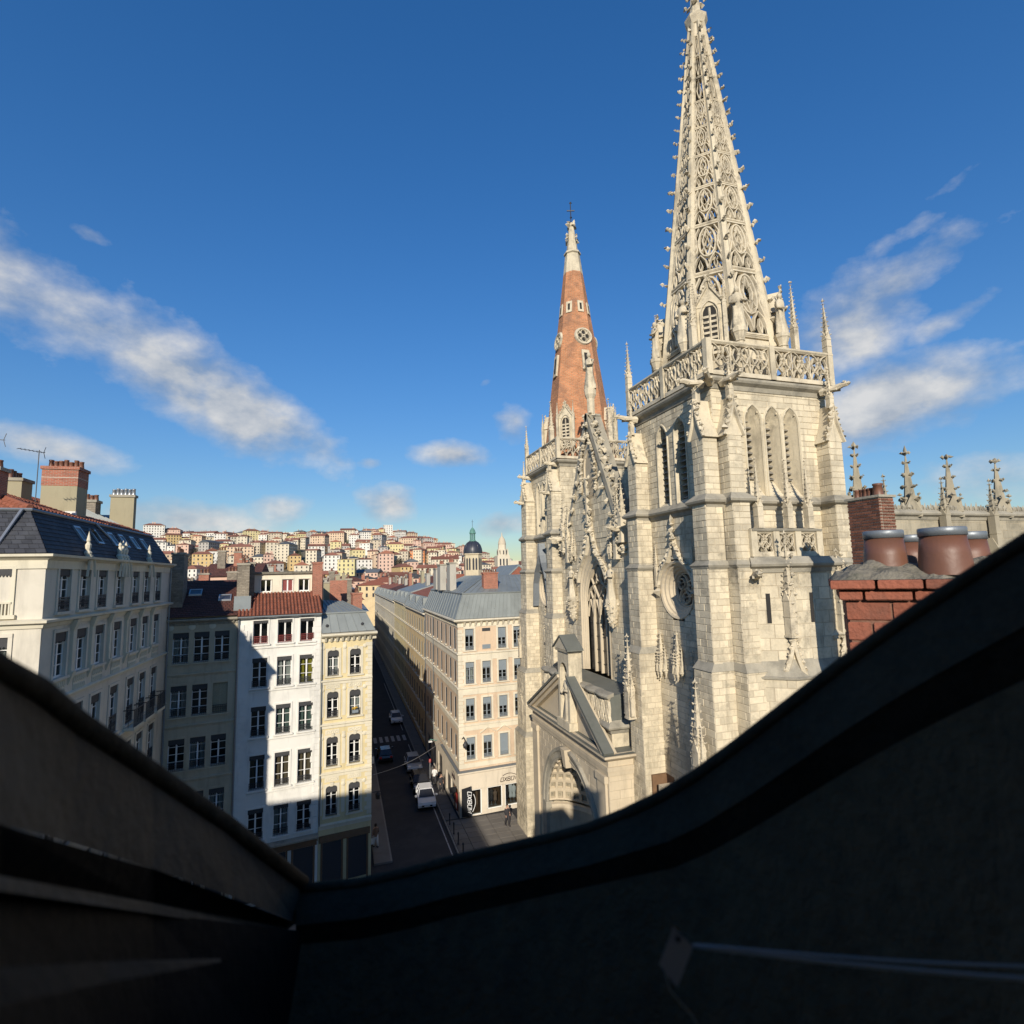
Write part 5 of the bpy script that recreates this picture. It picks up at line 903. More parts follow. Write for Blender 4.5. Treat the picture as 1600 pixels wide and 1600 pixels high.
m.lathe((bx_, by_, zd1+lh*.55), [(.0, 0), (.9, 0), (.95, .2), (.8, lh*.15), (.72, lh*.25), (.4, lh*.36), (.12, lh*.45), (0, lh*.46)], 8); m.build('lantern', 'copper_green', t); m = MB(); m.tube([(bx_, by_, zl1-.1), (bx_, by_, ztip)], .05, 5); m.bar((bx_-.35, by_, ztip-.6), (bx_+.35, by_, ztip-.6), .06); m.build('cross', 'iron', t)

# ------------------------------------------------------------------ the hill and its houses
CREST = [(-700, 50), (180, 862), (230, 846), (330, 842), (450, 843), (520, 842), (600, 838), (650, 845), (700, 858), (760, 880), (815, 893), (900, 898), (1200, 896)]
D0, D1 = 420.0, 930.0
def crest_z(px):
    px = min(max(px, 180), 1200)
    for (a, ya), (b, yb) in zip(CREST[1:], CREST[2:]):
        if a <= px <= b: y = ya+(yb-ya)*(px-a)/(b-a); break
    return float(onY(px, y, D1)[2])
def px_of(X, Y, Z=40.0):
    v = np.array([X, Y, Z-HC]); c = cX*v[0]+cY*v[1]+cUp*v[2]; return CX+FPX*c[0]/max(c[2], 1)
def terr(X, Y):
    if Y < D0-60: return -.5
    s_ = min(1.0, max(0.0, (Y-D0)/(D1-D0))); zc = crest_z(px_of(X, max(Y, 200))); base = -.5
    h = base+(zc-base)*(s_**.85)
    if Y > D1: h = zc-.02*(Y-D1)
    return h
g = MB(); NX, NY = 60, 30; xs = np.linspace(-760, 700, NX); ys = np.linspace(D0-60, 1500, NY)
idx = {}
for j, Y in enumerate(ys):
    for i, X in enumerate(xs): idx[i, j] = len(g.v); g.v.append((X, Y, terr(X, Y)))
for j in range(NY-1):
    for i in range(NX-1): g.f.append((idx[i, j], idx[i+1, j], idx[i+1, j+1], idx[i, j+1])); g.t.append(0)
struct(g.build('hill', 'terrain', smooth=True))
random.seed(12)
NUM = ['no', 'one', 'two', 'three', 'four', 'five', 'six', 'seven', 'eight', 'nine', 'ten', 'eleven', 'twelve', 'thirteen', 'fourteen', 'fifteen']
def hillhouse(X, Y, wd, dp, ht, colr, roofm='tile_far', rot=0.0, flat=False, label=None, zb=None, roofh=None, nst=None):
    z = terr(X, Y)-1.0 if zb is None else zb
    pos_ = 'low on the hillside' if Y < 560 else 'halfway up the hillside' if Y < 760 else 'near the hilltop'
    sz = 'tall narrow' if ht > wd else 'long' if wd > 26 else 'small' if wd < 13 else 'square'
    t = thing('hillside_house', label or '%s storey %s house %s windows wide with %s %s' % (NUM[max(2, int(ht/3.3))], colr, NUM[max(2, int(wd/3.0))], 'flat roof' if flat else 'red tiled roof' if roofm == 'tile_far' else 'slate roof', pos_), 'house', (X, Y, z), 'houses on the hillside')
    hwd, hdp = wd/2, dp/2; c, s_ = math.cos(rot), math.sin(rot)
    T = Matrix.Translation((X, Y, z)) @ Matrix.Rotation(rot, 4, 'Z')
    def put(q, nm, m, kind=None):
        r_ = MB(); r_.add(q, T); return r_.build(nm, m, t, kind=kind)
    q = MB(); q.box(-hwd, hwd, -hdp, hdp, 0, ht); put(q, 'wall', FAR[colr])
    q = MB(); rh = roofh or min(3.2, wd*.16)
    if flat: q.box(-hwd-.3, hwd+.3, -hdp-.3, hdp+.3, ht, ht+.5); put(q, 'roof', FAR[colr])
    else:
        x0, x1, y0, y1 = -hwd-.6, hwd+.6, -hdp-.6, hdp+.6
        if random.random() < .5: r0 = min(hdp, hwd)*.9; q.poly([(x0, y0, ht), (x1, y0, ht), (x1-r0, 0, ht+rh), (x0+r0, 0, ht+rh)]); q.poly([(x1, y1, ht), (x0, y1, ht), (x0+r0, 0, ht+rh), (x1-r0, 0, ht+rh)]); q.poly([(x1, y0, ht), (x1, y1, ht), (x1-r0, 0, ht+rh)]); q.poly([(x0, y1, ht), (x0, y0, ht), (x0+r0, 0, ht+rh)])
        else: q.poly([(x0, y0, ht), (x1, y0, ht), (x1, 0, ht+rh), (x0, 0, ht+rh)]); q.poly([(x1, y1, ht), (x0, y1, ht), (x0, 0, ht+rh), (x1, 0, ht+rh)]); q.poly([(x1, y0, ht), (x1, y1, ht), (x1, 0, ht+rh)]); q.poly([(x0, y1, ht), (x0, y0, ht), (x0, 0, ht+rh)])
        put(q, 'roof', roofm)
        q = MB(); 
        for k in range(random.randrange(1, 4)): xx = rnd(-hwd*.8, hwd*.8); q.box(xx-.6, xx+.6, -.5, .5, ht+rh*.5, ht+rh+rnd(1.0, 2.0))
        put(q, 'chimneys', FAR[pick(['grey', 'pink', 'beige'])], 'stuff')
    ns = nst or max(2, int(ht/3.3)); nw = max(2, int(wd/3.0)); nd_ = max(2, int(dp/3.4)); q = MB(); sh = MB()
    for r_ in range(ns):
        zz = ht-(r_+1)*ht/ns*.97+.9
        for i in range(nw): xx = -hwd+wd*(i+.5)/nw; (q if random.random() < .8 else sh).box(xx-.6, xx+.6, -hdp-.12, -hdp+.05, zz, zz+1.75)
        for i in range(nd_):
            yy = -hdp+dp*(i+.5)/nd_; 
            for sx_ in (-1, 1): q.box(sx_*hwd-.1, sx_*hwd+.1, yy-.55, yy+.55, zz, zz+1.7)
    put(q, 'windows', 'dark_window', 'stuff'); put(sh, 'shutters', 'shutter_far', 'stuff')
    return t
# landmarks on the hill, from their place in the photograph
def hh(px, ytop, wpx, hpx, Y, colr, dp=14, rot=0.0, **k):
    b = onY(px, ytop+hpx, Y); sc = Y/850*1.02; return hillhouse(b[0], Y, wpx*sc, dp, hpx*sc, colr, rot=rot, zb=b[2], **k)
hh(240, 826, 24, 27, 860, 'white', rot=.2, label='tall white block of flats with rows of windows on the left of the hill'); hh(268, 832, 22, 22, 868, 'pink', label='pink house beside the tall white flats on the hill')
hh(303, 837, 42, 20, 880, 'cream', label='long cream building with flat roofline on the hill'); hh(349, 838, 30, 16, 890, 'yellow', label='long yellow barracks building on the hill crest'); hh(348, 850, 26, 24, 760, 'white', label='white block with many windows behind the rubble chimney'); hh(372, 842, 18, 16, 880, 'white')
hh(408, 836, 38, 12, 920, 'cream', label='low cream school building with red roof on the hill crest'); hh(446, 834, 22, 11, 925, 'white', flat=True, label='white flat roofed building with a mast on the crest'); hh(486, 842, 28, 20, 900, 'white', label='white terrace of flats left of the yellow end house'); hh(495, 842, 10, 19, 893, 'ochre', label='yellow end house adjoining white flats on the hill')
hh(606, 822, 13, 22, 915, 'white', flat=True, label='tall white concrete tower block standing above the hill'); hh(617, 830, 11, 12, 917, 'white', flat=True, label='stepped lower wing of the white tower block'); hh(588, 836, 22, 16, 905, 'yellow', label='yellow house with broad brown pyramid roof on the crest', roofh=4.5); hh(560, 835, 20, 16, 910, 'yellow', label='pale yellow flats near the white tower block')
hh(653, 862, 22, 22, 640, 'orange', rot=-.25, label='bright orange block of flats facing the sun'); hh(676, 863, 16, 18, 650, 'orange', rot=-.1, label='orange house next to the bright orange block'); hh(542, 876, 24, 24, 470, 'lemon', dp=10, rot=-.15, label='lemon yellow gable wall low on the hill', roofh=.4); hh(706, 864, 20, 14, 690, 'peach'); hh(635, 854, 30, 20, 720, 'cream', rot=.2); hh(612, 868, 28, 18, 600, 'cream')
hh(400, 850, 30, 16, 800, 'grey'); hh(430, 852, 36, 14, 820, 'beige'); hh(458, 848, 28, 20, 840, 'grey'); hh(320, 858, 30, 18, 700, 'white'); hh(300, 850, 26, 18, 780, 'white')
cl = ['cream', 'white', 'yellow', 'ochre', 'pink', 'peach', 'cream', 'white', 'beige', 'yellow', 'grey', 'cream', 'white', 'peach']
nh = 0
for Y in (440, 488, 536, 584, 632, 680, 728, 776, 824, 872, 915):
    x = -.42*Y+rnd(0, 10)
    while x < .36*Y:
        wd = pick([9, 11, 13, 15, 17, 20, 26]); ht = pick([8, 11, 13, 15, 17, 20]); px = px_of(x+wd/2, Y)
        top_ok = True
        if 205 < px < 830 and random.random() < .93:
            if Y > 850: ht = min(ht, 13)
            hillhouse(x+wd/2, Y+rnd(-9, 9), wd, rnd(10, 14), ht, pick(cl), pick(['tile_far']*6+['slate_far']), rot=pick([rnd(-.5, .5), rnd(1.0, 1.9)])); nh += 1
        x += wd+pick([0, 0.6, 1.5, 4, 8])
# a few dark trees between the houses
def tree(X, Y, h, r, leafm, label):
    z = terr(X, Y)-.5; t = thing('tree', label, 'tree', (X, Y, z), 'trees on the hillside'); m = MB(); m.tube([(X, Y, z), (X+.2, Y, z+h*.5), (X+.1, Y, z+h*.85)], [.35, .25, .1], 6)
    for k in range(5): a = k*1.25; m.tube([(X, Y, z+h*.35), (X+math.cos(a)*r*.7, Y+math.sin(a)*r*.7, z+h*(.6+.05*k))], [.14, .04], 4)
    m.build('trunk', 'bark', t); m = MB()
    for k in range(420):
        a, b, c_ = rnd(0, 6.28), rnd(-1, 1), random.random()**.4; rr = r*c_*(1+.25*math.sin(3*a)); q = np.array((X+math.cos(a)*rr*math.sqrt(1-b*b), Y+math.sin(a)*rr*math.sqrt(1-b*b), z+h*.62+b*h*.38*c_)); u = np.random.randn(3)*.45; v = np.random.randn(3)*.45; m.poly([q, q+u, q+u+v, q+v])
    m.build('crown', leafm, t)
np.random.seed(3)
TREES = [(pick([1, 1, 1])*rnd(235, 740), rnd(450, 900), rnd(7, 12), rnd(3, 5.5), pick(['leaf', 'leaf', 'leaf_bare'])) for _ in range(26)]
for (px, Y, h, r, lm) in ((465, 640, 13, 5, 'leaf'), (308, 690, 12, 6, 'leaf_bare'), (352, 720, 10, 5, 'leaf_bare'), (502, 700, 9, 4, 'leaf'), (575, 860, 8, 3.5, 'leaf'), (292, 560, 12, 5, 'leaf_bare'), (600, 780, 8, 4, 'leaf'), (690, 700, 8, 4, 'leaf'), (480, 600, 9, 4, 'leaf'), (548, 790, 9, 4, 'leaf'), *TREES):
    X = onY(px, 860, Y)[0]; tree(X, Y, h, r, lm, 'dark evergreen tree between the hillside houses' if lm == 'leaf' else 'bare brown tree between the hillside houses')
# white basilica far right of the dome
cxb, cyb = onY(787, 870, 620)[0], 620.0
t = thing('hill_church', 'pale stone church with tapering crossing tower far beyond the dome', 'church', (cxb, cyb, 0)); sc = 620/850.
def zb_(y): return float(onY(787, y, 620)[2])
q = MB(); q.box(cxb-7.5, cxb+7.5, cyb, cyb+14, 0, zb_(868)); q.box(cxb+7.5, cxb+19, cyb+2, cyb+12, 0, zb_(876)); q.build('nave', FAR['cream'], t); q = MB(); o8 = lambda r, z: [(cxb+r*math.cos(R(22.5+45*i)), cyb+6+r*math.sin(R(22.5+45*i)), z) for i in range(8)]
q.hexa(o8(6.5, zb_(868)), o8(6.2, zb_(858))); q.hexa(o8(5.0, zb_(858)), o8(4.7, zb_(850))); q.build('crossing_tower', FAR['cream'], t); q = MB(); q.lathe((cxb, cyb+6, zb_(850)), [(5.0, 0), (4.6, 3), (3.4, 6.5), (1.6, 9.0), (.8, 10.2), (.6, 12.0), (0, 15)], 10); q.build('dome', FAR['beige'], t, True)
q = MB()
for x in (-5.5, 5.5): q.cone([(cxb+x-1.2, cyb, zb_(868)), (cxb+x+1.2, cyb, zb_(868)), (cxb+x+1.2, cyb+2.4, zb_(868)), (cxb+x-1.2, cyb+2.4, zb_(868))], (cxb+x, cyb+1.2, zb_(855)))
q.build('corner_turrets', FAR['cream'], t); q = MB()
for x in (-4, 0, 4): q.box(cxb+x-.9, cxb+x+.9, cyb-.1, cyb+.1, zb_(885), zb_(873))
for i in range(8): a = R(45*i); q.box(cxb+5.9*math.cos(a)-.6, cxb+5.9*math.cos(a)+.6, cyb+6+5.9*math.sin(a)-.6, cyb+6+5.9*math.sin(a)+.6, zb_(866), zb_(860))
q.build('arched_windows', 'dark_window', t, kind='stuff')
# ------------------------------------------------------------------ the church
random.seed(5); np.random.seed(5)
CH = thing('church', 'pale limestone gothic church with openwork stone spire and red brick spire', 'church', (20, 34.5, 0))
XWL = 16.8; YM = 34.5; S0, S1 = 21.3, 28.3; N0, N1 = 40.4, 47.7; XE = 23.8
STONES = []; WALLS = []
class Wall:
    def __init__(s, name, m='stone', mm='mortar'): s.name = name; s.b = MB(); s.m = m; s.mm = mm; s.st = []; WALLS.append(s)
def ashlar(W, P, d, u0, u1, z0, z1, ch=.31, bl=(.5, 1.05), holes=None, off=0.0):
    n = np.array((d[1], -d[0], 0)); D = np.array((d[0], d[1], 0)); O = np.array((P[0], P[1], 0))+n*off; z = z0; par = 0
    while z < z1-.02:
        h = ch*rnd(.88, 1.12); h = min(h, z1-z)
        if z1-(z+h) < .12: h = z1-z
        iv = [(u0, u1)]
        for (a, b) in (holes(z+h/2) if holes else []):
            nv = []
            for (p, q) in iv:
                if b <= p or a >= q: nv.append((p, q)); continue
                if a > p: nv.append((p, a))
                if b < q: nv.append((b, q))
            iv = nv
        for (p, q) in iv:
            if q-p < .02: continue
            W.b.poly([O+D*p+(0, 0, z), O+D*q+(0, 0, z), O+D*q+(0, 0, z+h), O+D*p+(0, 0, z+h)])
            u = p; first = True
            while u < q-.01:
                l = rnd(*bl)*(.55 if first and par else 1.0); first = False
                if q-(u+l) < .22: l = q-u
                j = .011; c = .011; o = .008+rnd(0, .016); a, b = u+j, u+l-j; e, f = z+j, z+h-j
                if b-a > .05 and f-e > .05:
                    base = [O+D*a+(0, 0, e), O+D*b+(0, 0, e), O+D*b+(0, 0, f), O+D*a+(0, 0, f)]
                    top = [O+D*(a+c)+n*o+(0, 0, e+c), O+D*(b-c)+n*o+(0, 0, e+c), O+D*(b-c)+n*o+(0, 0, f-c), O+D*(a+c)+n*o+(0, 0, f-c)]
                    ctr = (top[0]+top[2])/2; v = EYE-ctr; dist = np.linalg.norm(v); vis = max(0.0, float(n@v)/dist)*l*h/dist**2
                    if ctr[2] < 11: vis *= .0
                    W.st.append((vis, base, top, rnd(-.5, .5)))
                u += l
        z += h; par ^= 1
def stone_into(mb, s):
    _, ba, tp, t = s; n = len(mb.v); mb.v.extend([tuple(p) for p in ba]+[tuple(p) for p in tp])
    fs = [(n+4, n+5, n+6, n+7)]+[(n+i, n+(i+1) % 4, n+4+(i+1) % 4, n+4+i) for i in range(4)]; mb.f.extend(fs); mb.t.extend([t]*5)
def finish_walls():
    al = sorted([(s[0], wi, i) for wi, W in enumerate(WALLS) for i, s in enumerate(W.st)], key=lambda x: -x[0])[:300]; top = {(wi, i) for _, wi, i in al}
    for wi, W in enumerate(WALLS):
        o = W.b.build(W.name, W.mm, CH); rest = MB()
        for i, s in enumerate(W.st):
            if (wi, i) in top: q = MB(); stone_into(q, s); q.build('stone_block', W.m, o)
            else: stone_into(rest, s)
        if rest.v: rest.build('stone_blocks', W.m, o, kind='stuff')
# --- outlines
def arch_pts(w, z0, zs, k=1.0, n=7):
    r = k*w; a1 = math.acos((w/2-r)/r) if k > .5 else math.pi/2; L = [(-w/2, z0)]
    for i in range(n+1): a = math.pi-(math.pi-a1)*i/n; L.append((-w/2+r+r*math.cos(a), zs+r*math.sin(a)))
    Rr = [(-u, z) for u, z in L[:-1]][::-1]; return L+Rr
def arch_hw(w, zs, k=1.0):
    r = k*w; hz = math.sqrt(max(0, r*r-(r-w/2)**2))
    def f(z):
        if z <= zs: return w/2
        if z >= zs+hz: return 0.0
        return max(0.0, math.sqrt(max(0, r*r-(z-zs)**2))-(r-w/2))
    return f, zs+hz
def circ_pts(r, zc, n=24): return [(r*math.cos(2*math.pi*i/n), zc+r*math.sin(2*math.pi*i/n)) for i in range(n)]
def P3(P, d, u, y, z): n = (d[1], -d[0]); return np.array((P[0]+d[0]*u-n[0]*y, P[1]+d[1]*u-n[1]*y, z))   # y inward
def scaled(o, s, c): return [(c[0]+(u-c[0])*s, c[1]+(z-c[1])*s) for u, z in o]
def recess(mb, P, d, uc, o, steps, closed=False, c=(0, 0)):
    prev = None
    for (s, y) in steps:
        r = [P3(P, d, uc+u, y, z) for u, z in scaled(o, s, c)]
        if prev:
            k = len(r)
            for i in range(k if closed else k-1): mb.poly([prev[i], prev[(i+1) % k], r[(i+1) % k], r[i]])
        prev = r
    return prev
def strap(mb, P, d, uc, pts, w, h, y=0.0): mb.path([P3(P, d, uc+u, y, z) for u, z in pts], w, h, (d[1], -d[0], 0))
def crockets(mb, P, d, uc, pts, step, r, y=-.1, side=0):
    acc = 0; last = None
    for (a, b) in zip(pts, pts[1:]):
        L = math.hypot(b[0]-a[0], b[1]-a[1]); t = 0
        while acc+L-t >= step:
            t += step-acc; acc = 0; q = (a[0]+(b[0]-a[0])*t/L, a[1]+(b[1]-a[1])*t/L); nx, nz = -(b[1]-a[1])/L, (b[0]-a[0])/L
            if side: nx, nz = nx*side, nz*side
            p = P3(P, d, uc+q[0]+nx*r*.7, y, q[1]+nz*r*.7); crock(mb, p, r)
        acc += L-t
def crock(mb, p, r):
    mb.blob(p, r); mb.blob(p+np.array((rnd(-.5, .5)*r, rnd(-.5, .5)*r, r*.75)), r*.6)
# --- pinnacles (shared meshes)
PINN = {}
def pinnacle_mesh(w, hs, hp, m='stone_carved', cro=True, rich=False):
    k = (w, hs, hp, m, cro)
    if k in PINN: return PINN[k]
    q = MB(); a = w/2; q.box(-a, a, -a, a, 0, hs); q.box(-a*1.15, a*1.15, -a*1.15, a*1.15, 0, w*.25)
    if hs > 3*w: q.box(-a*1.12, a*1.12, -a*1.12, a*1.12, hs*.55, hs*.55+w*.12)
    for sx, sy in ((1, 0), (-1, 0), (0, 1), (0, -1)):
        e = a*1.12; g = w*1.15
        if sx: b0 = [(sx*a*.7, -e, hs-.02), (sx*e, -e, hs-.02), (sx*e, e, hs-.02), (sx*a*.7, e, hs-.02)]
        else: b0 = [(-e, sy*a*.7, hs-.02), (-e, sy*e, hs-.02), (e, sy*e, hs-.02), (e, sy*a*.7, hs-.02)]
        t0 = [(sx*a*.5, sy*a*.5, hs+g), (sx*e, sy*e, hs+g), (sx*e+.001, sy*e+.001, hs+g), (sx*a*.5, sy*a*.5, hs+g)]; q.hexa(b0, t0)
        q.blob((sx*e, sy*e, hs+g+w*.12), w*.16)
    b = a*.8; q.cone([(-b, -b, hs), (b, -b, hs), (b, b, hs), (-b, b, hs)], (0, 0, hs+hp))
    if cro:
        n = max(3, int(hp/(w*.75)))
        for i in range(1, n):
            t = i/n; rr = b*(1-t); c = w*.17*(1.1-.5*t)
            for sx, sy in ((1, 1), (1, -1), (-1, 1), (-1, -1)): q.blob((sx*(rr+c*.5), sy*(rr+c*.5), hs+hp*t), c); q.blob((sx*(rr+c*1.1), sy*(rr+c*1.1), hs+hp*t+c*.5), c*.6)
    f = w*.2; zt = hs+hp
    for dx, dy in ((1, 0), (-1, 0), (0, 1), (0, -1)): q.blob((dx*f*1.1, dy*f*1.1, zt-f*.9), f*.75)
    q.blob((0, 0, zt-f*.2), (f*.7, f*.7, f*1.5)); PINN[k] = q.mesh('pinnacle', m); return PINN[k]
def pinnacle(x, y, z, w, hs, hp, rz=0.0, m='stone_carved', cro=True, parent=None): return inst('pinnacle', pinnacle_mesh(w, hs, hp, m, cro), parent or CH, (x, y, z), rz)
# --- canopied niche: cluster of small pinnacles over a hanging corbel
def canopy_mesh():
    q = MB(); mm = []
    for (x, y, w, hs, hp, z) in ((0, -.18, .2, .8, 1.4, .3), (-.25, -.1, .14, .6, .9, .15), (.25, -.1, .14, .6, .9, .15), (-.13, -.32, .12, .5, .75, .1), (.13, -.32, .12, .5, .75, .1)):
        q.box(x-w/2, x+w/2, y-w/2, y+w/2, z, z+hs); b = w*.5; q.cone([(x-b, y-b, z+hs), (x+b, y-b, z+hs), (x+b, y+b, z+hs), (x-b, y+b, z+hs)], (x, y, z+hs+hp)); q.cone([(x-b, y+b, z), (x+b, y+b, z), (x+b, y-b, z), (x-b, y-b, z)], (x, y, z-.25)); q.blob((x, y, z-.22), .06)
        for i in range(1, 5):
            t = i/5
            for sx, sy in ((1, 1), (-1, 1), (1, -1), (-1, -1)): q.blob((x+sx*(b*(1-t)+.03), y+sy*(b*(1-t)+.03), z+hs+hp*t), .045)
        for s_ in (-1, 1): q.path([(x+s_*w*.5*(1-t), y-w/2-.01, z+.1+.4*t**.6) for t in np.linspace(0, 1, 5)], .04, .03, (0, -1, 0))
    q.box(-.36, .36, -.3, .02, .25, .34); return q.mesh('canopy', 'stone_carved')
CANOPY = canopy_mesh()
# --- statue: draped standing figure on the wall
def statue_mesh(h=1.8):
    q = MB(); n = 22; prof = [(.30, 0), (.29, .15), (.23, .55), (.19, .9), (.20, 1.1), (.24, 1.3), (.21, 1.44), (.075, 1.51), (.07, 1.56)]; o = len(q.v)
    for (r, z) in prof:
        for j in range(n): a = 2*math.pi*j/n; k = 1+(.17*math.sin(5*a+z*2.6)+.08*math.sin(9*a-z*4))*(1 if z < 1.2 else .35); q.v.append((r*k*math.cos(a), r*.72*k*math.sin(a), z))
    for i in range(len(prof)-1):
        for j in range(n): a, b = o+i*n+j, o+i*n+(j+1) % n; q.f.append((a, b, b+n, a+n)); q.t.append(0)
    q.lathe((0, -.01, 1.66), [(.0, -.12), (.075, -.1), (.1, 0), (.095, .07), (.05, .13), (0, .14)], 8)
    q.tube([(-.24, 0, 1.36), (-.3, -.06, 1.1), (-.12, -.24, 1.05)], [.085, .07, .05], 6); q.tube([(.24, 0, 1.36), (.3, -.08, 1.12), (.1, -.25, 1.15)], [.085, .07, .05], 6); return q.mesh('statue', 'stone_carved', True)
STATUE = statue_mesh()
def statue(x, y, z, s, rz): o = inst('statue', STATUE, CH, (x, y, z), rz); o.scale = (s, s, s); return o
def gargoyle(p, dr, L=1.1):
    q = MB(); d = np.array((dr[0], dr[1], 0.0)); d /= np.linalg.norm(d); p = np.array(p, float); q.tube([p-d*.2, p+d*L*.45+(0, 0, .02), p+d*L*.8+(0, 0, .1), p+d*L+(0, 0, .06)], [.22, .17, .13, .09], 6); e = p+d*L+(0, 0, .1); q.blob(e, (.15, .15, .12)); s = np.array((-d[1], d[0], 0))
    for k in (-1, 1): q.blob(e-d*.12+s*k*.1+(0, 0, .13), .07); q.bar(p+d*.1+s*k*.14, p+d*L*.6+s*k*.2-(0, 0, .08), .09)
    return q.build('gargoyle', 'stone_carved', CH)
PR_BIG = [(0, -.3), (.06, -.28), (.12, -.1), (.3, 0), (.34, .1), (.3, .16), (.0, .42)]
PR_STR = [(0, -.16), (.06, -.14), (.16, -.02), (.2, .06), (.16, .1), (0, .26)]
def ring_course(pts, z, prof, name='string_course', m='stone_grey', closed=False):
    q = MB(); q.sweep([(x, y, z) for x, y in pts], prof, closed); return q.build(name, m, CH)
dWs, dSo = (0, -1), (1, 0)

# ================= south tower
f_l, topL = arch_hw(.95, 29.2, .9)
lW = [25.62, 23.95]; lS = [19.12, 20.3, 21.42]
def holesW(z):
    h = []
    for y in lW:
        if 25.5 < z: w_ = f_l(z); h += [(S1-y-w_, S1-y+w_)] if w_ > 0 else []
    r = 1.5
    if abs(z-21.0) < r: w_ = math.sqrt(r*r-(z-21.0)**2); h.append((S1-25.0-w_, S1-25.0+w_))
    return h
def holesS(z):
    h = []
    for x in lS:
        if 25.5 < z: w_ = f_l(z); h += [(x-XWL-w_, x-XWL+w_)] if w_ > 0 else []
    return h
TW = Wall('south_tower_wall')
ashlar(TW, (XWL, S1), dWs, 0, S1-S0, 0, 31.0, holes=holesW); ashlar(TW, (XWL, S0), dSo, 0, XE-XWL, 0, 31.0, holes=holesS)
for a, b in (((XE, S0), (XE, S1)), ((XE, S1), (XWL, S1))): TW.b.poly([(*a, 0), (*b, 0), (*b, 31), (*a, 31)])
TW.b.poly([(XWL, S0, 31.02), (XE, S0, 31.02), (XE, S1, 31.02), (XWL, S1, 31.02)])
def lancet(P, d, uc, w=.95, z0=25.5, zs=29.2, k=.9, depth=.75, nl=13, sp=.55):
    o = arch_pts(w, z0, zs, k); q = MB(); recess(q, P, d, uc, o, [(1.0, -.02), (.95, .1), (sp, depth)], True, (0, (z0+zs)/2+.6)); strap(q, P, d, uc, arch_pts(w*1.1, z0, zs, k), .14, .07); win = q.build('lancet_window', 'stone', CH)
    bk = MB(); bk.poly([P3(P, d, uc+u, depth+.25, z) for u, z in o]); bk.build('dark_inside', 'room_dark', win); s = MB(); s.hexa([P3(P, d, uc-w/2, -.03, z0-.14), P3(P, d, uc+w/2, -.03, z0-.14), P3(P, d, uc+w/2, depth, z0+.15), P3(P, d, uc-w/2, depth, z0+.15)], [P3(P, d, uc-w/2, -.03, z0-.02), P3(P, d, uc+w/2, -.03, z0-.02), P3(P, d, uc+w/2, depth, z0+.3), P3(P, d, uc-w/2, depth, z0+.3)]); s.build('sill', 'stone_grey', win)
    f_, tp = arch_hw(w, zs, k)
    for i in range(nl):
        z = z0+.35+(tp-z0-.6)*i/(nl-1); hw_ = f_(z)*(sp+.07); yl = .0 if sp < .7 else -.25
        if hw_ < .08: continue
        l = MB(); l.hexa([P3(P, d, uc-hw_, .46+yl, z-.1), P3(P, d, uc+hw_, .46+yl, z-.1), P3(P, d, uc+hw_, .8+yl, z+.1), P3(P, d, uc-hw_, .8+yl, z+.1)], [P3(P, d, uc-hw_, .46+yl, z-.05), P3(P, d, uc+hw_, .46+yl, z-.05), P3(P, d, uc+hw_, .8+yl, z+.15), P3(P, d, uc-hw_, .8+yl, z+.15)]); l.build('louver', 'louver', win)
for y in lW: lancet((XWL, S1), dWs, S1-y, depth=.6, sp=.84)
for x in lS: lancet((XWL, S0), dSo, x-XWL)
# buttresses: stacked stages, set back upward
def buttW(W, ya, yb, st, X=XWL):
    """projecting west; st = [(z0, z1, projection, widen)]"""
    for i, (z0, z1, pr, wd) in enumerate(st):
        xa = X-pr; y0, y1 = ya-wd, yb+wd; ashlar(W, (xa, y1), dWs, 0, y1-y0, z0, z1, bl=(.4, .8)); ashlar(W, (xa, y0), dSo, 0, pr, z0, z1, bl=(.35, .7)); W.b.poly([(xa, y1, z0), (X, y1, z0), (X, y1, z1), (xa, y1, z1)])
        npx, nw = (st[i+1][2], st[i+1][3]) if i+1 < len(st) else (pr, wd)
        if i+1 < len(st) and pr > npx+.02: c = MB(); c.hexa([(xa-.05, y0-.05, z1-.07), (X, y0-.05, z1-.07), (X, y1+.05, z1-.07), (xa-.05, y1+.05, z1-.07)], [(X-npx, ya-nw-.005, z1+.30), (X, ya-nw-.005, z1+.30), (X, yb+nw+.005, z1+.30), (X-npx, yb+nw+.005, z1+.30)]); c.build('weathering', 'stone_grey', CH)
def buttS(W, xa_, xb_, st, Y=S0):
    for i, (z0, z1, pr, wd) in enumerate(st):
        ya = Y-pr; x0, x1 = xa_-wd, xb_+wd; ashlar(W, (x0, ya), dSo, 0, x1-x0, z0, z1, bl=(.4, .8)); ashlar(W, (x0, Y), dWs, 0, pr, z0, z1, bl=(.35, .7)); W.b.poly([(x1, ya, z0), (x1, Y, z0), (x1, Y, z1), (x1, ya, z1)])
        npx, nw = (st[i+1][2], st[i+1][3]) if i+1 < len(st) else (pr, wd)
        if i+1 < len(st) and pr > npx+.02: c = MB(); c.hexa([(x0-.05, ya-.05, z1-.07), (x1+.05, ya-.05, z1-.07), (x1+.05, Y, z1-.07), (x0-.05, Y, z1-.07)], [(xa_-nw-.005, Y-npx, z1+.3), (xb_+nw+.005, Y-npx, z1+.3), (xb_+nw+.005, Y, z1+.3), (xa_-nw-.005, Y, z1+.3)]); c.build('weathering', 'stone_grey', CH)
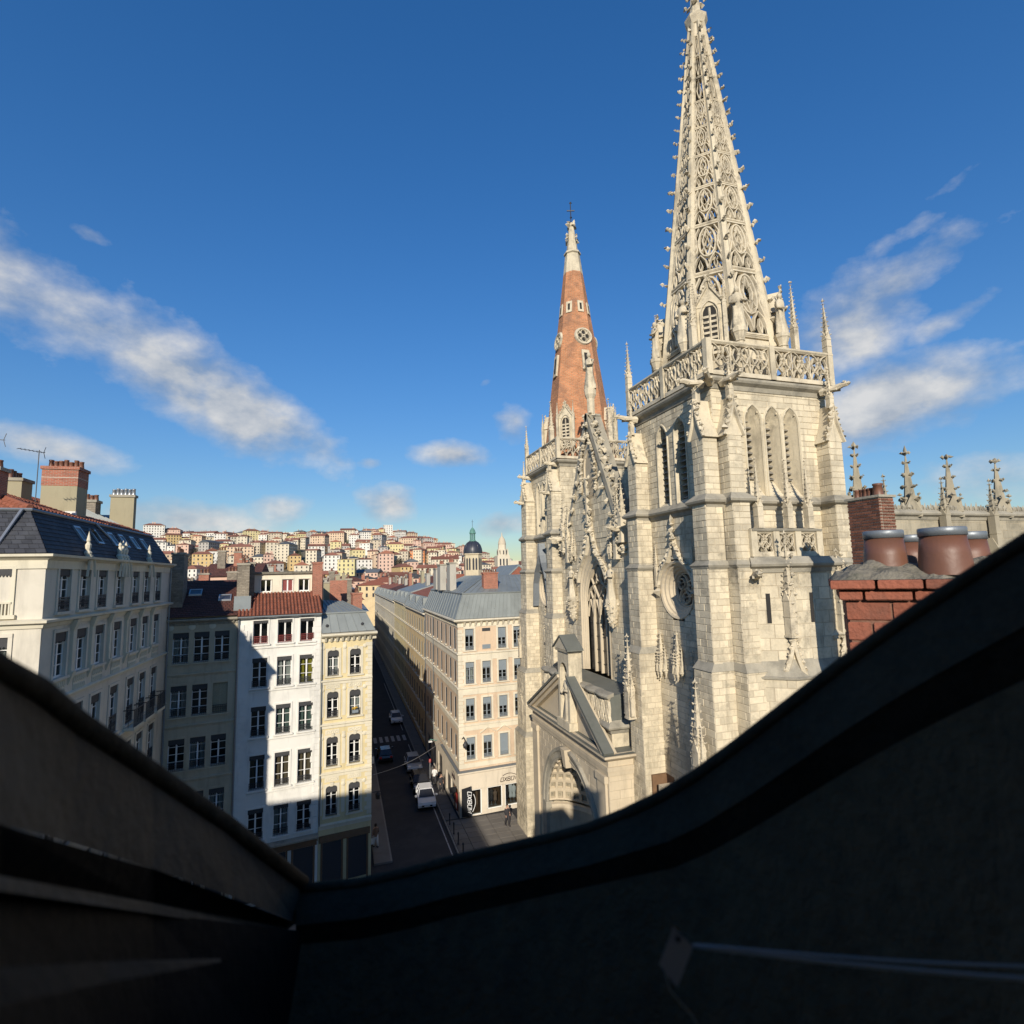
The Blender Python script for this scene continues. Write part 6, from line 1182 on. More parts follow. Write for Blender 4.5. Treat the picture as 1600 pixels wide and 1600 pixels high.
def ogee_cap(P, d, w, z, depth, h=1.9):
    """curved crocketed gablet closing a buttress; P on the front plane middle, d along the front"""
    pts = [(-w/2*1.2*(1-t)**1.75, z+h*t) for t in np.linspace(0, 1, 8)]; full = pts+[(-u, zz) for u, zz in pts[:-1]][::-1]; q = MB()
    q.hexa([P3(P, d, u, depth, zz) for u, zz in full], [P3(P, d, u, -.02, zz) for u, zz in full]); o = q.build('gablet', 'stone', CH)
    e = MB(); strap(e, P, d, 0, full, .16, .12, -.02); crockets(e, P, d, 0, pts, .3, .14, -.05, 1); crockets(e, P, d, 0, [(-u, zz) for u, zz in pts], .3, .14, -.05, -1); e.build('crocketed_edge', 'stone_carved', o)
    pz = P3(P, d, 0, .1, z+h-.15); pinnacle(pz[0], pz[1], pz[2], .26, .5, 1.6)
stT = [(0, 17.6, 1.25, .22), (17.6, 22.15, 1.05, .14), (22.15, 25.1, .92, .08), (25.1, 28.2, .78, 0)]
buttW(Wall('tower_buttress'), 21.1, 21.95, stT); buttW(Wall('tower_buttress'), 27.25, 28.15, stT)
buttS(Wall('tower_buttress'), 16.95, 17.7, stT, S0); buttS(Wall('tower_buttress'), 22.95, 23.75, stT, S0)
for y in (21.52, 27.7): ogee_cap((XWL-.78, y), dWs, .95, 28.2, .8)
for x in (17.32, 23.35): ogee_cap((x, S0-.78), dSo, .9, 28.2, .8)
def around(zp, pr, wd, core=True):          # plan outline of the south tower with its buttresses, west then south side
    e = .0
    return [(XWL, S1), (XWL, 28.15+wd), (XWL-pr, 28.15+wd), (XWL-pr, 27.25-wd), (XWL, 27.25-wd), (XWL, 21.95+wd), (XWL-pr, 21.95+wd), (XWL-pr, 21.1-wd), (XWL+.1, 21.1-wd), (16.95-wd, S0-.15), (16.95-wd, S0-pr), (17.7+wd, S0-pr), (17.7+wd, S0), (22.95-wd, S0), (22.95-wd, S0-pr), (23.75+wd, S0-pr), (23.75+wd, S0), (XE+.05, S0)]
ring_course(around(0, .80, .02), 25.1, PR_BIG[:], 'string_course'); [ring_course(pp_, 22.15, PR_STR) for pp_ in ([(XWL, 28.24), (XWL-.93, 28.24), (XWL-.93, 27.16), (XWL, 27.16)], [(XWL, 22.04), (XWL-.93, 22.04), (XWL-.93, 21.01), (XWL+.1, 21.01), (16.86, S0-.15), (16.86, S0-.93), (17.79, S0-.93), (17.79, S0)], [(22.86, S0), (22.86, S0-.93), (23.84, S0-.93), (23.84, S0)])]
tower_sq = lambda e, a=S0, b=S1: [(XWL-e, b+e), (XWL-e, a-e), (XE+e, a-e), (XE+e, b+e)]
def cornice(a, b, z, nm='cornice'): ring_course(tower_sq(0, a, b), z, [(0, -.35), (.06, -.33), (.12, -.12), (.3, 0), (.36, .1), (.36, .2), (.0, .3)], nm, 'stone_grey', True)
cornice(S0, S1, 31.0)
# --- pierced balustrades
def trace_cell(q, P, d, u0, u1, z0, z1, th=.075, dp=.1):
    w, h = u1-u0, z1-z0; C = lambda x, y: P3(P, d, u0+w*x, -.0, z0+h*y); n = (d[1], -d[0], 0)
    for s in (0, 1):
        m_ = (lambda x: x) if not s else (lambda x: 1-x)
        q.path([C(m_(0), 0), C(m_(.1), .25), C(m_(.36), .5), C(m_(.45), .72), C(m_(.3), .9), C(m_(.08), 1)], th, dp, n); q.path([C(m_(.5), 0), C(m_(.42), .18), C(m_(.18), .38), C(m_(.08), .62), C(m_(.2), .86)], th, dp, n)
    q.path([C(.5+.13*math.cos(a), .3+.16*math.sin(a)) for a in np.linspace(0, 6.28, 9)], th*.7, dp, n); q.path([C(.5, .44), C(.62, .66), C(.5, .92), C(.38, .66), C(.5, .44)], th*.8, dp, n)
def balustrade(P, d, L, z0, z1, nseg, cells, post=.3):
    b = MB(); b.sweep([P3(P, d, 0, 0, z1), P3(P, d, L, 0, z1)], [(-.14, -.16), (.06, -.16), (.14, -.06), (.14, .02), (-.14, .06), (-.14, -.16)]); b.sweep([P3(P, d, 0, 0, z0), P3(P, d, L, 0, z0)], [(-.1, 0), (.12, 0), (.1, .22), (-.1, .22), (-.1, 0)]); o = b.build('balustrade', 'stone_carved', CH)
    for i in range(nseg+1):
        u = L*i/nseg; q = MB(); q.hexa([P3(P, d, u-post/2, -.16, z0), P3(P, d, u+post/2, -.16, z0), P3(P, d, u+post/2, .14, z0), P3(P, d, u-post/2, .14, z0)], [P3(P, d, u-post/2, -.16, z1+.05), P3(P, d, u+post/2, -.16, z1+.05), P3(P, d, u+post/2, .14, z1+.05), P3(P, d, u-post/2, .14, z1+.05)]); q.build('post', 'stone', o)
    for i in range(nseg):
        q = MB(); a, b_ = L*i/nseg+post/2, L*(i+1)/nseg-post/2
        for c in range(cells): trace_cell(q, P, d, a+(b_-a)*c/cells, a+(b_-a)*(c+1)/cells, z0+.2, z1-.14)
        for c in range(cells+1): u = a+(b_-a)*c/cells; q.bar(P3(P, d, u, 0, z0+.2), P3(P, d, u, 0, z1-.14), .05, .09, (d[1], -d[0], 0))
        q.build('tracery_panel', 'stone_carved', o)
def tower_balustrade(a, b):
    e = .22; q = tower_sq(e, a, b)
    for i, (d, n_) in enumerate((((0, -1), 2), ((1, 0), 2), ((0, 1), 2), ((-1, 0), 2))):
        p, r = q[i], q[(i+1) % 4]; L = math.hypot(r[0]-p[0], r[1]-p[1]); balustrade(p, d, L, 31.28, 33.0, n_, 3)
    for i, (x, y) in enumerate(q):
        if i != 1: pinnacle(x, y, 32.9, .3, .9, 2.2)
tower_balustrade(S0, S1)
for y in (21.52, 27.7): gargoyle((XWL-.5, y, 30.9), (-1, 0)); 
gargoyle((17.3, S0-.4, 30.9), (0, -1)); gargoyle((23.4, S0-.4, 30.9), (.3, -1)); gargoyle((XWL-.2, S0-.2, 30.95), (-1, -1), 1.3)
# --- rose window on the west face
def rose(P, d, uc, zc, r, glassm='leaded_glass', clock=False, hood=True):
    o = circ_pts(r, zc, 28); q = MB(); recess(q, P, d, uc, o, [(1.03, -.02), (1.0, -.06), (.93, -.02), (.9, .1), (.84, .12), (.8, .26), (.74, .28), (.7, .42), (.64, .44), (.6, .6)], True, (0, zc)); win = q.build('rose_window', 'stone_warm', CH); ri = r*.6
    g_ = MB(); g_.poly([P3(P, d, uc+u, .75, z) for u, z in circ_pts(ri*1.15, zc, 24)]); g_.build('pane', glassm, win); q = MB(); n = (d[1], -d[0], 0); C = lambda u, z: P3(P, d, uc+u, .62, zc+z)
    q.path([C(ri*.97*math.cos(a), ri*.97*math.sin(a)) for a in np.linspace(0, 6.29, 24)], .1, .1, n)
    for k in range(3 if not clock else 4):
        a0 = k*2*math.pi/(3 if not clock else 4)+.5
        q.path([C(ri*t*math.cos(a0+1.5*t), ri*t*math.sin(a0+1.5*t)) for t in np.linspace(0, 1, 8)], .1, .1, n); cx_, cz_ = ri*.52*math.cos(a0+2.0), ri*.52*math.sin(a0+2.0); q.path([C(cx_+ri*.33*math.cos(b), cz_+ri*.33*math.sin(b)) for b in np.linspace(0, 6.29, 12)], .085, .1, n)
        for j in range(3): b = a0+j*2.1; q.path([C(cx_+ri*.3*math.cos(b), cz_+ri*.3*math.sin(b)), C(cx_+ri*.1*math.cos(b+.6), cz_+ri*.1*math.sin(b+.6))], .07, .09, n)
    q.build('tracery', 'stone_carved', win)
    if hood:
        h = MB(); pts = [(-r*1.08*math.cos(t)*1.0, zc+r*1.08*math.sin(t)) for t in np.linspace(.15, 1.15, 8)]+[(-r*.28, zc+r*1.22), (-r*.1, zc+r*1.5), (0, zc+r*1.9)]; full = pts+[(-u, z) for u, z in pts[:-1]][::-1]; strap(h, P, d, uc, full, .2, .2); crockets(h, P, d, uc, pts[2:], .36, .14, -.14, 1); crockets(h, P, d, uc, [(-u, z) for u, z in pts[2:]], .36, .14, -.14, -1)
        for i in range(5): p = P3(P, d, uc, -.14, zc+r*1.75+i*.28); h.blob(p, .14 if i % 2 else .22)
        h.build('ogee_hood', 'stone_carved', win)
        for s in (-1, 1): p = P3(P, d, uc+s*r*1.12, -.14, zc+r*.1); pinnacle(p[0], p[1], p[2], .18, 1.0, 1.5); c = P3(P, d, uc+s*r*1.12, -.1, zc-.1); b = MB(); b.blob(c, (.3, .3, .3)); b.blob(c+(0, 0, .25), .22); b.build('corbel', 'stone_carved', CH)
rose((XWL, S1), dWs, S1-25.0, 21.0, 1.5)
for (y, z) in ((26.6, 16.4), (25.05, 16.5)): inst('canopy', CANOPY, CH, (XWL, y, z), R(-90))
for (y, x, z) in ((27.7, XWL-1.6, 14.0), (21.52, XWL-1.7, 12.6), (23.6, XWL-.3, 13.6)):
    pinnacle(x, y, z, .42, 1.5, 3.0); p = (x, y)
    for s in (-1, 1): pinnacle(x-.05, y+s*.3, z+.2, .2, .8, 1.6)
for (y, z) in ((25.9, 10.5), (24.6, 10.3)):                   # pedestals with cushion caps
    q = MB(); q.hexa([(XWL-.5, y-.3, z-1.2), (XWL, y-.3, z-1.2), (XWL, y+.3, z-1.2), (XWL-.5, y+.3, z-1.2)], [(XWL-.75, y-.42, z), (XWL, y-.42, z), (XWL, y+.42, z), (XWL-.75, y+.42, z)]); q.box(XWL-.85, XWL, y-.52, y+.52, z, z+.4); q.box(XWL-.6, XWL, y-.34, y+.34, z-2.2, z-1.2); q.build('pedestal', 'stone_warm', CH)
q = MB(); q.box(XWL-.9, XWL, 26.9, 27.1, 8.2, 11.2); q.box(XWL-.03, XWL+.02, 26.2, 26.9, 9.0, 11.2); q.build('side_door', 'wood_brown', CH); balustrade((XWL-1.4, 27.1), dWs, 3.4, 7.6, 8.8, 2, 3)
# --- stair turret and balcony on the south face
A_, B_, C_, D_ = (17.55, 20.35), (18.75, 19.55), (21.6, 19.55), (22.9, 20.5)
TT = Wall('stair_turret_wall')
def facet(W, a, b, z0, z1, **k): L = math.hypot(b[0]-a[0], b[1]-a[1]); ashlar(W, a, ((b[0]-a[0])/L, (b[1]-a[1])/L), 0, L, z0, z1, ch=.55, bl=(.6, 1.1), **k)
for a, b in ((A_, B_), (B_, C_), (C_, D_)): facet(TT, a, b, 17.9, 22.1)
out = lambda p, k: (p[0]+(p[0]-20.2)*k, p[1]-k*2.2)
A2, B2_, C2, D2 = [out(p, .12) for p in (A_, B_, C_, D_)]; A2 = (A2[0], A_[1])
for a, b in ((A2, B2_), (B2_, C2), (C2, D2)): facet(TT, a, b, 0, 17.35)
q = MB()
for (a, b, a2, b2) in ((A_, B_, A2, B2_), (B_, C_, B2_, C2), (C_, D_, C2, D2)):
    prev = None
    for t in np.linspace(0, 1, 6):
        k = (1-t)**1.8; r = [(a[0]+(a2[0]-a[0])*k*1.15, a[1]+(a2[1]-a[1])*k*1.15, 17.3+t*.9), (b[0]+(b2[0]-b[0])*k*1.15, b[1]+(b2[1]-b[1])*k*1.15, 17.3+t*.9)]
        if prev: q.poly([prev[0], prev[1], r[1], r[0]])
        prev = r
q.sweep([(p[0], p[1], 17.3) for p in (A2, B2_, C2, D2)], [(0, -.1), (.1, -.06), (.12, .02), (0, .06)]); q.build('weathering', 'stone_grey', CH)
ring_course([A_, B_, C_, D_], 22.1, PR_BIG); q = MB(); q.poly([(*A_, 22.3), (*B_, 22.3), (*C_, 22.3), (*D_, 22.3), (XE, S0, 22.3), (XWL, S0, 22.3)]); q.build('turret_roof', 'stone_grey', CH)
for p, hgt in ((B_, 5.6), (C_, 4.8)):
    pinnacle(p[0]-.05, p[1]-.1, 19.0, .36, 1.6, hgt-2.6)
    q = MB()
    for s in (-1, 1):
        dv = (-.8, .55) if s < 0 else (1, 0)
        if p is C_: dv = (-1, 0) if s < 0 else (.8, .55)
        pts = [np.array((p[0]+dv[0]*.55*t*t, p[1]-.12+dv[1]*.55*t*t, 19.2-1.9*t)) for t in np.linspace(0, 1, 7)]; q.tube(pts, [.1, .1, .1, .11, .12, .13, .14], 5)
        for i in range(7): crock(q, pts[i]+np.array((dv[0]*.12, dv[1]*.12-.06, 0)), .1)
    for i in range(9): crock(q, np.array((p[0]+rnd(-.15, .15), p[1]-.25, 19.2+i*.42)), .12)
    q.build('crocketed_rib', 'stone_carved', CH)
for x in (18.9, 21.4): q = MB(); q.blob((x-.05, 19.5, 19.0), .26); q.blob((x+.2, 19.45, 18.95), .2); q.blob((x-.25, 19.5, 18.9), .18); q.build('foliate_knob', 'stone_carved', CH)
gargoyle((17.6, 20.1, 21.7), (-.6, -1), .8); gargoyle((21.7, 19.8, 21.8), (.1, -1), .7)
q = MB(); Lf = math.hypot(B_[0]-A_[0], B_[1]-A_[1]); df = ((B_[0]-A_[0])/Lf, (B_[1]-A_[1])/Lf)
for (a, b, u) in ((A_, df, .62), (B_, (1, 0), 1.25)):
    for (u0, u1, z0, z1) in ((u-.09, u+.09, 19.6, 20.9),): q.hexa([P3(a, b, u0, -.035, z0), P3(a, b, u1, -.035, z0), P3(a, b, u1, .05, z0), P3(a, b, u0, .05, z0)], [P3(a, b, u0, -.035, z1), P3(a, b, u1, -.035, z1), P3(a, b, u1, .05, z1), P3(a, b, u0, .05, z1)])
q.build('slit_window', 'room_dark', CH)
bx0, bx1, byy = 17.75, 21.5, 20.35
q = MB(); q.box(bx0-.1, bx1+.1, byy-.15, S0, 22.35, 22.55); q.build('balcony_floor', 'stone_grey', CH); balustrade((bx0, byy), dSo, bx1-bx0, 22.55, 23.75, 3, 1, .34); q = MB(); q.sweep([(bx0-.12, byy, 23.75), (bx1+.12, byy, 23.75)], [(-.2, -.04), (.2, -.04), (.24, .06), (-.2, .12), (-.2, -.04)]); q.build('balcony_rail', 'stone_grey', CH)
q = MB(); q.box(bx0, bx1, byy+.25, S0, 22.5, 23.6); q.build('balcony_wall', 'stone_old', CH)
for x in (18.05, 19.75, 20.95): pinnacle(x+.2, byy+.05, 23.85, .3, 1.0, 2.3)
# ================= openwork spire
AX, AY = (XWL+XE)/2, (S0+S1)/2
def rad(z): return 3.15+(z-33.0)*(.40-3.15)/(55.2-33.0)
def ov(i, z, r=None): a = R(22.5+45*i); r = rad(z) if r is None else r; return np.array((AX+r*math.cos(a), AY+r*math.sin(a), z))
q = MB(); q.hexa([ov(i, 31.0, 3.1) for i in range(8)], [ov(i, 33.8, 3.05) for i in range(8)]); SPD = q.build('spire_drum', 'stone', CH)
ZB = [34.0, 37.9, 40.9, 43.3, 45.4, 47.3, 49.1, 50.8, 52.4, 53.9]
SP = MB()
for i in range(8):
    a, b = ov(i, 33.5), ov(i, 55.0); c = np.array((AX, AY, 0))
    ra, rb = (a-c), (b-c); ra[2] = rb[2] = 0; ra /= np.linalg.norm(ra); t = np.array((-ra[1], ra[0], 0))
    SP.hexa([a+ra*.16+t*.14, a+ra*.16-t*.14, a-ra*.1-t*.3, a-ra*.1+t*.3], [b+ra*.1+t*.06, b+ra*.1-t*.06, b-ra*.08-t*.12, b-ra*.08+t*.12])
SPI = SP.build('spire_ribs', 'stone', CH)
cr_ = MB()
for i in range(8):
    z = 35.0
    while z < 54.6:
        v = ov(i, z); dr = v-np.array((AX, AY, z)); dr /= np.linalg.norm(dr); s = .15 if z < 45 else .115; cr_.blob(v+dr*(.2+s*.5), s); cr_.blob(v+dr*(.2+s*1.5)+(0, 0, s*.5), s*.85); cr_.blob(v+dr*(.1), s*.8); z += 1.15 if z < 46 else .85
cr_.build('rib_crockets', 'stone_carved', SPI, kind='stuff')
for k, z in enumerate(ZB):
    q = MB(); q.sweep([tuple(ov(i, z)) for i in range(8)], [(-.3, -.1), (.0, -.1), (.03, -.04), (.07, .0), (.03, .05), (-.27, .09), (-.3, -.1)], True); q.build('spire_band', 'stone_carved', SPI)
def spire_panel(i, z0, z1, kind):
    a0, b0, a1, b1 = ov(i, z0), ov(i+1, z0), ov(i, z1), ov(i+1, z1); n = np.cross(b0-a0, a1-a0); n /= np.linalg.norm(n); c = (a0+b1)/2-np.array((AX, AY, (z0+z1)/2))
    if n@c < 0: n = -n
    sh = .14
    def C(x, y): l = a0+(a1-a0)*y; r = b0+(b1-b0)*y; w_ = np.linalg.norm(r-l); m_ = min(.3, .17/w_); return l+(r-l)*(m_+(1-2*m_)*x)-n*.1
    w0 = np.linalg.norm(b0-a0); th = max(.07, min(.21, w0*.088)); q = MB(); dp = .16
    def cur(p, k=1.0): q.path([C(x, y) for x, y in p], th*k, dp, n)
    cur([(0, .03), (1, .03)]); cur([(0, .97), (1, .97)]); cur([(.02, 0), (.02, 1)], .8); cur([(.98, 0), (.98, 1)], .8)
    if z0 < 49:
        ves = [(.5+.34*math.sin(t)*(1 if math.sin(t) > 0 else 1)*(.9), .63+.3*math.cos(t)) for t in np.linspace(0, 6.283, 15)]; cur(ves)
        for s in (0, 1):
            M_ = (lambda x: x) if not s else (lambda x: 1-x)
            cur([(M_(0), .10), (M_(.1), .3), (M_(.25), .38), (M_(.42), .26), (M_(.5), .08)], .9); cur([(M_(.5), .33), (M_(.4), .5), (M_(.33), .66), (M_(.42), .8), (M_(.5), .9)], .75); cur([(M_(.02), .45), (M_(.1), .62), (M_(.06), .8), (M_(.2), .94)], .8); cur([(M_(.25), .05), (M_(.19), .16), (M_(.25), .27), (M_(.31), .16), (M_(.25), .05)], .6)
        cur([(.30, .45), (.42, .56), (.5, .5), (.58, .56), (.70, .45)], .7); cur([(.33, .8), (.43, .74), (.5, .84), (.57, .74), (.67, .8)], .7); cur([(.02, .28), (.14, .5), (.1, .72)], .8); cur([(.98, .28), (.86, .5), (.9, .72)], .8)
        if kind: cur([(.5, .5), (.42, .58), (.5, .7), (.58, .58), (.5, .5)], .6)
    else: cur([(.5, .1), (.25, .45), (.5, .9), (.75, .45), (.5, .1)])
    q.build('tracery_panel', 'stone_carved', SPI)
for i in range(8):
    for k in range(len(ZB)-1): spire_panel(i, ZB[k], ZB[k+1], k % 2)
q = MB(); q.hexa([ov(i, 53.9) for i in range(8)], [ov(i, 55.2) for i in range(8)]); q.sweep([tuple(ov(i, 55.2, .42)) for i in range(8)], [(0, -.3), (.08, -.25), (.22, .1), (.26, .25), (.1, .4), (-.05, .55)], True); q.hexa([ov(i, 55.5, .36) for i in range(8)], [ov(i, 58.5, .14) for i in range(8)])
for z in (56.4, 57.2, 57.9):
    for i in range(4): a = R(45+90*i); q.blob((AX+.36*math.cos(a), AY+.36*math.sin(a), z), .2); q.blob((AX+.55*math.cos(a), AY+.55*math.sin(a), z+.15), .14)
q.blob((AX, AY, 58.7), (.3, .3, .5)); q.build('finial', 'stone_carved', SPI)
# solid core shaft seen through the tracery at the foot, lucarnes and statues around the drum
def lucarne(i, z, w, h, r0, parent, m='stone', op='louver'):
    a = R(45*i); d = (-math.sin(a), math.cos(a)); P = (AXL[0]+r0*math.cos(a), AXL[1]+r0*math.sin(a)); q = MB(); hh_ = w/2; zt_ = z+h
    q.hexa([P3(P, d, -hh_-.14, 0, z), P3(P, d, hh_+.14, 0, z), P3(P, d, hh_+.14, .9, z), P3(P, d, -hh_-.14, .9, z)], [P3(P, d, -hh_-.14, 0, zt_), P3(P, d, hh_+.14, 0, zt_), P3(P, d, hh_+.14, .9, zt_), P3(P, d, -hh_-.14, .9, zt_)]); q.hexa([P3(P, d, -hh_-.25, -.03, zt_), P3(P, d, hh_+.25, -.03, zt_), P3(P, d, hh_+.25, 1.3, zt_), P3(P, d, -hh_-.25, 1.3, zt_)], [P3(P, d, -.02, -.03, zt_+w*1.4), P3(P, d, .02, -.03, zt_+w*1.4), P3(P, d, .02, 1.6, zt_+w*1.4), P3(P, d, -.02, 1.6, zt_+w*1.4)]); o = q.build('lucarne', m, parent)
    b = MB(); b.poly([P3(P, d, u, -.012, zz) for u, zz in arch_pts(w*.66, z+.15, zt_-w*.4, .8)]); b.build('opening', 'room_dark', o); e = MB(); strap(e, P, d, 0, arch_pts(w*.9, z+.1, zt_-w*.4, .8), .1, .1); pr = [(-hh_-.25, zt_), (-.1, zt_+w*1.0), (0, zt_+w*1.6)]; strap(e, P, d, 0, pr+[(-u, zz) for u, zz in pr[:-1]][::-1], .12, .1, -.03); crockets(e, P, d, 0, pr, .3, .1, -.08, 1); crockets(e, P, d, 0, [(-u, zz) for u, zz in pr], .3, .1, -.08, -1)
    for k in range(7): zz = z+.3+k*h*.11; e.bar(P3(P, d, -w*.33, -.02, zz), P3(P, d, w*.33, -.02, zz), .07, .12)
    e.bar(P3(P, d, 0, -.03, z+.1), P3(P, d, 0, -.03, zt_-w*.1), .09, .08)
    e.build('frame', 'stone_carved', o)
    for s in (-1, 1): p = P3(P, d, s*(hh_+.25), -.05, z); inst('pinnacle', pinnacle_mesh(.2, h, 1.4), parent, tuple(p), a)
AXL = (AX, AY)
for i in (1, 3, 5, 7): lucarne(i, 33.0, 1.0, 2.6, 3.25, SPD)
for i in range(8):
    a = R(22.5+45*i); x, y = AX+3.5*math.cos(a), AY+3.5*math.sin(a); q = MB(); q.lathe((x, y, 31.05), [(.34, 0), (.3, .3), (.2, .4), (.2, 2.3), (.26, 2.35), (.22, 2.4), (.34, 2.75), (.38, 2.8), (.38, 3.0), (0, 3.05)], 8); q.build('column', 'stone_carved', CH)
    statue(x, y, 34.05, 1.25, a+math.pi/2)
    if i % 2 == 0: pinnacle(AX+3.9*math.cos(a+.18), AY+3.9*math.sin(a+.18), 31.05, .28, 3.4, 2.6)
# ================= north tower with brick spire
f_n, _t = arch_hw(.85, 29.3, .9); lN = [45.6, 44.3]
def holesN(z):
    h = []
    for y in lN:
        if 25.5 < z: w_ = f_n(z); h += [(N1-y-w_, N1-y+w_)] if w_ > 0 else []
    r = 1.45
    if abs(z-20.7) < r: w_ = math.sqrt(r*r-(z-20.7)**2); h.append((N1-44.6-w_, N1-44.6+w_))
    return h
NTW = Wall('north_tower_wall'); ashlar(NTW, (XWL, N1), dWs, 0, N1-N0, 0, 31.0, ch=.36, bl=(.55, 1.0), holes=holesN); ashlar(NTW, (XWL, N0), dSo, 0, XE-XWL, 24, 31.0, ch=.36)
for a, b in (((XE, N0), (XE, N1)), ((XE, N1), (XWL, N1))): NTW.b.poly([(*a, 0), (*b, 0), (*b, 31), (*a, 31)])
NTW.b.poly([(XWL, N0, 31.02), (XE, N0, 31.02), (XE, N1, 31.02), (XWL, N1, 31.02)])
for y in lN: lancet((XWL, N1), dWs, N1-y, .85, 25.5, 29.3, depth=.6, sp=.84)
stN = [(0, 8.2, 1.7, .75), (8.2, 13.5, 1.5, .5), (13.5, 18.6, 1.2, .3), (18.6, 22.15, 1.05, .12), (22.15, 25.1, .95, .06), (25.1, 28.6, .85, 0)]
buttW(Wall('tower_buttress'), 46.75, 48.1, stN); buttW(Wall('tower_buttress'), 40.35, 41.45, stN)
for y, w_ in ((47.42, 1.3), (40.9, 1.1)): ogee_cap((XWL-.85, y), dWs, w_, 28.6, .85)
buttS(Wall('tower_buttress'), 23.0, 23.8, [(24, 28.2, .7, 0)], N0)
ringN = lambda pr, wd: [(XWL-pr, 48.1+wd), (XWL-pr, 46.75-wd), (XWL, 46.75-wd), (XWL, 41.45+wd), (XWL-pr, 41.45+wd), (XWL-pr, 40.35-wd), (XWL, 40.35-wd)]
ring_course(ringN(.87, .02), 25.1, PR_BIG); ring_course(ringN(.98, .08), 22.15, PR_STR); cornice(N0, N1, 31.0); tower_balustrade(N0, N1)
for y in (47.42, 40.9): gargoyle((XWL-.6, y, 28.5), (-1, 0)); gargoyle((XWL-.2, y, 30.9), (-1, 0))
rose((XWL, N1), dWs, N1-44.6, 20.7, 1.45, 'sign_white', True, False)
q = MB(); P_ = (XWL, N1); uc = N1-44.6; pts = [(-1.75, 19.2), (-1.62, 20.2), (-1.5, 21.2), (-1.05, 22.2), (-.5, 22.9), (-.2, 23.6), (-.12, 24.6)]; strap(q, P_, dWs, uc, pts+[(-u, z) for u, z in pts][::-1], .26, .55); q.build('ogee_hood', 'lead', CH)
pinnacle(XWL-.1, 44.6, 16.2, .3, .9, 1.9); pinnacle(XWL-.1, 44.6, 13.2, .3, .9, 1.7); pinnacle(XWL-1.2, 48.2, 14.5, .4, 1.2, 2.4); pinnacle(XWL-1.3, 47.3, 9.0, .5, 1.8, 2.5)
NX_, NY_ = (XWL+XE)/2, (N0+N1)/2
def rn(z): return 3.12+(z-33.0)*(.90-3.12)/(49.8-33.0)
def nv(i, z, r=None): a = R(22.5+45*i); r = rn(z) if r is None else r; return np.array((NX_+r*math.cos(a), NY_+r*math.sin(a), z))
q = MB(); q.hexa([nv(i, 31.0, 3.38) for i in range(8)], [nv(i, 49.7) for i in range(8)]); BSP = q.build('brick_spire', 'spire_brick', CH)
q = MB(); q.hexa([nv(i, 49.7) for i in range(8)], [nv(i, 51.7, .68) for i in range(8)]); q.sweep([tuple(nv(i, 51.7, .68)) for i in range(8)], [(0, -.1), (.12, 0), (.1, .15), (-.1, .3)], True); q.hexa([nv(i, 51.8, .56) for i in range(8)], [nv(i, 54.9, .2) for i in range(8)])
for (z, r) in ((53.2, .62), (54.6, .34)):
    for i in range(4): a = R(45*2*i+20); q.blob((NX_+r*math.cos(a), NY_+r*math.sin(a), z), .26); q.blob((NX_+r*math.cos(a), NY_+r*math.sin(a), z+.25), .18)
q.build('spire_cap', 'stone', BSP); q = MB(); q.tube([(NX_, NY_, 54.8), (NX_, NY_, 57.0)], .05, 5); q.bar((NX_-.35, NY_+.1, 56.2), (NX_+.35, NY_-.1, 56.2), .08); q.blob((NX_, NY_, 55.5), .16); q.blob((NX_, NY_, 57.0), .14); q.build('iron_cross', 'iron', BSP)
def on_face(i, z):                                              # frame of a spire face: middle point, tangent, outward normal
    a = R(45*i); r = rn(z)*math.cos(R(22.5)); n = np.array((math.cos(a), math.sin(a), .108)); n /= np.linalg.norm(n); return np.array((NX_+r*math.cos(a), NY_+r*math.sin(a), z)), np.array((-math.sin(a), math.cos(a), 0)), n
for i in range(8):
    m_, t_, n_ = on_face(i, 46.0); up_ = np.cross(n_, t_); up_ = up_ if up_[2] > 0 else -up_; q = MB(); b = [m_+t_*u+up_*v for u, v in ((-.28, -.55), (.28, -.55), (.28, .55), (-.28, .55))]; q.hexa([p-n_*.1 for p in b], [p+n_*.09 for p in b]); o = q.build('slit_surround', 'stone', BSP); q = MB(); b = [m_+t_*u+up_*v for u, v in ((-.1, -.32), (.1, -.32), (.1, .32), (-.1, .32))]; q.hexa([p for p in b], [p+n_*.1 for p in b]); q.build('opening', 'room_dark', o)
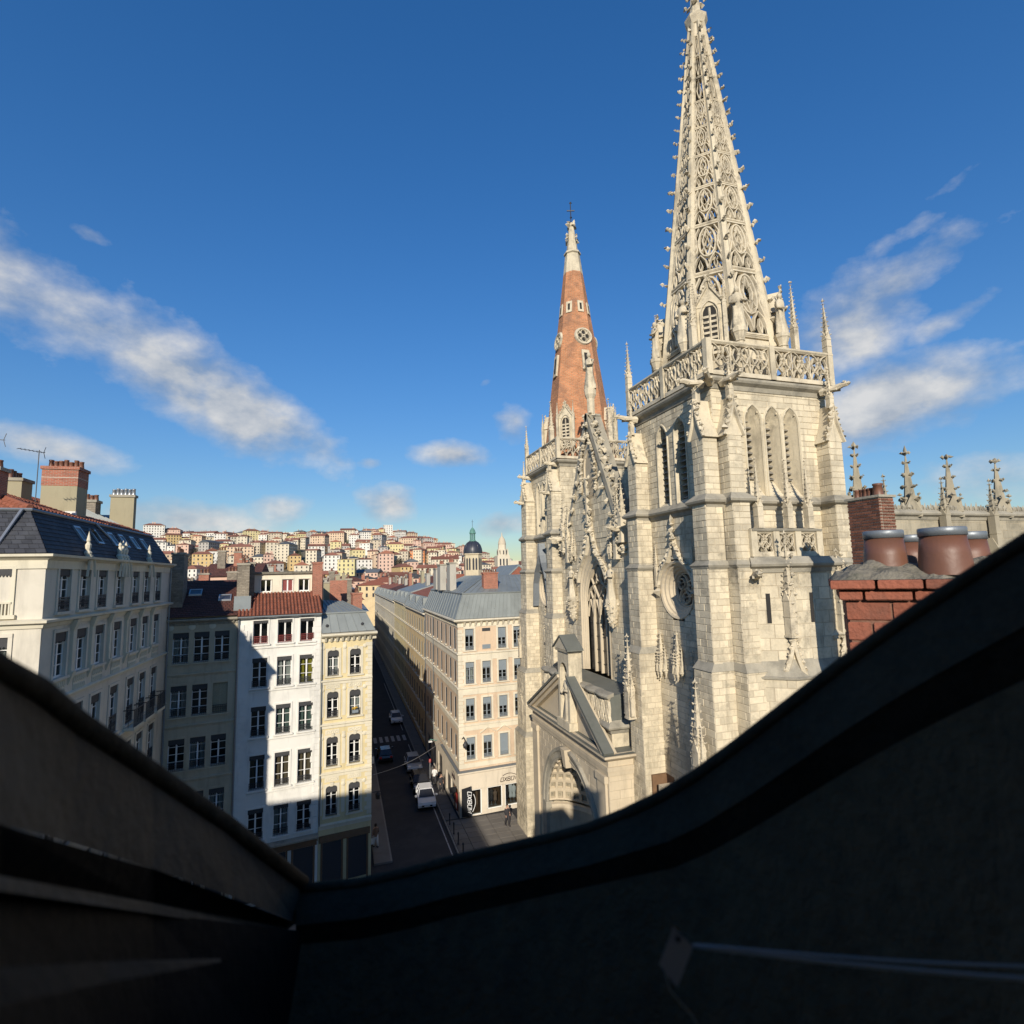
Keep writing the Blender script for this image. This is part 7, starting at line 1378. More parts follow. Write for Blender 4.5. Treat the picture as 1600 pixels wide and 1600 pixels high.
for i in (0, 2, 4, 6):
    m_, t_, n_ = on_face(i, 43.0); up_ = np.cross(n_, t_); up_ = up_ if up_[2] > 0 else -up_; C = lambda u, v, k=.0: m_+t_*u+up_*v+n_*k; q = MB(); q.path([C(.72*math.cos(a), .72*math.sin(a)) for a in np.linspace(0, 6.284, 20)], .3, .16, n_)
    for k in range(4): a = k*math.pi/2+.78; q.path([C(.66*math.cos(a), .66*math.sin(a)), C(.05*math.cos(a), .05*math.sin(a))], .16, .12, n_); q.path([C(.35*math.cos(a+.78)+.24*math.cos(b), .35*math.sin(a+.78)+.24*math.sin(b)) for b in np.linspace(0, 6.284, 10)], .1, .12, n_)
    o = q.build('oculus', 'stone_carved', BSP); q = MB(); q.poly([C(.66*math.cos(a), .66*math.sin(a), .02) for a in np.linspace(0, 6.0, 16)]); q.build('opening', 'room_dark', o)
    m_, t_, n_ = on_face(i, 40.6); q = MB(); b = [m_+t_*u+up_*v for u, v in ((-.36, -1.0), (.36, -1.0), (.36, 1.0), (-.36, 1.0))]; q.hexa([p-n_*.1 for p in b], [p+n_*.16 for p in b]); o = q.build('slit_surround', 'stone', BSP); q = MB(); b = [m_+t_*u+up_*v for u, v in ((-.17, -.72), (.17, -.72), (.17, .72), (-.17, .72))]; q.hexa([p for p in b], [p+n_*.17 for p in b]); q.build('opening', 'room_dark', o)
AXL = (NX_, NY_)
for i in (1, 3, 5, 7): lucarne(i, 32.6, .95, 2.6, 3.2, BSP)
for i in (0, 2, 4, 6): a = R(22.5+45*i); pinnacle(NX_+3.5*math.cos(a), NY_+3.5*math.sin(a), 31.05, .36, 3.2, 2.6)
# ================= centre bay: great window, gable, gallery, portal
CB = Wall('centre_wall'); XC = 16.6; ww = 4.3; zs_, zb0 = 20.4, 15.2; f_w, tw_ = arch_hw(ww, zs_, .78)
P_ = (XC, N0); u_ = lambda y: N0-y
ashlar(CB, P_, dWs, 0, N0-S1, 0, 25.0, ch=.34, holes=lambda z: [(u_(YM)-f_w(z), u_(YM)+f_w(z))] if z > zb0 and f_w(z) > 0 else [])
o = arch_pts(ww, zb0, zs_, .78, 10); q = MB(); cen = (0, zb0+.01); recess(q, P_, dWs, u_(YM), o, [(1.05, -.06), (1.0, -.1), (.98, .02), (.96, .04), (.94, .13), (.92, .15), (.905, .25), (.89, .27), (.88, .36)], c=cen); GW = q.build('great_window', 'stone_warm', CH)
q = MB(); q.poly([P3(P_, dWs, u_(YM)+u, .52, z) for u, z in scaled(o, .9, cen)]); q.build('pane', 'leaded_glass', GW); wi = ww*.88
for k in range(1, 4): q = MB(); x = -wi/2+wi*k/4; q.bar(P3(P_, dWs, u_(YM)+x, .40, zb0), P3(P_, dWs, u_(YM)+x, .40, 20.2), .13, .2, (1, 0, 0)); q.build('mullion', 'stone_warm', GW)
q = MB(); C = lambda u, z: P3(P_, dWs, u_(YM)+u, .44, z)
for k in range(4):
    x0 = -wi/2+wi*k/4; w4 = wi/4; q.path([C(x0, 18.9), C(x0+w4*.15, 19.5), C(x0+w4*.5, 20.1), C(x0+w4*.85, 19.5), C(x0+w4, 18.9)], .1, .14, (-1, 0, 0))
for s in (-1, 1):
    q.path([C(s*wi*.5, 20.0), C(s*wi*.36, 20.9), C(s*wi*.1, 21.3), C(0, 22.3)], .11, .14, (-1, 0, 0)); q.path([C(0, 20.2), C(s*wi*.16, 20.9), C(s*wi*.3, 21.6), C(s*wi*.12, 22.4)], .11, .14, (-1, 0, 0)); q.path([C(s*wi*.25, 20.1), C(s*wi*.14, 20.6), C(s*wi*.25, 21.1), C(s*wi*.36, 20.7), C(s*wi*.25, 20.1)], .09, .14, (-1, 0, 0))
q.path([C(.32*math.cos(a), 21.9+.5*math.sin(a)) for a in np.linspace(0, 6.28, 12)], .09, .14, (-1, 0, 0)); q.build('tracery', 'stone_warm', GW)
q = MB()
for z in (15.8, 16.7, 17.6, 18.5): q.bar(P3(P_, dWs, u_(YM)-wi/2, .46, z), P3(P_, dWs, u_(YM)+wi/2, .46, z), .035)
q.build('saddle_bars', 'iron', GW)
q = MB(); pts = [(u*1.1, z+.12) for u, z in o[3:10]]+[(-.32, 24.3), (-.12, 25.0), (0, 25.8)]; full = pts+[(-u, z) for u, z in pts[:-1]][::-1]; strap(q, P_, dWs, u_(YM), full, .26, .3); crockets(q, P_, dWs, u_(YM), pts, .42, .2, -.25, 1); crockets(q, P_, dWs, u_(YM), [(-u, z) for u, z in pts], .42, .2, -.25, -1)
for (z, r) in ((25.6, .3), (26.2, .42), (26.8, .25), (27.4, .36), (28.0, .2), (28.5, .28)):
    for s in (-1, 1): q.blob(P3(P_, dWs, u_(YM)+s*r*.8, -.3, z), (r*.5, r*.6, r*.45)); q.blob(P3(P_, dWs, u_(YM)+s*r*1.3, -.3, z+.15), r*.35)
q.bar(P3(P_, dWs, u_(YM), -.3, 25.4), P3(P_, dWs, u_(YM), -.3, 28.6), .2); q.build('ogee_hood', 'stone_carved', GW)
for s in (-1, 1):
    y = YM+s*3.1; statue(XC-.35, y, 20.3, 1.25, R(-90)); q = MB(); q.lathe((XC-.3, y, 19.2), [(.05, -.7), (.15, -.5), (.25, -.2), (.36, .3), (.45, .9), (.45, 1.1), (0, 1.1)], 8)
    for k in range(34): a = k*2.4; zz = 18.7+k*.04; rr_ = .12+.3*(zz-18.5)/1.5; crock(q, np.array((XC-.3+rr_*math.cos(a), y+rr_*math.sin(a), zz)), .13)
    q.build('corbel', 'stone_carved', CH); inst('canopy', CANOPY, CH, (XC, y, 23.0), R(-90)); pinnacle(XC-.2, y+s*.75, 22.8, .34, 1.5, 2.6)
# gable slab standing free above
GX0, GX1 = 16.56, 17.45; GA, GB_ = YM-4.35, YM+4.35; gz0, gz1 = 24.3, 33.0
def gab(x, t): return [(x, GA, gz0), (x, GB_, gz0), (x, YM, gz1)]
GBW = Wall('gable_wall')
def gh(z):
    hw_ = 4.15*(gz1-z)/(gz1-gz0); L = [(-99, u_(YM)-hw_), (u_(YM)+hw_, 99)]
    if 27.0 < z: w_ = arch_hw(1.5, 29.4, 1.0)[0](z); L += [(u_(YM)-w_, u_(YM)+w_)] if w_ > 0 else []
    return L
ashlar(GBW, (GX0, N0), dWs, 0, N0-S1, gz0, gz1-.3, ch=.42, holes=gh); GBW.b.hexa(gab(GX0+.05, 0), gab(GX1, 0))
q = MB()
for s in (-1, 1):
    a = np.array((GX0-.12, YM+s*4.5, gz0)); b = np.array((GX0-.12, YM, gz1+.3)); nrm = np.array((0, s*8.7, 4.4)); nrm /= np.linalg.norm(nrm); w_ = np.array((GX1-GX0+.24, 0, 0)); q.hexa([a-nrm*.3, a+w_-nrm*.3, a+w_+nrm*.08, a+nrm*.08], [b-nrm*.3, b+w_-nrm*.3, b+w_+nrm*.08, b+nrm*.08])
GC = q.build('gable_coping', 'stone_grey', CH); q = MB()
for s in (-1, 1):
    for k in range(13): t = (k+.4)/13; p = np.array((GX0+.15, YM+s*4.5*(1-t), gz0+(gz1+.3-gz0)*t))+np.array((0, s*.9, .45))*.2; crock(q, p, .26); crock(q, p+np.array((.1, s*.22, .05)), .2); q.blob(p+np.array((-.15, s*.1, .25)), .16)
    for k in range(9): t = (k+.5)/9; p = np.array((GX0-.2, YM+s*(4.5*(1-t)-.45), gz0+(gz1-gz0)*t-.1)); crock(q, p, .2)
q.build('gable_crockets', 'stone_carved', GC, kind='stuff')
o2 = arch_pts(1.5, 27.0, 29.4, 1.0, 8); q = MB(); recess(q, (GX0, N0), dWs, u_(YM), o2, [(1.12, -.05), (1.0, -.06), (.95, .15), (.85, .2), (.8, .5)], c=(0, 27.01)); q.poly([P3((GX0, N0), dWs, u_(YM)+u, .5, z) for u, z in scaled(o2, .8, (0, 27.01))]); q.bar((GX0+.35, YM, 27.2), (GX0+.35, YM, 29.6), .1); BLW = q.build('blind_lancet', 'stone_warm', CH)
q = MB()
for s in (-1, 1): pr = [(s*1.05, 27.4), (s*1.0, 28.6), (s*.95, 29.5), (s*.6, 30.6), (s*.2, 31.2), (0, 31.9)]; crockets(q, (GX0, N0), dWs, u_(YM), pr, .34, .2, -.12, -s)
q.build('foliage', 'stone_carved', BLW)
for s in (-1, 1):
    y = YM+s*4.5
    for dx in (0, .5): gargoyle((GX0-.1+dx, y, 24.6), (-1, s*.25), 1.2)
    q = MB()
    for k in range(26): crock(q, np.array((GX0-.15+rnd(-.15, .2), y+rnd(-.45, .45), 23.2+rnd(0, 2.6))), rnd(.14, .26))
    q.build('foliage_cluster', 'stone_carved', CH); pinnacle(GX0-.15, y+s*.15, 23.8, .42, 1.6, 2.4); pinnacle(GX0-.1, y-s*.5, 24.0, .3, 1.2, 2.0)
q = MB(); q.lathe((16.9, YM, gz1-.6), [(.4, 0), (.34, .3), (.28, .5), (.28, 2.0), (.42, 2.3), (.46, 2.7), (.38, 2.75), (0, 2.75)], 8); q.build('statue_column', 'stone_carved', CH); statue(16.9, YM, gz1+2.1, 1.55, R(-75))
# roof of the nave between and behind the towers
q = MB(); q.poly([(17.5, 29, 23.5), (64, 29, 23.5), (64, YM, 26.2), (17.5, YM, 26.2)]); q.poly([(64, 40, 23.5), (17.5, 40, 23.5), (17.5, YM, 26.2), (64, YM, 26.2)]); q.build('nave_roof', 'slate', CH)
# gallery in front of the window
GXa = 14.75
q = MB(); q.hexa([(GXa, 29.2, 13.2), (XC, 29.2, 13.2), (XC, 39.8, 13.2), (GXa, 39.8, 13.2)], [(GXa, 29.2, 14.9), (XC, 29.2, 15.15), (XC, 39.8, 15.15), (GXa, 39.8, 14.9)]); q.build('gallery', 'lead_roof', CH)
q = MB(); npt = 40; pts = [(GXa-.05-.12*abs(math.sin(i*.55)), 39.9-10.8*i/npt, 14.9) for i in range(npt+1)]; q.sweep(pts, [(-.3, .0), (.16, -.1), (.2, 0), (.12, .12), (-.3, .2), (-.3, 0)]); q.build('gallery_coping', 'stone_grey', CH)
q = MB(); Pg = (GXa, 39.8)
for k in range(16): trace_cell(q, Pg, dWs, .1+k*.6625, .1+(k+1)*.6625, 13.25, 14.85, .1, .16)
q.build('gallery_tracery', 'stone_carved', CH); ring_course([(GXa-.02, 39.85), (GXa-.02, 29.15), (XC, 29.15)], 13.15, PR_BIG)
q = MB(); q.box(GXa+.02, XC, 29.18, 39.82, 12.0, 13.2); q.build('gallery_base', 'stone', CH); pv_ = MB()
# portal block
PX, PA, PB = 14.04, 28.3, 40.7; PZ = 12.0; RO, RI, zc = 4.6, 3.9, 6.1; YA = 33.95
PW = Wall('portal_wall', 'stone_warm'); Pp = (PX, PB); up = lambda y: PB-y
ashlar(PW, Pp, dWs, 0, PB-PA, 0, PZ-1.1, ch=.5, bl=(.8, 1.4), holes=lambda z: [(up(YA)-math.sqrt(max(0, RI**2-max(0, z-zc)**2)), up(YA)+math.sqrt(max(0, RI**2-max(0, z-zc)**2)))] if z < zc+RI else [])
ashlar(PW, (PX, PA), dSo, 0, XWL-PX, 0, PZ-1.1, ch=.5, bl=(.8, 1.4)); PW.b.poly([(PX, PB, 0), (XWL, PB, 0), (XWL, PB, PZ), (PX, PB, PZ)])
q = MB(); q.sweep([(PX, PB, PZ-1.1), (PX, PA, PZ-1.1), (XWL-1.0, PA, PZ-1.1)], [(0, 0), (.08, .02), (.1, .25), (.14, .27), (.14, .5), (.05, .52), (.05, .8), (.3, .95), (.42, 1.05), (.42, 1.16), (0, 1.2)]); q.build('entablature', 'stone_warm', CH)
q = MB(); q.poly([(PX-.42, PA-.4, PZ+.08), (XWL, PA-.4, PZ+.1), (XWL, PB+.3, PZ+.1), (PX-.42, PB+.3, PZ+.08)]); q.build('portal_roof', 'lead_roof', CH)
apz = 15.7; pb = [(PA-.1, PZ+.12), (PB+.1, PZ+.12), (YM+.3, apz-.55), (YM-1.5, apz-.55)]
q = MB(); q.hexa([(PX+.25, y, z) for y, z in pb], [(PX+.5, y, z) for y, z in pb]); q.build('pediment', 'stone_warm', CH)
q = MB()
for s in (-1, 1):
    a = np.array((PX-.4, YM+s*6.45, PZ+.1)); b = np.array((PX-.4, YM-.6+s*.85, apz+.15-.5)); nr = np.array((0, s*3.7, 6.3)); nr /= np.linalg.norm(nr)
    for (w_, lo, hi, m_) in ((.62, .0, .14, 'lead_roof'),): q.hexa([a-nr*lo, a+(w_, 0, 0)-nr*lo, a+(w_, 0, 0)+nr*hi, a+nr*hi], [b-nr*lo, b+(w_, 0, 0)-nr*lo, b+(w_, 0, 0)+nr*hi, b+nr*hi])
q.build('pediment_roof', 'lead_roof', CH); q = MB()
for s in (-1, 1):
    for (x, w_, lo, hi) in ((PX-.32, .7, .2, -.001), (PX-.12, .4, .45, .2)):
        a = np.array((x, YM+s*6.3, PZ+.1)); b = np.array((x, YM-.6+s*.85, apz+.12-.5)); nr = np.array((0, s*3.7, 6.3)); nr /= np.linalg.norm(nr); q.hexa([a-nr*lo, a+(w_, 0, 0)-nr*lo, a+(w_, 0, 0)-nr*hi, a-nr*hi], [b-nr*lo, b+(w_, 0, 0)-nr*lo, b+(w_, 0, 0)-nr*hi, b-nr*hi])
q.build('raking_cornice', 'stone_warm', CH)
YD = 33.9
# aedicule with statue
ax0, ax1, ay0, ay1 = PX-.2, 14.75, YD-.92, YD+.92; zt_ = 16.9
q = MB(); q.box(ax0, ax1, ay0, YD-.62, 12.2, zt_); q.box(ax0, ax1, YD+.62, ay1, 12.2, zt_); q.box(ax0+.85, ax1, YD-.62, YD+.62, 12.2, zt_); q.box(ax0-.12, ax1, ay0-.1, ay1+.1, 12.1, 12.6)
arc = [(YD-.62, 15.6)]+[(YD-.62*math.cos(t), 15.6+.62*math.sin(t)) for t in np.linspace(.0, math.pi, 9)]+[(YD+.62, 15.6)]
for (y0, z0), (y1, z1) in zip(arc[1:-2], arc[2:-1]): q.hexa([(ax0, y0, z0), (ax0+.85, y0, z0), (ax0+.85, y1, z1), (ax0, y1, z1)], [(ax0, y0, zt_), (ax0+.85, y0, zt_), (ax0+.85, y1, zt_), (ax0, y1, zt_)])
q.sweep([(ax1, ay1, zt_), (ax0, ay1, zt_), (ax0, ay0, zt_), (ax1, ay0, zt_)], [(0, 0), (.1, .02), (.14, .15), (0, .2)]); AE = q.build('aedicule', 'stone', CH)
q = MB(); q.hexa([(ax0-.15, ay0-.2, zt_+.2), (ax0-.15, ay1+.2, zt_+.2), (ax0-.15, YD, zt_+1.0)], [(ax1, ay0-.2, zt_+.2), (ax1, ay1+.2, zt_+.2), (ax1, YD, zt_+1.0)]); q.build('pediment', 'stone', AE); q = MB()
for s in (-1, 1): q.hexa([(ax0-.22, YD+s*1.32, zt_+.16), (ax1, YD+s*1.32, zt_+.16), (ax1, YD+s*1.32, zt_+.24), (ax0-.22, YD+s*1.32, zt_+.24)], [(ax0-.22, YD, zt_+1.02), (ax1, YD, zt_+1.02), (ax1, YD, zt_+1.1), (ax0-.22, YD, zt_+1.1)])
q.build('roof', 'lead_roof', AE); statue(ax0+.35, YD, 12.35, 1.85, R(-90))
for s in (-1, 1): q = MB(); q.tube([(ax0+.6, YD+s*1.1, 14.6), (ax0+.6, YD+s*1.5, 13.6), (ax0+.6, YD+s*1.9, 13.2), (ax0+.6, YD+s*1.55, 12.9)], [.12, .2, .24, .12], 6); q.build('volute', 'stone', AE)
# arch with coffered half dome
q = MB(); prof = [(RI, 0), (RI, -.02), (RI+.12, -.1), (RI+.2, -.06), (RI+.45, -.12), (RI+.5, -.2), (RO, -.22), (RO+.05, 0)]; ts = np.linspace(0, math.pi, 29)
for (r0, x0), (r1, x1) in zip(prof, prof[1:]):
    for a, b in zip(ts, ts[1:]): q.poly([(PX+x0, YA+r0*math.cos(a), zc+r0*math.sin(a)), (PX+x0, YA+r0*math.cos(b), zc+r0*math.sin(b)), (PX+x1, YA+r1*math.cos(b), zc+r1*math.sin(b)), (PX+x1, YA+r1*math.cos(a), zc+r1*math.sin(a))])
for s in (-1, 1): q.box(PX-.2, PX+.3, YA+s*RI-(.0 if s > 0 else .7), YA+s*RI+(.7 if s > 0 else .0), 0, zc)
AR = q.build('archivolt', 'stone_grey', CH); q = MB(); q.hexa([(PX-.3, YA-.2, zc+RI-.35), (PX+.2, YA-.2, zc+RI-.35), (PX+.2, YA+.2, zc+RI-.35), (PX-.3, YA+.2, zc+RI-.35)], [(PX-.45, YA-.34, zc+RO+.1), (PX+.2, YA-.34, zc+RO+.1), (PX+.2, YA+.34, zc+RO+.1), (PX-.45, YA+.34, zc+RO+.1)]); q.build('keystone', 'stone_warm', AR)
DXs = .68
def dome_pt(th, ph, k=1.0): return np.array((PX+.05+RI*DXs*k*math.cos(ph)*math.sin(th), YA-RI*k*math.cos(ph)*math.cos(th), zc+RI*k*math.sin(ph)))
q = MB(); nth, nph = 16, 8; phs = [0.02+1.42*i/nph for i in range(nph+1)]; COF = []
for i in range(nth):
    for j in range(nph):
        t0_, t1_ = math.pi*i/nth, math.pi*(i+1)/nth; p0, p1 = phs[j], phs[j+1]; e = .17
        o4 = [dome_pt(t0_, p0), dome_pt(t1_, p0), dome_pt(t1_, p1), dome_pt(t0_, p1)]; A = lambda a, b: dome_pt(t0_+(t1_-t0_)*a, p0+(p1-p0)*b); i4 = [A(e, e), A(1-e, e), A(1-e, 1-e), A(e, 1-e)]; B = lambda a, b: dome_pt(t0_+(t1_-t0_)*a, p0+(p1-p0)*b, 1.05); d4 = [B(e+.05, e+.05), B(.95-e, e+.05), B(.95-e, .95-e), B(e+.05, .95-e)]
        for k in range(4): q.poly([o4[k], o4[(k+1) % 4], i4[(k+1) % 4], i4[k]]); q.poly([i4[k], i4[(k+1) % 4], d4[(k+1) % 4], d4[k]])
        COF.append((d4, B(.5, .5), math.cos(p0)))
q.lathe((0, 0, 0), [(0, 0)], 3) if False else None
HD = q.build('half_dome', 'stone_warm', AR)
for d4, c_, s in COF: q = MB(); q.poly(d4); q.blob(c_, .13*max(.35, s)); q.build('coffer', 'stone_old', HD)
q = MB(); ts2 = np.linspace(0, math.pi, 17)
for (k0, z0), (k1, z1) in (((.97, 0), (.9, -.05)), ((.9, -.05), (.88, -.3)), ((.88, -.3), (.95, -.36)), ((.95, -.36), (.96, -.9)), ((.96, -.9), (1, -.95)), ((1, -.95), (1, -6.1))):
    for a, b in zip(ts2, ts2[1:]): A = lambda t, k, z: (PX+.05+RI*DXs*k*math.sin(t), YA-RI*k*math.cos(t), zc+z); q.poly([A(a, k0, z0), A(b, k0, z0), A(b, k1, z1), A(a, k1, z1)])
q.build('niche_wall', 'stone_warm', AR); q = MB(); q.box(PX+2.2, PX+2.5, YA-1.3, YA+1.3, 0, 4.2); q.build('portal_door', 'wood_brown', AR)
for y in (PA+.7, PB-.7):                                        # pilasters at the corners of the portal
    for dx in (0,): q = MB(); q.box(PX-.16, PX+.02, y-.5, y+.5, 0, PZ-1.1); q.box(PX-.24, PX+.02, y-.6, y+.6, PZ-1.5, PZ-1.12); q.build('pilaster', 'stone_warm', CH)
# ================= south side of the nave to the right of the tower
NY0 = 24.0; NV = Wall('nave_wall', 'stone_old'); ashlar(NV, (XE, NY0), dSo, 0, 40, 12, 25.0, ch=.5, bl=(.8, 1.5)); ring_course([(XE, NY0), (64, NY0)], 25.0, PR_BIG, 'cornice'); q = MB(); q.poly([(XE, NY0, 25.05), (64, NY0, 25.05), (64, 29, 25.8), (XE, 29, 25.8)]); q.build('aisle_roof', 'lead_roof', CH)
q = MB()
for k in range(90): x = 24.2+k*.44; q.blob((x, NY0-.05, 25.5), (.14, .08, .25)); q.path([(x, NY0-.08, 25.35), (x+.11, NY0-.08, 25.6), (x+.22, NY0-.08, 25.35)], .07, .07, (0, -1, 0))
q.build('parapet_cresting', 'stone_grey', CH)
NP = [(29.1, .85, 0, 4.0), (33.2, .85, 0, 3.8), (36.75, .85, 0, 3.7), (41.2, .85, 0, 3.6), (45.5, .85, 0, 3.6)]
for (x, w_, hs_, hp_) in NP:
    pinnacle(x, NY0+.35, 24.9, w_, .35, hp_, R(45), 'stone_old')
for x in (30.3, 35.0, 39.25, 43, 47.5):
    q = MB(); q.box(x-.32, x+.32, NY0-1.0, NY0, 12, 22.0); q.hexa([(x-.36, NY0-1.06, 22), (x+.36, NY0-1.06, 22), (x+.36, NY0, 22), (x-.36, NY0, 22)], [(x-.25, NY0-.3, 23.6), (x+.25, NY0-.3, 23.6), (x+.25, NY0, 23.6), (x-.25, NY0, 23.6)]); q.build('nave_buttress', 'stone_old', CH); pinnacle(x, NY0-.35, 22.4, .4, 2.6, 2.3, 0, 'stone_old'); gargoyle((x, NY0-.9, 21.6), (0, -1), .9)
finish_walls()
# ------------------------------------------------------------------ the building we look out of, and the roofs beside it
random.seed(9); np.random.seed(9)
OB = thing('viewpoint_building', 'dark roofed building whose open attic window frames the view', 'building', (0, -5, 0))
q = MB(); q.poly([(-9.3, 1.0, 0), (9, 1.0, 0), (9, 1.0, 19.9), (-9.3, 1.0, 19.9)]); q.poly([(9, 1, 0), (9, -10, 0), (9, -10, 19.9), (9, 1, 19.9)]); q.poly([(9, -10, 0), (-9.3, -10, 0), (-9.3, -10, 19.9), (9, -10, 19.9)]); q.build('wall', 'pl_cream', OB)
q = MB(); q.poly([(-9.3, 1.25, 19.8), (-1.1, 1.25, 19.8), (-1.1, -4, 21.4), (-9.3, -4, 21.4)]); q.poly([(1.3, 1.25, 19.8), (9.2, 1.25, 19.8), (9.2, -4, 21.4), (1.3, -4, 21.4)]); q.poly([(-1.1, 1.25, 19.8), (1.3, 1.25, 19.8), (1.3, .9, 20.05), (-1.1, .9, 20.05)]); q.poly([(-9.3, -4, 21.4), (9.2, -4, 21.4), (9.2, -10.2, 19.8), (-9.3, -10.2, 19.8)]); q.poly([(9.05, 1, 19.8), (9.05, -10, 19.8), (9.05, -4, 21.35)]); q.build('roof', 'slate', OB)
q = MB()
for (x0, x1, y0, y1, z0, z1) in ((-1.1, -1.0, -3.3, .12, 20.0, 22.3), (1.2, 1.3, -3.3, .12, 20.0, 22.3), (-1.1, 1.3, -3.45, -3.301, 20.0, 22.3), (-1.1, 1.3, -3.45, .15, 22.301, 22.36), (-1.1, 1.3, -3.45, .9, 19.9, 19.999), (-.999, 1.199, .8, .9, 20.0, 20.9)): q.box(x0, x1, y0, y1, z0, z1)
AT = q.build('attic_room', 'pl_light', OB)  # unseen room shaped to shut out the sun; pale walls bounce skylight
# neighbour on the left: taller, its eaves line throws the long shadow over the square
NB = thing('neighbour_building', 'tall cream block adjoining the viewpoint building on the west side', 'building', (-20, -5, 0)); q = MB(); q.box(-34, -9.6, -12, .3, 0, 25.6); q.build('wall', 'pl_cream', NB); hip_roof(NB, -34, -9.6, -12, .3, 25.6, 2.4, 'tile_brown'); chimney(NB, -30.9, -29.9, -3, -1.5, 25.6, 29.0, 'brick_red', 4)

# --- near chimney with clay pots
UD = np.array((.69, -.724, 0.0)); VD = np.array((.724, .69, 0.0)); D_ = 3.1
c0 = atD(1322, 940, D_); zt0 = float(atD(1322, 905, D_)[2]); pxm = D_/850
def bpt(u, v, z): return np.array((c0[0]+UD[0]*u+VD[0]*v, c0[1]+UD[1]*u+VD[1]*v, z))
CHN = thing('roof_chimney', 'terracotta brick chimney with mortar capping and four glazed clay pots on the near roof', 'chimney', tuple(bpt(.5, .3, 19.5)))
q = MB(); W_, DP = 1.15, .62; cs = [bpt(.012, .012, 19.4), bpt(W_-.012, .012, 19.4), bpt(W_-.012, DP-.012, 19.4), bpt(.012, DP-.012, 19.4)]; q.hexa(cs, [(p[0], p[1], zt0-.005) for p in cs]); core = q.build('core', 'mortar_red', CHN)
brick_me = {}
def nbrick(u0, u1, v0, v1, z0, z1):
    k = (round(u1-u0, 3), round(v1-v0, 3), round(z1-z0, 3))
    if k not in brick_me:
        m = MB(); a, b, c = (u1-u0), (v1-v0), (z1-z0); e = .006; lo = [(e, e, 0), (a-e, e, 0), (a-e, b-e, 0), (e, b-e, 0)]; m1 = [(0, 0, e), (a, 0, e), (a, b, e), (0, b, e)]; m2 = [(x, y, c-e) for x, y, _ in m1]; hi = [(x, y, c) for x, y, _ in lo]; n = 0
        for L in (lo, m1, m2, hi): m.v += L
        for r in range(3):
            for i in range(4): m.f.append((4*r+i, 4*r+(i+1) % 4, 4*r+4+(i+1) % 4, 4*r+4+i)); m.t.append(0)
        m.f += [(3, 2, 1, 0), (12, 13, 14, 15)]; m.t += [0, 0]; brick_me[k] = m.mesh('brick', 'brick_solid')
    return inst('brick', brick_me[k], CHN, tuple(bpt(u0, v0, z0)), math.atan2(UD[1], UD[0])+rnd(-.008, .008))
zc_ = zt0; rows_ = [(.062, .07), (.062, .03)]+[(.112, 0.0)]*10
for r, (hh_, ovh) in enumerate(rows_):
    z1 = zc_-.006; z0 = zc_-hh_+.006; off = 0 if r % 2 else -.11; u = -ovh
    first = True
    while u < W_+ovh-.02:
        l = .22*(.55 if (first and r % 2) else 1.0)*rnd(.96, 1.04); first = False; e = min(u+l, W_+ovh)
        if W_+ovh-e < .06: e = W_+ovh
        nbrick(u, e-.014, -ovh+rnd(-.003, .003), .1, z0, z1); u = e
    v = -ovh+.115
    while v < DP+ovh-.03: e = min(v+.22, DP+ovh); nbrick(-ovh, .1, v, e-.014, z0, z1); v = e
    zc_ -= hh_
q = MB(); nx_, ny_ = 40, 22; ix = {}
for j in range(ny_+1):
    for i in range(nx_+1):
        a, b = i/nx_, j/ny_; ed = min(a, 1-a, b*.6, (1-b)*.6); u, v = -.06+a*(W_+.12), -.06+b*(DP+.12); h = .09*min(1, ed/.18)+.02*math.sin(9*u+3*v)+.012*math.sin(31*u)*math.cos(27*v)+rnd(-.006, .006); ix[i, j] = len(q.v); q.v.append(tuple(bpt(u+rnd(-.004, .004), v+rnd(-.004, .004), zt0+max(.0, h) if ed > 0 else zt0-.004)))
for j in range(ny_):
    for i in range(nx_): q.f.append((ix[i, j], ix[i+1, j], ix[i+1, j+1], ix[i, j+1])); q.t.append(0)
q.build('mortar_cap', 'mortar_cap', CHN)
def bigpot(px0, px1, D, ytop, h=.235):
    c = atD((px0+px1)/2, 880, D); r = (px1-px0)/2*D/850; zb = zt0+.015; zt_ = float(atD((px0+px1)/2, ytop, D)[2]); H_ = zt_-zb; q = MB(); q.lathe((c[0], c[1], zb), [(r, 0), (r*.99, .03), (r*.92, H_*.45), (r*.83, H_-.042), (r*.78, H_-.05), (r*.78, H_*.5), (r*.5, H_*.4), (0, H_*.38)], 28); p = q.build('chimney_pot', 'terracotta_pot', CHN, True); q = MB(); q.lathe((c[0], c[1], zb), [(r*.84, H_-.045), (r*.88, H_-.045), (r*.88, H_-.004), (r*.84, H_), (r*.80, H_-.005), (r*.84, H_-.04)], 28); q.build('collar', 'lead', p, True)
bigpot(1353, 1415, 3.20, 829); bigpot(1398, 1450, 3.45, 836); bigpot(1441, 1513, 2.98, 824); bigpot(1486, 1544, 3.22, 831)
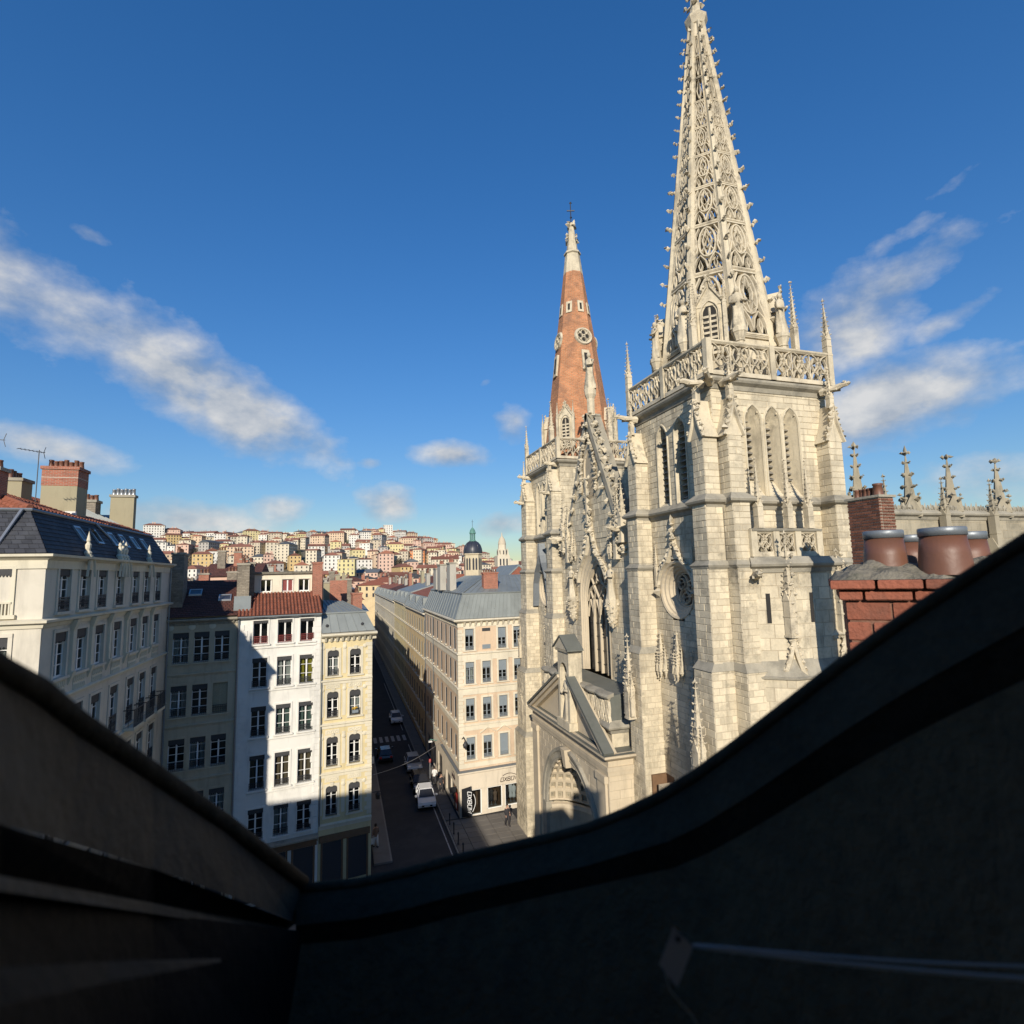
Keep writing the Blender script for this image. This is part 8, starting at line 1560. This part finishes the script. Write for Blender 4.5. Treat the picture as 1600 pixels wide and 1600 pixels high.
# --- brown brick chimney further off
NH = thing('neighbour_house', 'roof with tall brown brick chimney stack in front of the nave', 'house', (20, 16, 0)); kc = atD(1378, 830, 20.0); kx, ky = float(kc[0]), float(kc[1]); ky1 = float(onX(1328, 830, kx)[1]); kx1 = kx+.72; kzt = float(onV(1378, 776, (kx, ky))[2]); q = MB(); q.box(kx+.01, kx1-.01, ky+.01, ky1-.01, 9, kzt); st_ = q.build('chimney', 'mortar_joint', NH)
bm = {}
def kb_(x0, x1, y0, y1, z0):
    k = (round(x1-x0, 2), round(y1-y0, 2))
    if k not in bm: m = MB(); m.box(0, x1-x0, 0, y1-y0, 0, .086); bm[k] = m.mesh('brick', 'brick_dark')
    inst('brick', bm[k], st_, (x0, y0, z0))
z = kzt-.02; n_ = max(3, round((ky1-ky)/.31)); s = (ky1-ky)/n_; lx = kx1-kx-.12
for r in range(24):
    z0 = z-.112
    for i in range(n_+(r % 2)):
        a = ky+s*(i-(.5 if r % 2 else 0)); b = a+s-.026; a = max(a, ky); b = min(b, ky1)
        if b-a > .03: kb_(kx-.016, kx+.1, a, b, z0)
    for i in range(2+(r % 2)):
        a = kx+.12+lx/2*(i-(.5 if r % 2 else 0)); b = a+lx/2-.026; a = max(a, kx+.12); b = min(b, kx1)
        if b-a > .03: kb_(a, b, ky-.016, ky+.1, z0)
    z = z0
q = MB(); q.box(kx-.07, kx1+.07, ky-.07, ky1+.07, kzt, kzt+.09); q.build('cap', 'stone_grey', st_)
for i in range(6): inst('chimney_pot', pot_mesh(.11 if i else .19, .34 if i else .46, 'terracotta_pot'), st_, (kx+.34+rnd(-.1, .1), ky+.25+i*(ky1-ky-.4)/5.2, kzt+.09))
q = MB(); q.box(18.2, 23, 13.2, 18.4, 0, 12); q.build('wall', 'pl_grey', NH); gable_roof(NH, 18.2, 23, 13.2, 18.4, 12, 1.2, 'tile_brown')

# ------------------------------------------------------------------ the window frame around us
WF = thing('skylight_frame', 'dark open roof window frame with worn seal at the edge of the attic', 'window frame', (0, .5, 20.9))
def slab(name, A, B, m, th=.03, parent=WF, smooth=False):
    """closed slab between two polylines of (pixel x, pixel y, distance)"""
    q = MB(); a = [atD(*p) for p in A]; b = [atD(*p) for p in B]; f = lambda p: p+(p-EYE)/np.linalg.norm(p-EYE)*th; n = len(a); o = len(q.v)
    for i in range(n): q.v += [tuple(a[i]), tuple(b[i]), tuple(f(b[i])), tuple(f(a[i]))]
    for i in range(n-1):
        for j in range(4): q.f.append((o+4*i+j, o+4*i+(j+1) % 4, o+4*i+4+(j+1) % 4, o+4*i+4+j)); q.t.append(0)
    q.f += [(o+3, o+2, o+1, o), (o+4*n-4, o+4*n-3, o+4*n-2, o+4*n-1)]; q.t += [0, 0]; return q.build(name, m, parent, smooth)
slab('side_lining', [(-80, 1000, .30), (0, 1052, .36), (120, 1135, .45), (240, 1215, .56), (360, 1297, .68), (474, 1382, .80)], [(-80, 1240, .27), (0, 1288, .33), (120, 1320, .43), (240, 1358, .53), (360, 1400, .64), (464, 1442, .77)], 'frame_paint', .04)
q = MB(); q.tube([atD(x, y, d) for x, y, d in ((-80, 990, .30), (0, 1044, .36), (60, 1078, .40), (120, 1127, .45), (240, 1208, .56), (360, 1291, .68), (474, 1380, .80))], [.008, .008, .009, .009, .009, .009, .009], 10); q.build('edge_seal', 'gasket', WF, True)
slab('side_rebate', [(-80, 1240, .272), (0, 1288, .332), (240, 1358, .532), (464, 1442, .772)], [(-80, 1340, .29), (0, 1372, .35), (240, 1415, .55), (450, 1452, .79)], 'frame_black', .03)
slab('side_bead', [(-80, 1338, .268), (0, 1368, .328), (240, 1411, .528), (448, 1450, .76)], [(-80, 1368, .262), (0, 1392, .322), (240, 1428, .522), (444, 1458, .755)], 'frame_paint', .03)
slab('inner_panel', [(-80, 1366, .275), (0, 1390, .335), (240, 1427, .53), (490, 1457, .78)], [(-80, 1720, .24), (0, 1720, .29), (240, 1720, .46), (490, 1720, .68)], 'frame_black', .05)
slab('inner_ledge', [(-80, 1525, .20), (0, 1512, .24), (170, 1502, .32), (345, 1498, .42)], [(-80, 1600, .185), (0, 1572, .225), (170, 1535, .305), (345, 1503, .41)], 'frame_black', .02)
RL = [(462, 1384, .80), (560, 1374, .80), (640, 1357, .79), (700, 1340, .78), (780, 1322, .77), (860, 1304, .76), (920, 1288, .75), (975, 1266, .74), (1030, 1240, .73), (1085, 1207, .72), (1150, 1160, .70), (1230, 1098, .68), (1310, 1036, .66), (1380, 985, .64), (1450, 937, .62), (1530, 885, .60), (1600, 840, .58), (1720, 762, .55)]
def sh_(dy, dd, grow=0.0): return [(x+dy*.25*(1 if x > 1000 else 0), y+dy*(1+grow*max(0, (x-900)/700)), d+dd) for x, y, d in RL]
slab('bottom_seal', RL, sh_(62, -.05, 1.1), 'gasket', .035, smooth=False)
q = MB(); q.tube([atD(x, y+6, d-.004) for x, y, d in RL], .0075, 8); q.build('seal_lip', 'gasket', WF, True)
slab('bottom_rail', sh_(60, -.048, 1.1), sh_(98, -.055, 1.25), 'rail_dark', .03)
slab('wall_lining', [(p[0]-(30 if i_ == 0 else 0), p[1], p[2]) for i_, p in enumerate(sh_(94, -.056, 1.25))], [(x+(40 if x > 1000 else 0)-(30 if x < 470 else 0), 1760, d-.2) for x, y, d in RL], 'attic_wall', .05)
SE = thing('contact_sensor', 'small grey plastic window sensor box fixed on the dark lining', 'sensor', tuple(atD(1055, 1500, .40)))
pp = [(1052, 1448), (1083, 1480), (1058, 1543), (1030, 1507)]; q = MB(); q.hexa([atD(x, y, .425) for x, y in pp], [atD(x, y, .40) for x, y in pp]); q.build('case', 'sensor_plastic', SE); q = MB(); q.hexa([atD(x, y, .402) for x, y in ((1058, 1462), (1064, 1468), (1061, 1474), (1055, 1468))], [atD(x, y, .396) for x, y in ((1058, 1462), (1064, 1468), (1061, 1474), (1055, 1468))]); q.build('button', 'frame_black', SE)
for k, (a, b, lb) in enumerate((((1082, 1478), (1640, 1532), 'thin white pull cord stretched taut from the sensor box'), ((1086, 1476), (1640, 1512), 'fainter second cord just above the taut white cord'))):
    q = MB(); q.tube([atD(a[0]+(b[0]-a[0])*t, a[1]+(b[1]-a[1])*t+5*math.sin(3.1*t), .415-.06*t) for t in np.linspace(0, 1, 14)], .0013-.0004*k, 6); tag(q.build('cord', 'cord_white', None, True), lb, 'cord')
q = MB(); q.tube([atD(x, y, .41) for x, y in ((1040, 1522), (1046, 1545), (1062, 1565), (1080, 1585), (1096, 1612))], .0007, 5); tag(q.build('cord', 'cord_white', None, True), 'short thin wire drooping below the sensor box', 'cord')

# ------------------------------------------------------------------ street life
def car(x, y, rz, m, label):
    t = thing('parked_car', label, 'car', (x, y, .0), 'cars in the street'); L = (x, y, 0)
    def put(q, nm, mt, par=t, sm=False): o = q.build(nm, mt, None, sm); o.parent = par; return o
    t.rotation_euler = (0, 0, rz)
    q = MB(); prof = [(-1.9, .35), (-1.95, .6), (-1.88, .82), (-1.2, .95), (-.95, 1.0), (.9, 1.0), (1.75, .95), (1.85, .7), (1.82, .35)]      # nose at -x
    for s in (-1, 1): pass
    n = len(prof); rings = [(-.78, .97), (-.83, 1.0), (.83, 1.0), (.78, .97)]
    lo = [(a, -.80, z) for a, z in prof]; lo2 = [(a*.985, -.84, z if z < .9 else z-.04) for a, z in prof]; o = 0; V = []
    for yy, k in ((-.74, .97), (-.84, 1.0), (.84, 1.0), (.74, .97)): V.append([(a*k, yy, .35+(z-.35)*(1 if abs(yy) < .8 else .93)) for a, z in prof])
    for a, b in zip(V, V[1:]):
        for i in range(n): q.poly([a[i], a[(i+1) % n], b[(i+1) % n], b[i]])
    q.poly(V[0][::-1]); q.poly(V[-1]); put(q, 'body', m)
    q = MB(); q.hexa([(-1.05, -.76, .98), (1.72, -.76, .98), (1.72, .76, .98), (-1.05, .76, .98)], [(-.35, -.6, 1.47), (1.25, -.6, 1.47), (1.25, .6, 1.47), (-.35, .6, 1.47)]); put(q, 'cabin_glass', 'car_dark'); q = MB(); q.hexa([(-.38, -.62, 1.455), (1.28, -.62, 1.455), (1.28, .62, 1.455), (-.38, .62, 1.455)], [(-.28, -.55, 1.5), (1.2, -.55, 1.5), (1.2, .55, 1.5), (-.28, .55, 1.5)]); put(q, 'roof', m)
    for s in (-1, 1):
        for xx in (-.42, .5, 1.35): q = MB(); q.bar((xx-.68 if xx < 0 else xx, s*.765, .98), (xx+.05 if xx < 0 else xx-.06, s*.61, 1.46), .06); put(q, 'pillar', m)
        q = MB(); q.hexa([(-1.93, s*.42, .66), (-1.93, s*.72, .66), (-1.80, s*.8, .66), (-1.80, s*.42, .66)], [(-1.92, s*.42, .8), (-1.90, s*.7, .8), (-1.6, s*.79, .86), (-1.6, s*.42, .86)]); put(q, 'headlight', 'lamp_lens'); q = MB(); q.box(-.95, -.75, s*.98-.1, s*.98+.1, .98, 1.12); put(q, 'mirror', m); q = MB(); q.box(1.8, 1.86, s*.62-.14, s*.62+.14, .65, .85); put(q, 'tail_light', 'tail_red')
        for xx in (-1.25, 1.2):
            q = MB()
            q.tube([(xx, s*.66, .31), (xx, s*.87, .31)], .31, 16); w_ = put(q, 'wheel', 'rubber'); q = MB(); q.tube([(xx, s*.868, .31), (xx, s*.885, .31)], .19, 12); put(q, 'rim', 'chrome', w_)
    q = MB(); q.box(-1.96, -1.9, -.5, .5, .42, .56); put(q, 'grille', 'car_dark'); q = MB(); q.box(-1.975, -1.962, -.26, .26, .44, .54); put(q, 'number_plate', 'sign_white'); return t
gc = onZ(664, 1266); car(float(gc[0])+.3, float(gc[1])+1.6, R(90)-R(4), 'car_white', 'small white car with dark windscreen stopped by the shop corner'); car(8.0, 60.3, R(90), 'car_dark', 'black car parked behind the white car in the shaded street'); car(5.2, 71.0, R(-90), 'car_dark', 'dark car further along the narrow street'); car(8.05, 66.5, R(90), 'metal_grey', 'silver car parked at the kerb beyond the black car'); car(8.05, 88.0, R(90), 'car_white', 'white car parked past the crossing in the shaded street')
def person(x, y, rz, label, top='cloth_brown', legs='cloth_dark', bag=False, stride=.18, hairm='hair', group=None):
    t = thing('person', label, 'person', (x, y, .12), group); t.rotation_euler = (0, 0, rz)
    vs_ = [(0, 0, .95), (0, 0, 1.12), (0, -.02, 1.32), (0, -.02, 1.46), (0, -.03, 1.53), (0, -.03, 1.62), (0, -.03, 1.72)]; ed = [(0, 1), (1, 2), (2, 3), (3, 4), (4, 5), (5, 6)]; rr = [(.15, .11), (.135, .1), (.165, .11), (.12, .09), (.055, .055), (.085, .1), (.07, .085)]
    def add(p, r, fr): vs_.append(p); rr.append(r); ed.append((fr, len(vs_)-1)); return len(vs_)-1
    for s in (-1, 1):
        h = add((s*.09, 0, .9), (.1, .1), 0); k = add((s*.1, -s*stride*.5, .5), (.068, .07), h); a = add((s*.1, -s*stride*.9+.03, .08), (.042, .045), k); add((s*.11, -s*stride*.9-.14, .03), (.04, .03), a)
        sh = add((s*.19, -.02, 1.42), (.06, .06), 3); e = add((s*.25, .02+s*stride*.3, 1.14), (.045, .045), sh); w_ = add((s*.23, -.12+s*stride*.4, .93), (.032, .032), e); hd = add((s*.23, -.15+s*stride*.4, .84), (.035, .022), w_)
        for f in range(4): add((s*.23+(f-1.5)*.018, -.165+s*stride*.4, .765+.006*abs(f-1.5)), (.009, .009), hd)
        add((s*.2, -.19+s*stride*.4, .83), (.01, .01), hd)
    me = bpy.data.meshes.new('body'); me.from_pydata(vs_, ed, []); o = bpy.data.objects.new('body', me); col.objects.link(o); o.parent = t; me.materials.append(MAT['skin']); m = o.modifiers.new('skin', 'SKIN'); sv = me.skin_vertices[0].data
    for i, r in enumerate(rr): sv[i].radius = r
    sv[0].use_root = True; s2 = o.modifiers.new('sub', 'SUBSURF'); s2.levels = s2.render_levels = 1
    def put(q, nm, mt): ob = q.build(nm, mt, None, True); ob.parent = t; return ob
    q = MB(); q.lathe((0, 0, 0), [(.2, .82), (.2, .95), (.17, 1.1), (.2, 1.32), (.18, 1.44), (.08, 1.51)], 14, sy=.72)
    put(q, 'jacket', top)
    for s in (-1, 1): q = MB(); q.tube([(s*.17, -.02, 1.43), (s*.25, .02+s*stride*.3, 1.14), (s*.23, -.11+s*stride*.4, .94)], [.085, .068, .055], 9); put(q, 'sleeve', top); q = MB(); q.tube([(s*.085, 0, .93), (s*.1, -s*stride*.5, .5), (s*.1, -s*stride*.9+.03, .1)], [.125, .092, .075], 9); put(q, 'trouser_leg', legs); q = MB(); q.hexa([(s*.1-.045, -s*stride*.9-.19, 0), (s*.1+.055, -s*stride*.9-.19, 0), (s*.1+.05, -s*stride*.9+.09, 0), (s*.1-.045, -s*stride*.9+.09, 0)], [(s*.1-.04, -s*stride*.9-.15, .07), (s*.1+.05, -s*stride*.9-.15, .07), (s*.1+.045, -s*stride*.9+.08, .12), (s*.1-.04, -s*stride*.9+.08, .12)]); put(q, 'shoe', 'cloth_dark')
    q = MB(); q.lathe((0, -.015, 1.68), [(.098, -.1), (.108, 0), (.095, .07), (.05, .115), (0, .125)], 12, a0=R(-20), a1=R(200)); q.lathe((0, -.02, 1.7), [(.1, .02), (.09, .07), (.05, .1), (0, .11)], 12); put(q, 'hair', hairm)
    for s in (-1, 1): q = MB(); q.blob((s*.035, -.128, 1.66), .012); put(q, 'eye', 'hair')
    q = MB(); q.blob((0, -.135, 1.63), (.014, .022, .02)); put(q, 'nose', 'skin'); q = MB(); q.blob((0, -.122, 1.585), (.025, .01, .007)); put(q, 'mouth', 'frame_maroon')
    if bag:
        b = thing('carrier_bag', 'white carrier bag held by the walker at the yellow corner', 'bag', (0, 0, 0)); b.location = (x+.32*math.cos(rz), y+.32*math.sin(rz), .12); q = MB(); q.hexa([(-.14, -.08, .3), (.14, -.08, .3), (.14, .08, .3), (-.14, .08, .3)], [(-.17, -.05, .72), (.17, -.05, .72), (.17, .05, .72), (-.17, .05, .72)]); s_ = q.build('sack', 'cloth_white', None); s_.parent = b; q = MB(); q.tube([(-.08, 0, .7), (-.04, 0, .86), (.04, 0, .86), (.08, 0, .7)], .008, 5); h_ = q.build('handle', 'cloth_white', None); h_.parent = b
    return t
gp = onZ(584, 1326); person(float(gp[0])+.15, float(gp[1]), R(200), 'person in brown top and white trousers walking by the yellow corner house', 'cloth_brown', 'cloth_white', True)
person(9.9, 58.2, R(20), 'person in dark clothes standing by the street side of the shop', 'cloth_dark', 'cloth_dark'); person(9.6, 60.5, R(160), 'person in pale jacket walking up the shaded pavement', 'cloth_white', 'cloth_dark')
g1 = onZ(793, 1292); person(float(g1[0]), float(g1[1]), R(10), 'person in dark coat standing between shop and church', 'cloth_dark', 'cloth_dark')
# sign pole and cable
sp = onZ(672, 1232); x, y = float(sp[0]), float(sp[1]); t = thing('sign_pole', 'slim metal pole with small red cap at the kerb behind the white car', 'pole', (x, y, 0)); q = MB(); q.tube([(x, y, 0), (x, y, 2.9)], .045, 8); q.build('post', 'metal_grey', t); q = MB(); q.box(x-.1, x+.1, y-.03, y+.03, 2.6, 2.95); q.build('sign_plate', 'sign_red', t)
q = MB(); q.tube([np.array((2.4, 50.0, 5.3))+np.array((8.1, 8.0, .1))*t_+np.array((0, 0, -.5*math.sin(math.pi*t_))) for t_ in np.linspace(0, 1, 16)], .022, 5); tag(q.build('overhead_cable', 'metal_grey', None, True), 'thin cable strung across the street between the corner houses', 'cable')
for k in range(5):
    x, y = 9.35, 43.0+k*1.9; t = thing('bollard', 'waist high dark iron bollard on the kerb in front of the shop', 'bollard', (x, y, .12), 'bollards along the kerb'); q = MB(); q.lathe((x, y, .12), [(.09, 0), (.09, .08), (.06, .12), (.055, .78), (.075, .8), (.075, .86), (.05, .95), (0, .97)], 10); q.build('post', 'iron', t, True)
# lamp and signs on the shaded side of the street
for k, (y, z, m_, lb, n) in enumerate(((47.5, 4.6, 'iron', 'iron bracket lamp on the side wall of the yellow house', 'wall_lamp'), (58, 4.2, 'sign_white', 'round white shop sign projecting over the shaded pavement', 'hanging_sign'), (64, 5.0, 'copper_green', 'green projecting shop sign on the shaded street front', 'hanging_sign'), (80, 4.4, 'sign_red', 'red projecting shop sign deep in the shaded street', 'hanging_sign'))):
    x = 2.35+(y-57)*.012*(y > 57); t = thing(n, lb, 'lamp' if n == 'wall_lamp' else 'sign', (x, y, z)); q = MB(); q.bar((x-.1, y, z+.25), (x+.8, y, z+.25), .05); q.build('bracket', 'iron', t); q = MB(); q.lathe((x+.6, y, z-.35), [(0, 0), (.16, .05), (.22, .4), (.1, .55), (0, .6)], 10) if n == 'wall_lamp' else q.box(x+.2, x+.85, y-.05, y+.05, z-.45, z+.2); q.build('lantern' if n == 'wall_lamp' else 'panel', m_, t)
